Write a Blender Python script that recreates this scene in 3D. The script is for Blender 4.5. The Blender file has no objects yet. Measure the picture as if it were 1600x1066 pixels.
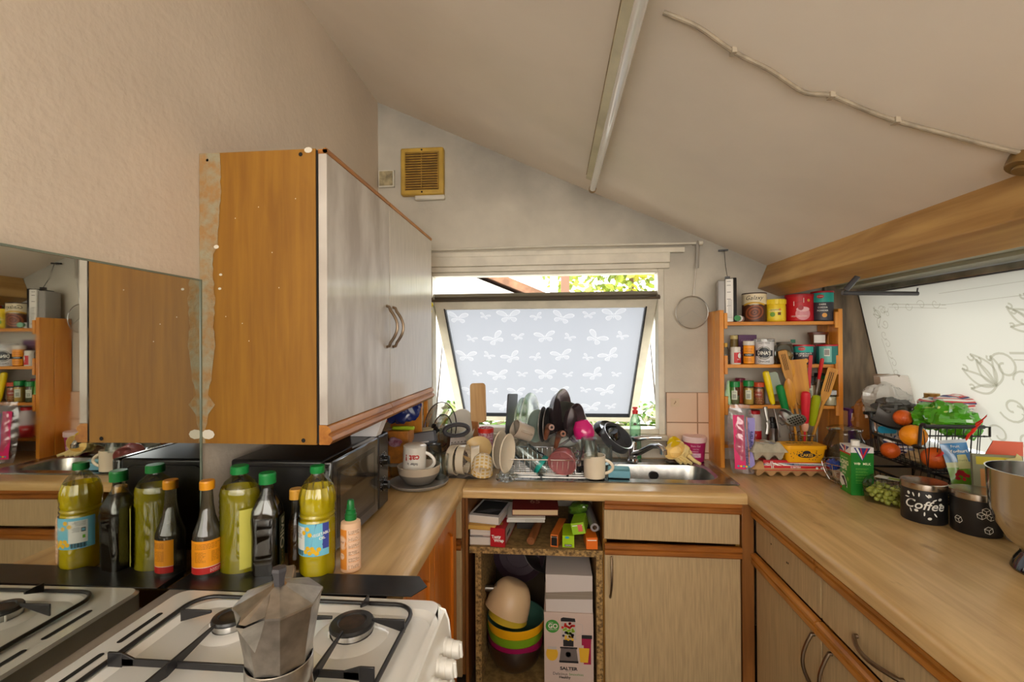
import bpy, math, random
from mathutils import Vector, Matrix, Euler
R=math.radians; PI=math.pi
S=bpy.context.scene; C=S.collection
random.seed(7)

# ---------------- camera ----------------
YAW,PITCH,ROLL,EZ,FPX=.0886,.004,.006,1.54,720.0
cd=bpy.data.cameras.new('camera'); cam=bpy.data.objects.new('camera',cd); C.objects.link(cam)
cd.sensor_fit='HORIZONTAL'; cd.sensor_width=36; cd.lens=FPX/1600*36; cd.clip_start=.02; cd.clip_end=200
cam.matrix_world=Matrix.Translation((0,0,EZ))@Matrix.Rotation(YAW,4,'Z')@Matrix.Rotation(PI/2+PITCH,4,'X')@Matrix.Rotation(-ROLL,4,'Z')
S.camera=cam
# ---------------- light ----------------
w=bpy.data.worlds.new('world'); S.world=w; w.use_nodes=True; wn=w.node_tree; wn.nodes.clear()
wo=wn.nodes.new('ShaderNodeOutputWorld'); bg=wn.nodes.new('ShaderNodeBackground'); tc=wn.nodes.new('ShaderNodeTexCoord')
sp=wn.nodes.new('ShaderNodeSeparateXYZ'); mr=wn.nodes.new('ShaderNodeMapRange'); cr=wn.nodes.new('ShaderNodeMix'); cr.data_type='RGBA'
wn.links.new(tc.outputs['Generated'],sp.inputs[0]); wn.links.new(sp.outputs['Y'],mr.inputs['Value'])
mr.inputs['From Min'].default_value=-.5; mr.inputs['From Max'].default_value=.5
mr.inputs['To Min'].default_value=0; mr.inputs['To Max'].default_value=1
cr.inputs['A'].default_value=(2.5,2.32,2.08,1); cr.inputs['B'].default_value=(2.5,2.56,2.66,1)   # overcast sky, brightest on the garden side
wn.links.new(mr.outputs[0],cr.inputs['Factor']); wn.links.new(cr.outputs['Result'],bg.inputs['Color']); wn.links.new(bg.outputs[0],wo.inputs[0])
sl=bpy.data.lights.new('sun','SUN'); sun=bpy.data.objects.new('sun',sl); C.objects.link(sun); sl.energy=2.0; sl.angle=R(12); sl.color=(1,.95,.86)
sun.rotation_euler=(R(-52),0,R(-28))
S.view_settings.view_transform='Standard'; S.view_settings.look='None'; S.view_settings.gamma=1; S.view_settings.exposure=1.45
S.view_settings.use_curve_mapping=False
cy=S.cycles; cy.use_denoising=True; cy.max_bounces=10; cy.diffuse_bounces=5; cy.glossy_bounces=5; cy.transmission_bounces=8; cy.transparent_max_bounces=40
cy.sample_clamp_indirect=6; cy.caustics_reflective=False; cy.caustics_refractive=False

# ---------------- where a sight line of the calibrated view meets a plane ----------------
def ray(px,py):
    a,b=px-800,py-533; c,s=math.cos(ROLL),math.sin(ROLL); u=c*a-s*b; v=s*a+c*b
    xc=u/FPX; z2=-v/FPX; cp,sn=math.cos(PITCH),math.sin(PITCH); d=cp-sn*z2; z=sn+cp*z2
    c,s=math.cos(YAW),math.sin(YAW); return (c*xc-s*d, s*xc+c*d, z)
def Zp(px,py,z=.9):
    r=ray(px,py); t=(z-EZ)/r[2]; return Vector((r[0]*t,r[1]*t,z))
def Yp(px,py,y):
    r=ray(px,py); t=y/r[1]; return Vector((r[0]*t,y,EZ+r[2]*t))
def Xp(px,py,x):
    r=ray(px,py); t=x/r[0]; return Vector((x,r[1]*t,EZ+r[2]*t))

# ---------------- materials ----------------
def lin(c):
    return tuple(((v/255)/12.92 if v/255<=.04045 else ((v/255+.055)/1.055)**2.4) for v in c)+(1,)
MC={}
def M(name,col,rough=.5,metal=0,coat=0,spec=.5,trans=0,em=0,var=0,vs=8,bump=0,bs=60,stretch=None,col2=None):
    if name in MC: return MC[name]
    m=bpy.data.materials.new(name); m.use_nodes=True; n=m.node_tree.nodes; l=m.node_tree.links; b=n['Principled BSDF']
    b.inputs['Base Color'].default_value=lin(col); b.inputs['Roughness'].default_value=rough; b.inputs['Metallic'].default_value=metal
    b.inputs['Coat Weight'].default_value=coat; b.inputs['Coat Roughness'].default_value=.08; b.inputs['Specular IOR Level'].default_value=spec
    if trans: b.inputs['Transmission Weight'].default_value=trans
    if var or col2:
        t=n.new('ShaderNodeTexCoord'); mp=n.new('ShaderNodeMapping'); nz=n.new('ShaderNodeTexNoise'); rp=n.new('ShaderNodeMapRange'); mx=n.new('ShaderNodeMix'); mx.data_type='RGBA'
        nz.inputs['Scale'].default_value=vs; nz.inputs['Detail'].default_value=6
        if stretch: mp.inputs['Scale'].default_value=stretch
        l.new(t.outputs['Object'],mp.inputs[0]); l.new(mp.outputs[0],nz.inputs['Vector']); l.new(nz.outputs['Fac'],rp.inputs['Value'])
        rp.inputs['From Min'].default_value=.35; rp.inputs['From Max'].default_value=.65
        l.new(rp.outputs[0],mx.inputs['Factor'])
        c2=col2 if col2 else tuple(v*(1-var) for v in col)
        mx.inputs['A'].default_value=lin(col); mx.inputs['B'].default_value=lin(c2); l.new(mx.outputs['Result'],b.inputs['Base Color'])
    if bump:
        t=n.new('ShaderNodeTexCoord'); nz=n.new('ShaderNodeTexNoise'); bp=n.new('ShaderNodeBump'); nz.inputs['Scale'].default_value=bs; nz.inputs['Detail'].default_value=3
        l.new(t.outputs['Object'],nz.inputs['Vector']); l.new(nz.outputs['Fac'],bp.inputs['Height']); bp.inputs['Strength'].default_value=bump; bp.inputs['Distance'].default_value=.004
        l.new(bp.outputs[0],b.inputs['Normal'])
    MC[name]=m; return m
def wood(name,c1,c2,axis=1,scale=6,rough=.4,grain=30,coat=0,coldark=None,knots=0):
    """wood grain running along an axis (0 x, 1 y, 2 z)"""
    if name in MC: return MC[name]
    m=bpy.data.materials.new(name); m.use_nodes=True; n=m.node_tree.nodes; l=m.node_tree.links; b=n['Principled BSDF']
    t=n.new('ShaderNodeTexCoord'); mp=n.new('ShaderNodeMapping'); sc=[grain]*3; sc[axis]=grain*.06; mp.inputs['Scale'].default_value=sc
    l.new(t.outputs['Object'],mp.inputs[0]); nz=n.new('ShaderNodeTexNoise'); nz.inputs['Scale'].default_value=1.6; nz.inputs['Detail'].default_value=8; nz.inputs['Distortion'].default_value=.6; l.new(mp.outputs[0],nz.inputs['Vector'])
    mp2=n.new('ShaderNodeMapping'); s2=[scale]*3; s2[axis]=scale*.3; mp2.inputs['Scale'].default_value=s2; l.new(t.outputs['Object'],mp2.inputs[0])
    n2=n.new('ShaderNodeTexNoise'); n2.inputs['Scale'].default_value=1.2; n2.inputs['Detail'].default_value=5; n2.inputs['Distortion'].default_value=1.5; l.new(mp2.outputs[0],n2.inputs['Vector'])
    ad=n.new('ShaderNodeMath'); ad.operation='ADD'; l.new(nz.outputs['Fac'],ad.inputs[0]); l.new(n2.outputs['Fac'],ad.inputs[1])
    rp=n.new('ShaderNodeMapRange'); rp.inputs['From Min'].default_value=.75; rp.inputs['From Max'].default_value=1.25; l.new(ad.outputs[0],rp.inputs['Value'])
    mx=n.new('ShaderNodeMix'); mx.data_type='RGBA'; mx.inputs['A'].default_value=lin(c1); mx.inputs['B'].default_value=lin(c2); l.new(rp.outputs[0],mx.inputs['Factor'])
    out=mx.outputs['Result']
    if knots:
        mp3=n.new('ShaderNodeMapping'); s3=[knots*2.2]*3; s3[axis]=knots; mp3.inputs['Scale'].default_value=s3; l.new(t.outputs['Object'],mp3.inputs[0])
        n3=n.new('ShaderNodeTexNoise'); n3.inputs['Scale'].default_value=1; n3.inputs['Detail'].default_value=4; l.new(mp3.outputs[0],n3.inputs['Vector'])
        r3=n.new('ShaderNodeMapRange'); r3.inputs['From Min'].default_value=.64; r3.inputs['From Max'].default_value=.74; r3.inputs['To Max'].default_value=.7; l.new(n3.outputs['Fac'],r3.inputs['Value'])
        m3=n.new('ShaderNodeMix'); m3.data_type='RGBA'; m3.inputs['B'].default_value=lin(coldark or (110,75,40)); l.new(out,m3.inputs['A']); l.new(r3.outputs[0],m3.inputs['Factor']); out=m3.outputs['Result']
    l.new(out,b.inputs['Base Color']); b.inputs['Roughness'].default_value=rough; b.inputs['Coat Weight'].default_value=coat; b.inputs['Coat Roughness'].default_value=.15
    bp=n.new('ShaderNodeBump'); bp.inputs['Strength'].default_value=.12; bp.inputs['Distance'].default_value=.002; l.new(nz.outputs['Fac'],bp.inputs['Height']); l.new(bp.outputs[0],b.inputs['Normal'])
    MC[name]=m; return m
def glassm(name,tint=(240,245,245),gloss=.12,rough=.03,body=0,bodycol=None):
    """thin clear glass or plastic: clear film + reflection, and a share of coloured body that scatters"""
    if name in MC: return MC[name]
    m=bpy.data.materials.new(name); m.use_nodes=True; n=m.node_tree.nodes; l=m.node_tree.links; n.clear()
    o=n.new('ShaderNodeOutputMaterial'); tr=n.new('ShaderNodeBsdfTransparent'); tr.inputs[0].default_value=lin(tint)
    gl=n.new('ShaderNodeBsdfGlossy'); gl.inputs['Roughness'].default_value=rough
    fr=n.new('ShaderNodeFresnel'); fr.inputs[0].default_value=1.5; ad=n.new('ShaderNodeMath'); ad.operation='MULTIPLY_ADD'; ad.inputs[1].default_value=.65; ad.inputs[2].default_value=gloss*.25; ad.use_clamp=True
    l.new(fr.outputs[0],ad.inputs[0]); mx=n.new('ShaderNodeMixShader'); l.new(ad.outputs[0],mx.inputs[0])
    base=tr.outputs[0]
    if body:
        tl=n.new('ShaderNodeBsdfTranslucent'); df=n.new('ShaderNodeBsdfDiffuse'); m2=n.new('ShaderNodeMixShader'); m3=n.new('ShaderNodeMixShader')
        for q in (tl,df): q.inputs[0].default_value=lin(bodycol or tint)
        l.new(tl.outputs[0],m2.inputs[1]); l.new(df.outputs[0],m2.inputs[2]); m2.inputs[0].default_value=.7
        m3.inputs[0].default_value=body; l.new(base,m3.inputs[1]); l.new(m2.outputs[0],m3.inputs[2]); base=m3.outputs[0]
    l.new(base,mx.inputs[1]); l.new(gl.outputs[0],mx.inputs[2]); l.new(mx.outputs[0],o.inputs[0])
    MC[name]=m; return m
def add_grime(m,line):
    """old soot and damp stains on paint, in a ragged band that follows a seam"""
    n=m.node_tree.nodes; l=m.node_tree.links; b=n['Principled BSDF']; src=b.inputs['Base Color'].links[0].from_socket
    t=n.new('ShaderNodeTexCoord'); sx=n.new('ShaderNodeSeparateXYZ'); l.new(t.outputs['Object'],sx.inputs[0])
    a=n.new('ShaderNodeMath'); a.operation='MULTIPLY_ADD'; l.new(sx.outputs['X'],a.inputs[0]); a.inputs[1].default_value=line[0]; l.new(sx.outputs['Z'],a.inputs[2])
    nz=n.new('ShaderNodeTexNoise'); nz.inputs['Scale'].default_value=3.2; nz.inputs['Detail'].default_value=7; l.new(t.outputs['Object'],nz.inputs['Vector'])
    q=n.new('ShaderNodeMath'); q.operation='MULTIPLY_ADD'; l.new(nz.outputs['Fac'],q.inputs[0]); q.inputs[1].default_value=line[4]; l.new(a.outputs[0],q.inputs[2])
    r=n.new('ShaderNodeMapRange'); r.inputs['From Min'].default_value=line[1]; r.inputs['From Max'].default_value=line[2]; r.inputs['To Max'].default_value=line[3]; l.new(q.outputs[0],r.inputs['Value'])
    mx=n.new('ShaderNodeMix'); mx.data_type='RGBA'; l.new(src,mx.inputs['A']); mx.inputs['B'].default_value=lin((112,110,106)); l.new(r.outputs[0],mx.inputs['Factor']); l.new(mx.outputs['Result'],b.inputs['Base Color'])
def pl(name,col,rough=.35,**k): return M(name,col,rough,**k)

# ---------------- mesh builder ----------------
class G:
    def __init__(s): s.v=[];s.f=[];s.m=[];s.mi=0
    def add(s,vs,fs,T=None,mi=None):
        b=len(s.v)
        if T is not None: vs=[T@Vector(v) for v in vs]
        s.v+= [tuple(v) for v in vs]; s.f+=[tuple(b+i for i in f) for f in fs]; s.m+=[s.mi if mi is None else mi]*len(fs); return s
    def box(s,c,d,T=None,mi=None):
        x,y,z=c; a,b,h=d[0]/2,d[1]/2,d[2]/2
        vs=[(x-a,y-b,z-h),(x+a,y-b,z-h),(x+a,y+b,z-h),(x-a,y+b,z-h),(x-a,y-b,z+h),(x+a,y-b,z+h),(x+a,y+b,z+h),(x-a,y+b,z+h)]
        return s.add(vs,[(0,3,2,1),(4,5,6,7),(0,1,5,4),(1,2,6,5),(2,3,7,6),(3,0,4,7)],T,mi)
    def bb(s,a,b,T=None,mi=None):
        return s.box([(a[i]+b[i])/2 for i in range(3)],[abs(b[i]-a[i]) for i in range(3)],T,mi)
    def lathe(s,pr,n=32,a0=0,a1=2*PI,T=None,mi=None,sx=1,sy=1,rf=None):
        full=abs(a1-a0-2*PI)<1e-6; m=n if full else n+1; vs=[]
        for r,z in pr:
            for i in range(m):
                a=a0+(a1-a0)*i/n; q=r*(rf(a,z) if rf else 1); vs.append((q*math.cos(a)*sx,q*math.sin(a)*sy,z))
        fs=[]
        for j in range(len(pr)-1):
            for i in range(n):
                k=(i+1)%m if full else i+1
                A,B,Cc,D=j*m+i,j*m+k,(j+1)*m+k,(j+1)*m+i
                if pr[j][0]<1e-7 and pr[j+1][0]<1e-7: continue
                if pr[j][0]<1e-7: fs.append((A,Cc,D))
                elif pr[j+1][0]<1e-7: fs.append((A,B,D))
                else: fs.append((A,B,Cc,D))
        return s.add(vs,fs,T,mi)
    def cyl(s,r,z0,z1,n=24,T=None,mi=None,r2=None,**k):
        r2=r if r2 is None else r2
        return s.lathe([(0,z0),(r,z0),(r2,z1),(0,z1)],n,T=T,mi=mi,**k)
    def tube(s,pts,r,n=8,closed=False,T=None,mi=None,cap=True,flat=1):
        P=[Vector(p) for p in pts]; N=len(P); rr=r if isinstance(r,(list,tuple)) else [r]*N
        vs=[]; up=None
        for i in range(N):
            a=P[(i-1)%N] if (closed or i>0) else P[i]; b=P[(i+1)%N] if (closed or i<N-1) else P[i]
            t=(b-a); t=t.normalized() if t.length>1e-9 else Vector((0,0,1))
            if up is None:
                up=Vector((0,0,1)) if abs(t.z)<.9 else Vector((1,0,0))
            x=up-t*up.dot(t)
            if x.length<1e-6: x=Vector((1,0,0))-t*t.x
            x.normalize(); y=t.cross(x); up=x
            for k in range(n):
                q=2*PI*k/n; vs.append(P[i]+x*(rr[i]*math.cos(q))+y*(rr[i]*flat*math.sin(q)))
        fs=[]
        for i in range(N if closed else N-1):
            j=(i+1)%N
            for k in range(n):
                l=(k+1)%n; fs.append((i*n+k,i*n+l,j*n+l,j*n+k))
        if not closed and cap: fs.append(tuple(range(n))[::-1]); fs.append(tuple((N-1)*n+k for k in range(n)))
        return s.add(vs,fs,T,mi)
    def prism(s,poly,z0,z1,T=None,mi=None):
        n=len(poly); vs=[(x,y,z0) for x,y in poly]+[(x,y,z1) for x,y in poly]
        fs=[tuple(range(n))[::-1],tuple(range(n,2*n))]+[(i,(i+1)%n,n+(i+1)%n,n+i) for i in range(n)]
        return s.add(vs,fs,T,mi)
    def grid(s,fn,nu,nv,T=None,mi=None,cu=False):
        m=nu if cu else nu+1
        vs=[fn(i/nu,j/nv) for j in range(nv+1) for i in range(m)]
        fs=[(j*m+i,j*m+(i+1)%m,(j+1)*m+(i+1)%m,(j+1)*m+i) for j in range(nv) for i in range(nu)]
        return s.add(vs,fs,T,mi)
    def ball(s,c,r,n=16,T=None,mi=None,sz=1,jit=0,sx=1,sy=1):
        m=n//2; vs=[]
        for j in range(m+1):
            th=-PI/2+PI*j/m
            for i in range(n):
                a=2*PI*i/n; q=1+(random.uniform(-jit,jit) if jit else 0)
                vs.append((c[0]+r*q*sx*math.cos(th)*math.cos(a),c[1]+r*q*sy*math.cos(th)*math.sin(a),c[2]+r*q*sz*math.sin(th)))
        fs=[(j*n+i,j*n+(i+1)%n,(j+1)*n+(i+1)%n,(j+1)*n+i) for j in range(m) for i in range(n)]
        return s.add(vs,fs,T,mi)
    # flat marks laid on a surface through a map (u,v)->point
    def mrect(s,mp,u0,v0,u1,v1,nu=1,mi=None):
        return s.grid(lambda a,b: mp(u0+(u1-u0)*a,v0+(v1-v0)*b),nu,1,mi=mi)
    def mdisc(s,mp,u,v,r,n=20,mi=None,ry=None,r0=0,rot=0):
        ry=r if ry is None else ry; k=3; vs=[]; c,sn=math.cos(rot),math.sin(rot)
        if r0==0:
            vs=[mp(u,v)]
            for q in (.5,1):
                for i in range(n):
                    a=2*PI*i/n; x,y=r*q*math.cos(a),ry*q*math.sin(a); vs.append(mp(u+c*x-sn*y,v+sn*x+c*y))
            return s.add(vs,[(0,1+i,1+(i+1)%n) for i in range(n)]+[(1+i,1+n+i,1+n+(i+1)%n,1+(i+1)%n) for i in range(n)],mi=mi)
        for j in range(k+1):
            q=r0+(1-r0)*j/k
            for i in range(n):
                a=2*PI*i/n; x,y=r*q*math.cos(a),ry*q*math.sin(a); vs.append(mp(u+c*x-sn*y,v+sn*x+c*y))
        fs=[(j*n+i,j*n+(i+1)%n,(j+1)*n+(i+1)%n,(j+1)*n+i) for j in range(k) for i in range(n)]
        return s.add(vs,fs,mi=mi)
    def mpoly(s,mp,pts,mi=None):
        return s.add([mp(*p) for p in pts],[tuple(range(len(pts)))],mi=mi)
    def mline(s,mp,pts,w,mi=None,closed=False):
        n=len(pts); L=[];
        for i in range(n):
            a=pts[(i-1)%n] if (closed or i) else pts[i]; b=pts[(i+1)%n] if (closed or i<n-1) else pts[i]
            dx,dy=b[0]-a[0],b[1]-a[1]; d=math.hypot(dx,dy) or 1; L.append((-dy/d*w/2,dx/d*w/2))
        vs=[];
        for p,o in zip(pts,L): vs+= [mp(p[0]-o[0],p[1]-o[1]),mp(p[0]+o[0],p[1]+o[1])]
        fs=[(2*i,2*((i+1)%n),2*((i+1)%n)+1,2*i+1) for i in range(n if closed else n-1)]
        return s.add(vs,fs,mi=mi)
    def text(s,mp,txt,u,v,size,mi=None,bold=0,rot=0,sx=1,shear=0,flip=0):
        V,F=textgeo(txt,bold,shear); c,sn=math.cos(rot),math.sin(rot)
        return s.add([mp(u+(c*x*sx-sn*y)*size,v+(sn*x*sx+c*y)*size) for x,y in V],F,mi=mi)
TG={}
def holed(outer,holes):
    """flat sheet in (u,v) with cut-outs, from a filled 2D curve"""
    cu=bpy.data.curves.new('t','CURVE'); cu.dimensions='2D'; cu.fill_mode='BOTH'
    for P in [outer]+holes:
        s=cu.splines.new('POLY'); s.points.add(len(P)-1); s.use_cyclic_u=True
        for q,p in zip(s.points,P): q.co=(p[0],p[1],0,1)
    ob=bpy.data.objects.new('t',cu); C.objects.link(ob); dg=bpy.context.evaluated_depsgraph_get(); ev=ob.evaluated_get(dg); me=ev.to_mesh()
    r=([(v.co.x,v.co.y) for v in me.vertices],[tuple(p.vertices) for p in me.polygons]); ev.to_mesh_clear()
    bpy.data.objects.remove(ob); bpy.data.curves.remove(cu); return r
def textgeo(t,bold=0,shear=0):
    k=(t,bold,shear)
    if k in TG: return TG[k]
    cu=bpy.data.curves.new('t','FONT'); cu.body=t; cu.align_x='CENTER'; cu.align_y='CENTER'; cu.offset=bold; cu.resolution_u=3; cu.shear=shear
    ob=bpy.data.objects.new('t',cu); C.objects.link(ob); dg=bpy.context.evaluated_depsgraph_get(); ev=ob.evaluated_get(dg); me=ev.to_mesh()
    r=([(v.co.x,v.co.y) for v in me.vertices],[tuple(p.vertices) for p in me.polygons]); ev.to_mesh_clear()
    bpy.data.objects.remove(ob); bpy.data.curves.remove(cu); TG[k]=r; return r
def cmap(r,a0=-90,c=(0,0,0),sx=1,sy=1):
    A=R(a0); return lambda u,v: (c[0]+r*math.cos(A+u/r)*sx,c[1]+r*math.sin(A+u/r)*sy,c[2]+v)
def pmap(o,ux,uy):
    o,ux,uy=Vector(o),Vector(ux),Vector(uy); return lambda u,v: tuple(o+ux*u+uy*v)
def fmap(o): return pmap(o,(1,0,0),(0,0,1))       # on a face that looks along -y
def lmap(o): return pmap(o,(0,-1,0),(0,0,1))      # on a face that looks along -x
def rmap(o): return pmap(o,(0,1,0),(0,0,1))       # on a face that looks along +x

def obj(name,g,mats,parent=None,loc=(0,0,0),rot=(0,0,0),bevel=0,smooth=True,ang=35,kind=None,bseg=2,sub=0,label=None):
    me=bpy.data.meshes.new(name); me.from_pydata(g.v,[],g.f)
    if not isinstance(mats,(list,tuple)): mats=[mats]
    for m in mats: me.materials.append(m)
    if len(mats)>1:
        me.polygons.foreach_set('material_index',[min(i,len(mats)-1) for i in g.m])
    if smooth:
        me.polygons.foreach_set('use_smooth',[True]*len(me.polygons)); me.set_sharp_from_angle(angle=R(ang))
    me.update(); o=bpy.data.objects.new(name,me); C.objects.link(o); o.parent=parent; o.location=loc
    o.rotation_euler=rot if isinstance(rot,(tuple,list)) else (0,0,rot)
    if bevel:
        b=o.modifiers.new('b','BEVEL'); b.width=bevel; b.segments=bseg; b.limit_method='ANGLE'; b.angle_limit=R(40)
    if sub:
        b=o.modifiers.new('s','SUBSURF'); b.levels=sub; b.render_levels=sub
    if kind: o['kind']=kind
    if label: o['label']=label
    return o
def tag(o,label,cat,group=None,kind=None):
    o['label']=label; o['category']=cat
    if group: o['group']=group
    if kind: o['kind']=kind
    return o
def thing(name,label,cat,loc=(0,0,0),rot=0,group=None):
    o=bpy.data.objects.new(name,None); C.objects.link(o); o.location=loc; o.empty_display_size=.05
    o.rotation_euler=rot if isinstance(rot,(tuple,list)) else (0,0,rot); return tag(o,label,cat,group)
def one(name,g,mats,label,cat,loc=(0,0,0),rot=(0,0,0),group=None,**k):
    return tag(obj(name,g,mats,None,loc,rot,**k),label,cat,group)
def struct(name,g,mats,**k): return obj(name,g,mats,kind='structure',**k)
def dup(root,loc,rot=None,label=None,group=None):
    r=root.copy(); C.objects.link(r); r.location=loc
    if rot is not None: r.rotation_euler=rot if isinstance(rot,(tuple,list)) else (0,0,rot)
    if label: r['label']=label
    if group: r['group']=group
    for ch in list(root.children):
        c=ch.copy(); C.objects.link(c); c.parent=r
        for g in list(ch.children):
            d=g.copy(); C.objects.link(d); d.parent=c
    return r
def TR(loc=(0,0,0),rot=(0,0,0),sc=None):
    m=Matrix.Translation(loc)@Euler(rot).to_matrix().to_4x4()
    if sc is not None: m=m@Matrix.Diagonal((*sc,1))
    return m
def rrect(w,h,r,n=5,cx=0,cy=0):
    p=[]
    for sx,sy,a in ((1,1,0),(-1,1,90),(-1,-1,180),(1,-1,270)):
        for i in range(n+1):
            t=R(a+90*i/n); p.append((cx+sx*(w/2-r)+r*math.cos(t),cy+sy*(h/2-r)+r*math.sin(t)))
    return p
def arc(c,r,a0,a1,n=10,ax='xz'):
    out=[]
    for i in range(n+1):
        a=R(a0+(a1-a0)*i/n); x,y=r*math.cos(a),r*math.sin(a)
        out.append({'xz':(c[0]+x,c[1],c[2]+y),'yz':(c[0],c[1]+x,c[2]+y),'xy':(c[0]+x,c[1]+y,c[2])}[ax])
    return out
# ================= materials in use =================
m_wallL=M('textured_plaster',(222,208,190),.85,var=.05,vs=2,bump=.5,bs=45)
m_wallB=M('back_wall_paint',(212,206,192),.85,var=.1,vs=3,bump=.35,bs=60)
m_ceil=M('ceiling_paint',(242,233,220),.9,var=.05,vs=1.5,bump=.12,bs=30)
m_white=pl('white_plastic',(232,230,224),.35); m_offw=pl('off_white_paint',(222,218,204),.5,var=.06,vs=10)
m_frame=pl('window_frame_paint',(226,220,204),.4,var=.08,vs=9)
m_black=pl('black_plastic',(22,21,22),.35); m_blackgl=pl('black_gloss',(14,14,15),.12,coat=.6); m_dark=pl('dark_void',(20,17,14),.9)
m_steel=M('brushed_steel',(190,188,184),.28,1,var=.12,vs=14); m_chrome=M('chrome',(215,215,218),.1,1); m_alu=M('worn_aluminium',(214,211,206),.3,1,var=.2,vs=30)
m_work_y=wood('oak_laminate_y',(220,186,130),(186,150,98),1,5,.33,22,.25,(120,84,46),5)
m_work_x=wood('oak_laminate_x',(214,180,124),(180,144,92),0,5,.33,22,.25,(120,84,46),5)
m_edge_y=wood('laminate_edge',(190,156,108),(155,120,78),1,5,.25,26,.5)
m_carc=wood('orange_oak_veneer',(156,108,26),(134,88,14),2,4,.55,34,.0)
m_mould=wood('oak_moulding_y',(198,132,52),(146,86,26),1,6,.4,26,.1); m_mouldx=wood('oak_moulding_x',(176,108,42),(118,64,20),0,6,.4,26,.1); m_mouldz=wood('oak_post',(150,98,48),(120,74,34),2,6,.4,26,.2)
m_linen=M('linen_laminate',(196,170,128),.45,coat=.05,var=.1,vs=5,stretch=(26,26,1.6))
m_linenw=M('linen_laminate_pale',(214,206,194),.3,coat=.3,var=.07,vs=5,stretch=(26,26,1.6))
m_pine=wood('varnished_pine',(232,158,58),(206,124,34),2,5,.35,24,.4,(120,60,20),6); m_pinex=wood('varnished_pine_x',(232,158,58),(206,124,34),0,5,.35,24,.4,(120,60,20),6)
m_door=wood('orange_pine_door',(222,132,34),(196,104,20),2,4,.4,18,.3)
m_chip=M('chipboard',(186,150,92),.8,col2=(92,70,40),vs=90)
m_chipd=M('worn_chipboard_top',(150,122,74),.7,col2=(112,88,50),vs=40)
m_enamel=pl('white_enamel',(236,236,232),.14,coat=.6); m_iron=pl('black_enamel_iron',(34,33,35),.32)
m_brass=M('old_metal_handle',(150,132,112),.3,1)
m_rubber=pl('dark_grey_plastic',(58,56,60),.45)
m_clear=glassm('clear_glass'); m_bottle=glassm('clear_plastic',(225,232,228),.2)
m_cream=pl('cream_ceramic',(226,214,192),.25,coat=.4); m_wceram=pl('white_ceramic',(236,232,224),.2,coat=.5)

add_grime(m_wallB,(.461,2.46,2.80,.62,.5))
# ================= room shell =================
CEIL=lambda x: 2.952-.461*(x+1.013)
XW,YW=-1.011,2.61
g=G(); g.bb((-1.3,-1.6,-.05),(1.9,2.61,0)); struct('floor',g,pl('floor_vinyl',(84,70,56),.5))
# added low wall, unseen behind the viewer, blocks light low down; open above
g=G(); g.bb((-1.3,-1.6,0),(1.9,-1.5,1.02)); struct('rear_light_block',g,pl('light_block_paint',(200,190,174),.8))
g=G(); g.bb((XW-.12,-1.6,0),(XW,YW,3.1)); struct('wall_left',g,m_wallL)
g=G()
wx0,wx1,wz0,wz1=-.72,.612,1.03,1.945
g.bb((XW-.12,YW,0),(1.9,YW+.12,wz0)); g.bb((XW-.12,YW,wz0),(wx0,YW+.12,wz1)); g.bb((wx1,YW,wz0),(1.9,YW+.12,wz1)); g.bb((XW-.12,YW,wz1),(1.9,YW+.12,3.15))
struct('wall_back',g,m_wallB)
g=G(); T=.06
g.add([(XW-.12,-1.6,CEIL(XW-.12)),(1.25,-1.6,CEIL(1.25)),(1.25,2.75,CEIL(1.25)),(XW-.12,2.75,CEIL(XW-.12)),(XW-.12,-1.6,CEIL(XW-.12)+T),(1.25,-1.6,CEIL(1.25)+T),(1.25,2.75,CEIL(1.25)+T),(XW-.12,2.75,CEIL(XW-.12)+T)],
      [(0,1,2,3),(7,6,5,4),(0,4,5,1),(1,5,6,2),(2,6,7,3),(3,7,4,0)])
struct('ceiling',g,m_ceil)
# right side: wall below the long window, soffit above it, closed roof
g=G(); g.bb((1.62,-1.6,0),(1.74,YW,1.06)); g.bb((1.62,-1.6,1.835),(1.74,YW,2.2)); g.bb((1.62,-1.6,1.06),(1.74,-.3,1.835)); struct('wall_right',g,m_wallB)
g=G(); g.bb((1.24,-1.6,1.83),(1.62,YW,1.87)); g.bb((1.5,-1.6,1.815),(1.62,YW,1.83)); struct('trim_1',g,pl('grey_green_paint',(168,170,150),.5))
g=G(); g.bb((1.2,-1.6,1.87),(1.62,YW,2.0)); struct('trim_2',g,m_wallB)
# oak clad beam under the low edge of the ceiling, square to the slope
bt=math.atan(.461)
g=G(); g.bb((-.0,-1.6,-.135),(.12,YW-.002,.03)); 
o=struct('trim_3',g,wood('oak_beam',(208,168,104),(162,120,64),1,4,.45,14,.1,(100,68,34),3),loc=(1.158,0,1.952),rot=(0,bt*.9,0),bevel=.003)
# wall return by the right window; its shade is put into the brown colour
g=G(); g.bb((1.44,2.585,.9),(1.9,2.608,1.83)); struct('trim_4',g,M('shaded_wall_brown',(128,110,88),.4,var=.35,vs=5,stretch=(5,5,.8)))
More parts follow.
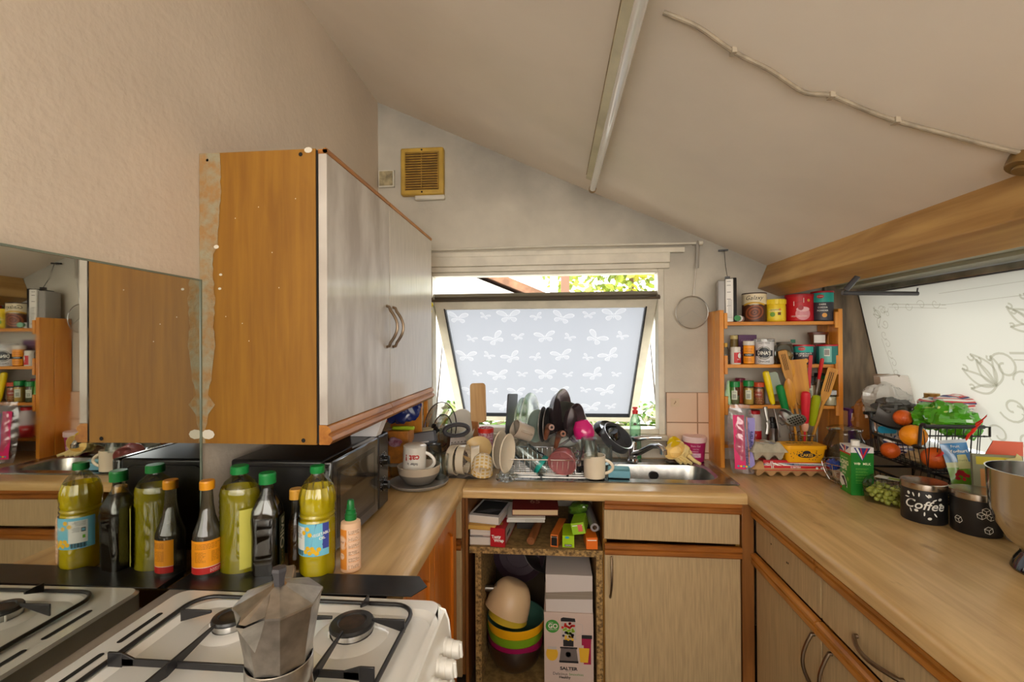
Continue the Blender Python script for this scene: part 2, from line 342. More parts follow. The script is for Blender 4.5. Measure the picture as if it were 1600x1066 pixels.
# ---- right window: metal rail, tilted frosted sash ----
g=G(); g.bb((1.6,-.3,1.785),(1.64,2.585,1.812)); g.bb((1.6,-.3,1.05),(1.75,2.585,1.075)); w2=struct('window_2',g,M('aluminium_rail',(196,196,194),.25,1,var=.2,vs=10),bevel=.003)
def frosted(name,base,mark):
    m=bpy.data.materials.new(name); m.use_nodes=True; n=m.node_tree.nodes; l=m.node_tree.links; n.clear()
    o=n.new('ShaderNodeOutputMaterial'); tl=n.new('ShaderNodeBsdfTranslucent'); df=n.new('ShaderNodeBsdfDiffuse'); gl=n.new('ShaderNodeBsdfGlossy'); gl.inputs['Roughness'].default_value=.25
    a=n.new('ShaderNodeMixShader'); b=n.new('ShaderNodeMixShader'); a.inputs[0].default_value=.45; b.inputs[0].default_value=.05
    tl.inputs[0].default_value=lin(base); df.inputs[0].default_value=lin(base)
    l.new(tl.outputs[0],a.inputs[1]); l.new(df.outputs[0],a.inputs[2]); l.new(a.outputs[0],b.inputs[1]); l.new(gl.outputs[0],b.inputs[2]); l.new(b.outputs[0],o.inputs[0]); return m
m_fr2=frosted('frosted_film',(142,139,131),0); m_fr1=frosted('frosted_butterfly_film',(138,140,143),0)
def tintm(name,c):
    m=bpy.data.materials.new(name); m.use_nodes=True; n=m.node_tree.nodes; n.clear(); o=n.new('ShaderNodeOutputMaterial'); t=n.new('ShaderNodeBsdfTransparent'); t.inputs[0].default_value=lin(c); m.node_tree.links.new(t.outputs[0],o.inputs[0]); return m
m_mark2=tintm('etched_grey_mark',(222,221,214)); m_mark1=tintm('grey_film_layer',(222,224,228)); m_vein=tintm('film_vein',(238,239,241))
tilt=.21
def P2(u,v,o=0): # u along +y from 2.56 back towards the camera, v down from the rail
    return (1.606+v*math.sin(tilt)-o, 2.583-u, 1.785-v*math.cos(tilt))
g=G(); g.add([P2(0,0),P2(2.8,0),P2(2.8,.72),P2(0,.72)],[(0,1,2,3)]); wp=obj('window_pane',g,m_fr2,w2)
g=G(); g.add([P2(0,0,-.008),P2(2.8,0,-.008),P2(2.8,.72,-.008),P2(0,.72,-.008)],[(0,3,2,1)]); obj('outer_glass',g,m_clear,wp)
g=G(); g.mline(lambda u,v:P2(u,v,.002),[(0,0),(0,.72)],.014); g.mline(lambda u,v:P2(u,v,.002),[(0,.0),(2.8,0)],.01); obj('pane_seal',g,m_rubber,w2)
# etched scrolls
g=G(); mp=lambda u,v:P2(u,v,.003)
def scroll(cx,cy,r,a0,turn,w,n=22,sq=1):
    pts=[]
    for i in range(n+1):
        t=i/n; a=R(a0+turn*t); q=r*(1-.8*t); pts.append((cx+q*math.cos(a),cy+q*math.sin(a)*sq))
    g.mline(mp,pts,w)
def leaf(cx,cy,L,W,a,w=.004):
    c,s=math.cos(R(a)),math.sin(R(a)); up=[];dn=[]
    for i in range(9):
        t=i/8; x=L*t; y=W*math.sin(PI*t)*(1-.3*t); up.append((cx+c*x-s*y,cy+s*x+c*y)); dn.append((cx+c*x+s*y,cy+s*x-c*y))
    g.mline(mp,up,w); g.mline(mp,dn,w); g.mline(mp,[(cx,cy),(cx+c*L*.8,cy+s*L*.8)],w*.7)
def plume(cx,cy,L,a,w,sg=1):
    """a curling acanthus leaf: two edges meeting in a hooked tip"""
    c,s_=math.cos(R(a)),math.sin(R(a)); e1=[];e2=[]
    for i in range(13):
        t=i/12; x=L*(t-.12*sg*0); yb=sg*L*.35*t*t*t; e1.append((cx+c*x-s_*(yb+L*.20*math.sin(PI*t)),cy+s_*x+c*(yb+L*.20*math.sin(PI*t)))); e2.append((cx+c*x-s_*(yb-L*.12*math.sin(PI*t)),cy+s_*x+c*(yb-L*.12*math.sin(PI*t))))
    g.mline(mp,e1,w); g.mline(mp,e2,w); tip=e1[-1]; scroll(tip[0]-c*L*.10,tip[1]-s_*L*.10,L*.12,a+60*sg,300*sg,w*.9,14)
def rosette(cx,cy,sz,w,dirs=(100,150,200,250)):
    for k,a in enumerate(dirs): plume(cx,cy,sz*(1.0 if k%2 else .8),a,w,1 if k<len(dirs)/2 else -1)
    scroll(cx+sz*.35,cy-sz*.55,sz*.42,200,430,w); scroll(cx+sz*.3,cy+sz*.6,sz*.42,160,-430,w); scroll(cx+sz*.8,cy-sz*.2,sz*.3,180,400,w*.8)
rosette(.13,.13,.06,.0035,(180,215,250,140))
for k in range(5): scroll(.17+k*.075,.09,.024,200*(k%2),360,.003)
for k in range(7): scroll(.125+.006*k,.22+k*.048,.024,60+180*(k%2),360,.003)
g.mline(mp,[(.2,.07),(.52,.1)],.0035); g.mline(mp,[(.2,.085),(.52,.115)],.0025); g.mline(mp,[(.10,.24),(.155,.55)],.003)
g.mline(mp,[(.5,.05),(2.3,.02)],.002); g.mline(mp,[(.5,.1),(2.3,.06)],.002)
rosette(.66,.43,.14,.009,(150,185,220,255,290)); rosette(.86,.20,.11,.008,(160,200,240,280)); rosette(.92,.55,.10,.008,(60,100,330))
g.mline(mp,[(.74,.30),(2.2,.28)],.009); g.mline(mp,[(.75,.325),(2.2,.305)],.005); g.mline(mp,[(.72,.50),(.84,.55),(2.2,.53)],.009); g.mline(mp,[(.73,.53),(.86,.575),(2.2,.555)],.005)
for k in range(4): scroll(.62+k*.11,.63,.055,90+180*(k%2),430,.008)
obj('etched_pattern',g,m_mark2,w2)
# sun-facing cheek outside closing the window box
# ---- back window ----
g=G(); f=.045; fy0,fy1=2.6,2.69
g.bb((wx0,fy0,wz0),(wx0+.03,fy1,wz1)); g.bb((wx1-.034,fy0,wz0),(wx1,fy1,wz1)); g.bb((wx0+.03,fy0,wz1-.02),(wx1-.034,fy1,wz1)); g.bb((wx0+.03,fy0,wz0),(wx1-.034,fy1,wz0+.03))
w1=struct('window_1',g,m_frame,bevel=.004)
# head boards and sill
g=G(); g.bb((-1.0,2.575,1.975),(.64,2.609,2.03)); g.bb((-1.0,2.59,1.945),(.64,2.609,1.975)); g.bb((-1.0,2.583,2.03),(.72,2.609,2.058)); struct('trim_5',g,m_frame,bevel=.003)
g=G(); g.bb((-.75,2.57,1.0),(.62,2.609,1.03)); struct('trim_6',g,m_frame,bevel=.004)
# sash swung out at the bottom
st=math.atan2(.69,.80); SL=1.056
def PS(u,v,o=0): # u across, v down the sash from its top edge, o towards the room
    return (-.684+u, 2.64+v*math.sin(st)-o*math.cos(st), 1.812-v*math.cos(st)-o*math.sin(st))
sash=G(); W=1.262; b=.052
def slab(u0,v0,u1,v1,t0,t1,gg,mi=0):
    vs=[PS(u,v,t) for t in (t0,t1) for u,v in ((u0,v0),(u1,v0),(u1,v1),(u0,v1))]
    gg.add(vs,[(0,1,2,3),(7,6,5,4),(0,4,5,1),(1,5,6,2),(2,6,7,3),(3,7,4,0)],mi=mi)
slab(0,0,W,b+.01,0,.05,sash); slab(0,SL-b,W,SL,0,.05,sash); slab(0,b,b,SL-b,0,.05,sash); slab(W-b,b,W,SL-b,0,.05,sash)
sh=obj('window_sash',sash,m_frame,w1,bevel=.004)
g=G(); g.add([PS(b,b,.024),PS(W-b,b,.024),PS(W-b,SL-b,.024),PS(b,SL-b,.024)],[(0,1,2,3)]); obj('pane',g,m_fr1,sh)
g=G(); 
for a in ((b,b,b+.008,SL-b),(W-b-.008,b,W-b,SL-b),(b,SL-b-.008,W-b,SL-b)): slab(*a,.026,.053,g)
obj('pane_seal',g,m_black,sh)
g=G(); slab(-.01,-.018,W+.01,-.004,.0,.06,g); slab(.01,-.03,W-.01,-.02,.02,.05,g); obj('top_bar',g,M('dull_metal',(120,112,100),.4,.8),sh)
g=G(); mp=lambda u,v:PS(u,v,.0285)
HL=[]
def butterfly(cx,cy,s,rot,det):
    c,sn=math.cos(R(rot)),math.sin(R(rot))
    def q(x,y): return (cx+(c*x-sn*y)*s,cy+(sn*x+c*y)*s)
    for sg in (1,-1):
        up=[(.05,-.10),(.18,-.34),(.42,-.58),(.72,-.68),(.95,-.62),(1.0,-.46),(.88,-.28),(.66,-.14),(.36,-.04),(.08,-.02)]
        lo=[(.06,.05),(.32,.06),(.56,.12),(.66,.28),(.60,.46),(.44,.58),(.30,.54),(.16,.36),(.07,.18)]
        for w_ in (up,lo):
            P=[q(sg*x,y) for x,y in w_]; HL.append(P if sg>0 else P[::-1])
            mx_=sum(p[0] for p in P)/len(P); my_=sum(p[1] for p in P)/len(P); r0=q(sg*.03,-.03)
            In=[(mx_+(p[0]-mx_)*.80,my_+(p[1]-my_)*.80) for p in P]
            if det:
                g.mpoly(mp,In)
                for k in range(2,len(In)-1,2): pass
    HL.append([q(-.025,-.2),q(.025,-.2),q(.03,.3),q(0,.38),q(-.03,.3)])
random.seed(3)
for r_ in range(6):
    for c_ in range(8):
        u=b+.075+c_*.152+(.05 if r_%2 else 0)+random.uniform(-.012,.012); v=b+.085+r_*.158+random.uniform(-.01,.01)
        big=((c_+r_)%2==0)
        if u<W-b-.07 and v<SL-b-.05: butterfly(u,v,(.064 if big else .036)*random.uniform(.92,1.12),random.uniform(-35,35),True)
Vv,Ff=holed([(b+.001,b+.001),(W-b-.001,b+.001),(W-b-.001,SL-b-.001),(b+.001,SL-b-.001)],HL)
obj('wing_film',g,m_vein,sh,smooth=False)
g=G(); g.add([PS(u,v,.0265) for u,v in Vv],Ff); obj('butterfly_film',g,m_mark1,sh,smooth=False)
g=G()
for u in (-.006,W+.006):
    a=PS(u,.02,.02); c_=PS(u,.62,.02); k=(a[0]+(0 ),2.67,1.35)
    g.tube([(a[0],2.66,1.76),PS(u,.33,.02),(a[0],2.67,1.12)],.005,6)
obj('stay_arm',g,m_steel,w1)
# tiles right of the window
def tilemat():
    m=M('pink_beige_tiles',(222,196,172),.25,coat=.3); n=m.node_tree.nodes; l=m.node_tree.links; b=n['Principled BSDF']
    t=n.new('ShaderNodeTexCoord'); mp_=n.new('ShaderNodeMapping'); mp_.inputs['Rotation'].default_value=(R(90),0,0); mp_.inputs['Location'].default_value=(0,0,0)
    bk=n.new('ShaderNodeTexBrick'); bk.offset=0; bk.inputs['Scale'].default_value=1; bk.inputs['Brick Width'].default_value=.166; bk.inputs['Row Height'].default_value=.165; bk.inputs['Mortar Size'].default_value=.0035
    bk.inputs['Color1'].default_value=lin((222,194,168)); bk.inputs['Color2'].default_value=lin((216,188,162)); bk.inputs['Mortar'].default_value=lin((150,118,92))
    l.new(t.outputs['Object'],mp_.inputs[0]); l.new(mp_.outputs[0],bk.inputs['Vector']); l.new(bk.outputs['Color'],b.inputs['Base Color']); return m
g=G(); g.bb((0,0,-.033),(.30,-.01,.33)); struct('trim_7',g,tilemat(),loc=(.618,2.608,.933))
g=G(); g.bb((0,0,0),(.045,-.003,.045)); g.mline(fmap((.0225,-.0035,.0225)),[(-.006,-.008),(.004,.004),(.0,.009)],.004,mi=1)
one('picture_tile_motif',g,[pl('tile_motif',(206,182,150),.3),pl('motif_brown',(120,92,60),.5)],'small square brown picture on the pink-beige wall tile beside the window','tile motif',loc=(.642,2.597,1.185))

# ================= outside =================
g=G(); g.bb((-12,2.75,-.3),(14,30,-.02)); struct('ground',g,pl('outside_ground',(150,150,140),.9))
bld=thing('neighbouring_house','white rendered neighbouring house with a brown tiled verge seen over the open window','house',(-3.12,6.6,0))
g=G(); g.prism([(-3.4,0),(2.95,0),(2.95,2.1),(1.45,2.72),(0,3.35),(-3.4,4.8)],0,2.5,T=Matrix.Rotation(PI/2,4,'X')@Matrix.Translation((0,0,-2.5))); obj('wall',g,pl('render_white',(235,235,235),.8),bld)
g=G(); g.prism([(3.2,2.05),(3.2,2.17),(-3.4,5.02),(-3.4,4.86)],-.12,2.6,T=Matrix.Rotation(PI/2,4,'X')@Matrix.Translation((0,0,-2.5))); obj('roof_verge',g,M('brown_tile',(150,110,84),.8,var=.3,vs=6),bld)
g=G(); g.cyl(.06,0,5.5,12); g.cyl(.1,0,.5,12); one('utility_pole',g,pl('pole_grey',(190,190,190),.6),'pale grey pole standing behind the open window','pole',loc=(.02,7.2,-.1))
g=G(); g.bb((-.05,-.05,0),(.05,.05,4)); g.bb((-.3,-.02,3.4),(.3,.02,3.46)); one('wooden_post',g,pl('post_brown',(120,92,76),.8),'thin brown post just right of the pale grey pole outside','post',loc=(.15,5.6,-.1))
random.seed(11)
def leafcloud(cs,n,sz,mats,lean=0):
    g=G()
    for i in range(n):
        c,rx,ry,rz=random.choice(cs); 
        while 1:
            p=[random.uniform(-1,1) for _ in range(3)]
            if p[0]**2+p[1]**2+p[2]**2<=1: break
        T=TR((c[0]+p[0]*rx,c[1]+p[1]*ry,c[2]+p[2]*rz),(random.uniform(-1.2,1.2),random.uniform(-1.2,1.2),random.uniform(0,6.3)),(random.uniform(.6,1.3),)*3)
        s=sz; g.add([(0,-s,0),(s*.55,-s*.2,s*.12),(s*.45,s*.5,.0),(0,s,-s*.15),(-s*.45,s*.5,0),(-s*.55,-s*.2,s*.12),(0,0,-s*.05)],[(0,1,6),(1,2,6),(2,3,6),(3,4,6),(4,5,6),(5,0,6)],T,mi=random.randrange(len(mats)))
    return g
m_lf=[pl('leaf_a',(150,168,60),.5),pl('leaf_b',(196,190,70),.5),pl('leaf_c',(120,140,56),.5)]
m_iv=[pl('ivy_a',(96,140,50),.4),pl('ivy_b',(150,175,90),.4),pl('ivy_c',(60,90,40),.4),pl('ivy_d',(170,165,140),.5)]
tr=thing('garden_tree','yellow green tree beyond the poles outside the window','tree',(1.75,10.5,0))
g=leafcloud([((-.8,0,3.2),1.2,.8,.9),((.6,0,3.4),1.4,.8,1),((2.,0,3.1),1.4,.8,1),((0,0,4.2),1.8,.9,.8)],2600,.1,m_lf); obj('foliage',g,m_lf,tr,smooth=False)
g=G(); g.tube([(0,0,-.1),(.05,0,1.6),(0,0,3)],[.14,.1,.05],10); g.tube([(.05,0,1.5),(.7,0,2.6),(1.2,0,3.2)],[.08,.05,.02],8); obj('trunk',g,pl('bark',(110,90,70),.9),tr)
hd=thing('ivy_hedge','ivy hedge with green and pale leaves growing below the open window','hedge',(0,3.75,0))
g=leafcloud([((-.75+.3*k,0,.72+.04*(k%3)),.24,.3,.28) for k in range(7)]+[((.98,-.25,1.05),.14,.15,.25),((-.75,-.1,.95),.15,.15,.15)],3000,.034,m_iv); obj('foliage',g,m_iv,hd,smooth=False)
g=G(); g.grid(lambda a,b_: (-1+2.3*a,.0+.05*math.sin(a*20),-.02+.9*b_),20,2); obj('hedge_core',g,pl('hedge_core',(70,84,44),.9),hd)

# ================= wall cabinet =================
CX=-.662; cy0,cy1,cz0,cz1=1.24,2.36,1.257,2.09
cab=thing('wall_cabinet','tall orange oak wall cabinet with two pale doors hung on the left wall','cabinet',(0,0,0))
g=G(); g.bb((XW+.001,cy0,cz0),(CX,cy0+.018,cz1)); g.bb((XW+.001,cy1-.018,cz0),(CX,cy1,cz1)); g.bb((XW+.001,cy0+.018,cz0),(CX-.002,cy1-.018,cz0+.018)); g.bb((XW+.001,cy0+.018,cz1-.018),(CX-.002,cy1-.018,cz1)); obj('carcass',g,m_carc,cab)
g=G(); mp=fmap((0,cy0-.0015,0)); g.mdisc(mp,-.705,cz1-.015,.006); g.mdisc(mp,-.70,cz0+.012,.006); g.mdisc(mp,-.985,cz1-.02,.004); obj('screw_hole',g,m_dark,cab)
# torn plaster and filler left along the wall edge of the side panel
random.seed(5); g=G(); pts=[]; z=cz1-.005
prof=[(0,.062),(.1,.066),(.2,.060),(.26,.056),(.3,.04),(.42,.046),(.5,.042),(.56,.046),(.62,.04),(.66,.034),(.69,.022),(.72,.046),(.75,.026),(.79,.018),(.84,.016),(.87,.012)]
L=[];n=60
for i in range(n+1):
    t=i/n*(cz1-cz0); k=max(j for j in range(len(prof)) if prof[j][0]<=t+1e-9); a=prof[k]; b2=prof[min(k+1,len(prof)-1)]; q=(t-a[0])/max(b2[0]-a[0],1e-6) if b2 is not a else 0
    L.append((t,max(.008,(a[1]*(1-q)+b2[1]*q)+random.uniform(-.0025,.0025))))
for (t0,w0),(t1,w1_) in zip(L,L[1:]): g.mpoly(mp,[(XW+.001,cz1-t0),(XW+.001+w0,cz1-t0),(XW+.001+w1_,cz1-t1),(XW+.001,cz1-t1)])
obj('filler_patch',g,M('old_filler',(156,148,122),.9,col2=(160,124,78),vs=40,bump=.8,bs=90),cab,smooth=False)
g=G(); 
for (u,v,r_) in ((-.958,cz1-.27,.008),(-.945,cz1-.35,.005),(-.948,cz1-.39,.005),(-.985,cz0+.026,.02),(-.682,cz1-.004,.012)): g.mdisc(lambda a,b_:fmap((0,cy0-.0022,0))(a,b_),u,v,r_,9,ry=r_*.7)
for (u,v) in ((-.9,1.9),(-.83,1.93),(-.79,1.8),(-.77,1.7),(-.88,1.6),(-.93,1.62),(-.72,1.95),(-.86,1.55)): g.mdisc(fmap((0,cy0-.0022,0)),u,v,.0016,6)
obj('paint_spot',g,pl('white_filler_spots',(222,214,196),.8),cab)
jy=Xp(608.5,500,-.632).y
g=G(); g.bb((CX+.0005,cy0+.002,cz0+.004),(CX+.0065,cy1-.002,cz1-.004)); obj('gap_shadow_strip',g,m_dark,cab)  # black strip standing in for the shadow along the door edge
m_streak=M('streaked_door',(214,208,200),.35,coat=.25,col2=(176,166,156),vs=3.2,stretch=(1,3.2,1.1))  # near door's colour varies in broad streaks between two tones
for k,(a,c_) in enumerate(((cy0+.001,jy-.002),(jy+.002,cy1))):
    g=G(); g.bb((CX+.007,a,cz0+.055),(CX+.032,c_,cz1-.014)); d=obj('door',g,m_streak if k==0 else m_linenw,cab,bevel=.002)
    g=G(); g.bb((CX+.007,a,cz1-.014),(CX+.034,c_,cz1-.002)); g.tube([(CX+.028,a,cz1-.006),(CX+.028,c_,cz1-.006)],.008,8); obj('top_moulding',g,m_mould,d)
    g=G(); g.prism([(0,0),(.03,0),(.04,.012),(.036,.022),(.028,.024),(.027,.03),(.034,.036),(.032,.046),(.02,.055),(0,.055)],0,c_-a,T=Matrix.Translation((CX+.007,c_,cz0))@Matrix.Rotation(PI/2,4,'X')); obj('handle_moulding',g,m_mould,d,ang=60)
    hy=jy-.035 if k==0 else jy+.035; g=G(); hz=1.605; g.tube([(CX+.030,hy,hz-.078),(CX+.042,hy,hz-.075)]+[(CX+.032+.042*math.sin(PI*t),hy,hz-.08+.16*t) for t in [.12+.76*i/10 for i in range(11)]]+[(CX+.042,hy,hz+.075),(CX+.030,hy,hz+.078)],.0058,8,flat=1.2); obj('door_handle',g,m_brass,d)
# mirror on the left wall behind the cooker
MA=R(1.0); MX=-1.004; MY=cy0-.003
g=G(); g.bb((0,-1.6,0),(.006,0,.826)); 
mm=M('mirror',(212,214,206),.015,1)
n_=mm.node_tree.nodes; tn=n_.new('ShaderNodeTexCoord'); mn=n_.new('ShaderNodeMapping'); mn.inputs['Scale'].default_value=(1,3,14); mn.inputs['Rotation'].default_value=(R(14),0,0); nn=n_.new('ShaderNodeTexNoise'); nn.inputs['Scale'].default_value=1.3; nn.inputs['Detail'].default_value=4; rn=n_.new('ShaderNodeMapRange'); rn.inputs['From Min'].default_value=.5; rn.inputs['From Max'].default_value=.75; rn.inputs['To Min'].default_value=.012; rn.inputs['To Max'].default_value=.055
for a_,b_ in ((tn.outputs['Object'],mn.inputs[0]),(mn.outputs[0],nn.inputs['Vector']),(nn.outputs['Fac'],rn.inputs['Value']),(rn.outputs[0],n_['Principled BSDF'].inputs['Roughness'])): mm.node_tree.links.new(a_,b_)

tagm=one('wall_mirror',g,[mm],'large frameless mirror splashback on the left wall behind the bottles','mirror',(MX-.006,MY,.9),(0,0,MA))
g=G(); g.bb((.004,-.005,0),(.008,.0005,.826)); g.bb((.004,-1.6,.822),(.008,0,.8265)); obj('glass_edge',g,pl('glass_edge',(120,130,116),.2),tagm)

# ================= base run =================
# three worktops
def nosed(x0,x1,y0,y1,side,g,th=.045,z=.9):
    """slab with a rounded front edge on one side: 'r','l' or 'f'"""
    r=.018; pr=[]
    for i in range(5):
        a=R(90*i/4); pr.append((r-r*math.cos(a),-r+r*math.sin(a)))   # from face to top
    pr=[(.004,-th),(0,-th+.004)]+pr
    w=(x1-x0) if side in 'rl' else (y1-y0)
    poly=[(p[0],p[1]) for p in pr]+[(w,0),(w,-th)]
    vs0=[];ext=[(y0,y1),(x0,x1)][side=='f']
    for e in ext:
        for (d,h) in poly:
            vs0.append((x1-d,e,z+h) if side=='r' else (x0+d,e,z+h) if side=='l' else (e,y0+d,z+h))
    n=len(poly); fs=[(i,(i+1)%n,n+(i+1)%n,n+i) for i in range(n)]+[tuple(range(n)),tuple(range(n,2*n))[::-1]]
    if side in 'f': fs=[f_[::-1] for f_ in fs]
    if side=='r': fs=[f_[::-1] for f_ in fs]
    g.add(vs0,fs)
g=G(); nosed(-.99,-.402,1.2,2.609,'r',g); one('worktop',g,m_work_y,'oak effect worktop along the left wall carrying the microwave','worktop')
g=G(); nosed(.808,1.618,.1,2.609,'l',g); one('worktop',g,m_work_y,'long oak effect worktop under the etched right window','worktop')
g=G(); nosed(-.401,.807,2.008,2.15,'f',g); g.bb((-.401,2.15,.855),(.19,2.609,.9)); g.bb((.785,2.15,.855),(.807,2.609,.9)); g.bb((.19,2.5,.855),(.785,2.609,.9)); one('worktop',g,m_work_x,'oak effect worktop under the back window with the inset sink','worktop')
# worktop joint strips
# sink
sk=thing('sink','stainless steel inset sink with drainer below the back window','sink',(.28,2.345,.9))
o_=rrect(1.08,.42,.02,5); N_=len(o_)
def ringfill(g,A,B,z0,z1,flip=False):
    n=len(A); vs=[(x,y,z0) for x,y in A]+[(x,y,z1) for x,y in B]; g.add(vs,[(i,(i+1)%n,n+(i+1)%n,n+i) for i in range(n)])
g=G(); bi=rrect(.545,.30,.09,5,cx=.225,cy=-.0); bi2=rrect(.52,.275,.085,5,cx=.225,cy=0); bi3=rrect(.46,.22,.07,5,cx=.225)
ringfill(g,rrect(1.10,.44,.025,5),rrect(1.09,.43,.022,5),.0005,.005); ringfill(g,rrect(1.09,.43,.022,5),rrect(1.06,.40,.02,5),.005,.002); ringfill(g,rrect(1.06,.40,.02,5),bi,.002,.002); ringfill(g,bi,bi2,.002,-.006); ringfill(g,bi2,bi3,-.006,-.155); g.add([(x,y,-.155) for x,y in bi3],[tuple(range(N_))])
obj('basin',g,M('sink_steel',(186,184,180),.26,1,var=.15,vs=20),sk,ang=50)
g=G(); 
for k in range(9): g.tube([(-.5,-.15+k*.036,.003),(-.1,-.15+k*.036,.003)],.003,6)
obj('drainer_ridge',g,m_steel,sk)
g=G(); T_=TR((.24,.118,-.055),(R(90+24),0,0)); g.cyl(.024,0,.006,20,T=T_); 
for k in range(6): g.cyl(.004,.006,.008,8,T=T_@TR((.012*math.cos(k*PI/3),.012*math.sin(k*PI/3),0)))
obj('overflow',g,[pl('overflow_dark',(50,48,48),.4)],sk)
g=G(); g.cyl(.035,-.155,-.15,20,T=TR((.225,0,0))); obj('waste',g,m_chrome,sk)
# tap
tp=thing('mixer_tap','chrome single lever mixer tap behind the sink basin','tap',(.418,2.512,.903))
g=G(); g.lathe([(.0,0),(.033,0),(.032,.01),(.026,.016),(.026,.085),(.028,.1),(.024,.112),(0,.118)],24); obj('tap_body',g,m_chrome,tp)
g=G(); g.tube([(0,-.01,.04),(.03,-.05,.06),(.08,-.12,.11),(.105,-.155,.118),(.118,-.172,.112),(.122,-.178,.098)],[.017,.016,.014,.014,.016,.016],14); g.cyl(.018,-.01,.012,16,T=TR((.122,-.178,.092))); obj('spout',g,m_chrome,tp)
g=G(); g.tube([(-.01,0,.11),(.03,-.03,.128),(.09,-.05,.138),(.14,-.06,.14)],[.02,.013,.009,.007],12,flat=.5); obj('lever',g,m_chrome,tp)

def mould(parent,p0,L_,ax,h=.047,mat=None):
    pr=[(0,0),(.016,0),(.02,.006),(.02,.022),(.012,.025),(.012,.028),(.022,.032),(.022,.042),(.014,.047),(0,.047)]
    g=G()
    T=Matrix.Translation(p0)@(Matrix.Rotation(PI/2,4,'Z') if ax=='y+' else Matrix.Rotation(-PI/2,4,'Z') if ax=='y-' else Matrix.Identity(4))
    # profile: x out (towards -y), z up, extruded along +x
    vs=[(e,-a,b_) for e in (0,L_) for a,b_ in pr]; n=len(pr)
    g.add(vs,[(i,(i+1)%n,n+(i+1)%n,n+i) for i in range(n)]+[tuple(range(n))[::-1],tuple(range(n,2*n))],T)
    return obj('handle_moulding',g,mat or m_mouldx,parent,ang=30)
def bow(parent,pts_c,h,out,along,mat=m_brass,r=.005):
    g=G(); c=Vector(pts_c); A=Vector(along)*h/2; O=Vector(out)
    g.tube([c-A,c-A+O*.01]+[c+A*(-.95+1.9*t)+O*(.012+.026*math.sin(PI*t)) for t in [i/8 for i in range(9)]]+[c+A+O*.01,c+A],r,8); return obj('bow_handle',g,mat,parent)
# sink base unit
un=thing('base_cabinet','beige linen effect sink base cabinet with a dropped drawer front under the basin','cabinet')
g=G(); g.bb((.212,2.05,.05),(.228,2.6,.852)); g.bb((.772,2.05,.05),(.788,2.6,.852)); g.bb((.228,2.05,.05),(.772,2.6,.066)); g.bb((.228,2.58,.066),(.772,2.6,.66)); g.bb((.214,2.09,0),(.786,2.1,.05)); obj('carcass',g,m_carc,un)
g=G(); g.bb((0,0,-.135),(.568,.018,0)); d=obj('drawer_front',g,m_linen,un,loc=(.216,2.03,.821),rot=(0,R(.7),0),bevel=.003); mould(d,(0,0,-.002),.568,'x')
g=G(); g.bb((.217,2.03,.05),(.785,2.048,.626)); d=obj('door',g,m_linen,un,bevel=.003); mould(d,(.217,2.032,.624),.568,'x'); bow(d,(.243,2.03,.525),.17,(0,-1,0),(.04,0,1)) 
# corner unit left
un=thing('base_cabinet','narrow beige corner cabinet front between the orange door and the open shelves','cabinet')
g=G(); g.bb((-.6,2.05,.05),(-.584,2.6,.852)); g.bb((-.415,2.05,.05),(-.4,2.6,.852)); g.bb((-.584,2.05,.05),(-.415,2.6,.066)); obj('carcass',g,m_mouldz,un)
g=G(); g.bb((-.6,2.03,.667),(-.412,2.048,.85)); obj('drawer_front',g,m_linen,un,bevel=.003)
g=G(); g.bb((-.6,2.03,.05),(-.412,2.048,.62)); d=obj('door',g,m_linen,un,bevel=.003); mould(d,(-.6,2.032,.62),.188,'x'); bow(d,(-.45,2.03,.52),.15,(0,-1,0),(0,0,1))
# filler post right
g=G(); g.bb((.789,2.025,.0),(.838,2.06,.852)); struct('trim_8',g,m_mouldz,bevel=.002)
g=G(); g.bb((-.396,2.04,.0),(-.384,2.59,.852)); struct('trim_9',g,m_mouldz)
# open unit
ou=thing('open_shelf_unit','open chipboard shelf unit under the worktop holding bowls and boxes','shelf unit')
g=G(); g.bb((-.352,2.04,.0),(-.325,2.56,.607)); obj('side_panel',g,m_chip,ou); g=G(); g.bb((.182,2.04,.0),(.209,2.56,.607)); obj('side_panel',g,m_chip,ou)
g=G(); g.bb((-.375,2.03,.607),(.209,2.57,.634)); obj('shelf',g,m_chipd,ou,bevel=.002); g=G(); g.bb((-.377,2.0285,.6065),(.2095,2.03,.6345)); obj('shelf_edge',g,m_chip,ou)
g=G(); g.bb((-.325,2.04,.0005),(.182,2.56,.012)); obj('bottom_panel',g,m_chipd,ou)
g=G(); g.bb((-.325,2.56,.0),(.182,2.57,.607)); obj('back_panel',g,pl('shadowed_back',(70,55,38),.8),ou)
# right hand units
j1=1.544
def runit(label,y0,y1,hs,hd):
    un=thing('base_cabinet',label,'cabinet')
    g=G(); g.bb((.862,y0+.002,.05),(1.6,y0+.018,.852)); g.bb((.862,y1-.018,.05),(1.6,y1-.002,.852)); g.bb((.862,y0+.018,.05),(1.6,y1-.018,.066)); g.bb((.9,y0,0),(.91,y1,.05)); obj('carcass',g,m_carc,un)
    g=G(); g.bb((.842,y0+.003,.658),(.86,y1-.003,.82)); d=obj('drawer_front',g,m_linen,un,bevel=.003); mould(d,(.843,y1-.003,.802),y1-y0-.006,'y-',mat=m_mould)
    if hd: bow(d,(.842,hd,.715),.17,(-1,0,0),(0,1,0),r=.006)
    else:
        g=G(); 
        for (yy,zz) in ((1.88,.75),(1.76,.735),(1.75,.737)): g.mdisc(lmap((.8415,0,0)),-yy,zz,.004,8)
        obj('screw_hole',g,m_dark,d)
    ds=[(y0,y1,hs)] 
    g=G(); g.bb((.842,y0+.003,.05),(.86,y1-.003,.608)); d=obj('door',g,m_linen,un,bevel=.003); mould(d,(.843,y1-.003,.605),y1-y0-.006,'y-',mat=m_mould); bow(d,(.842,hs,.50),.17,(-1,0,0),(0,0,1),r=.006)
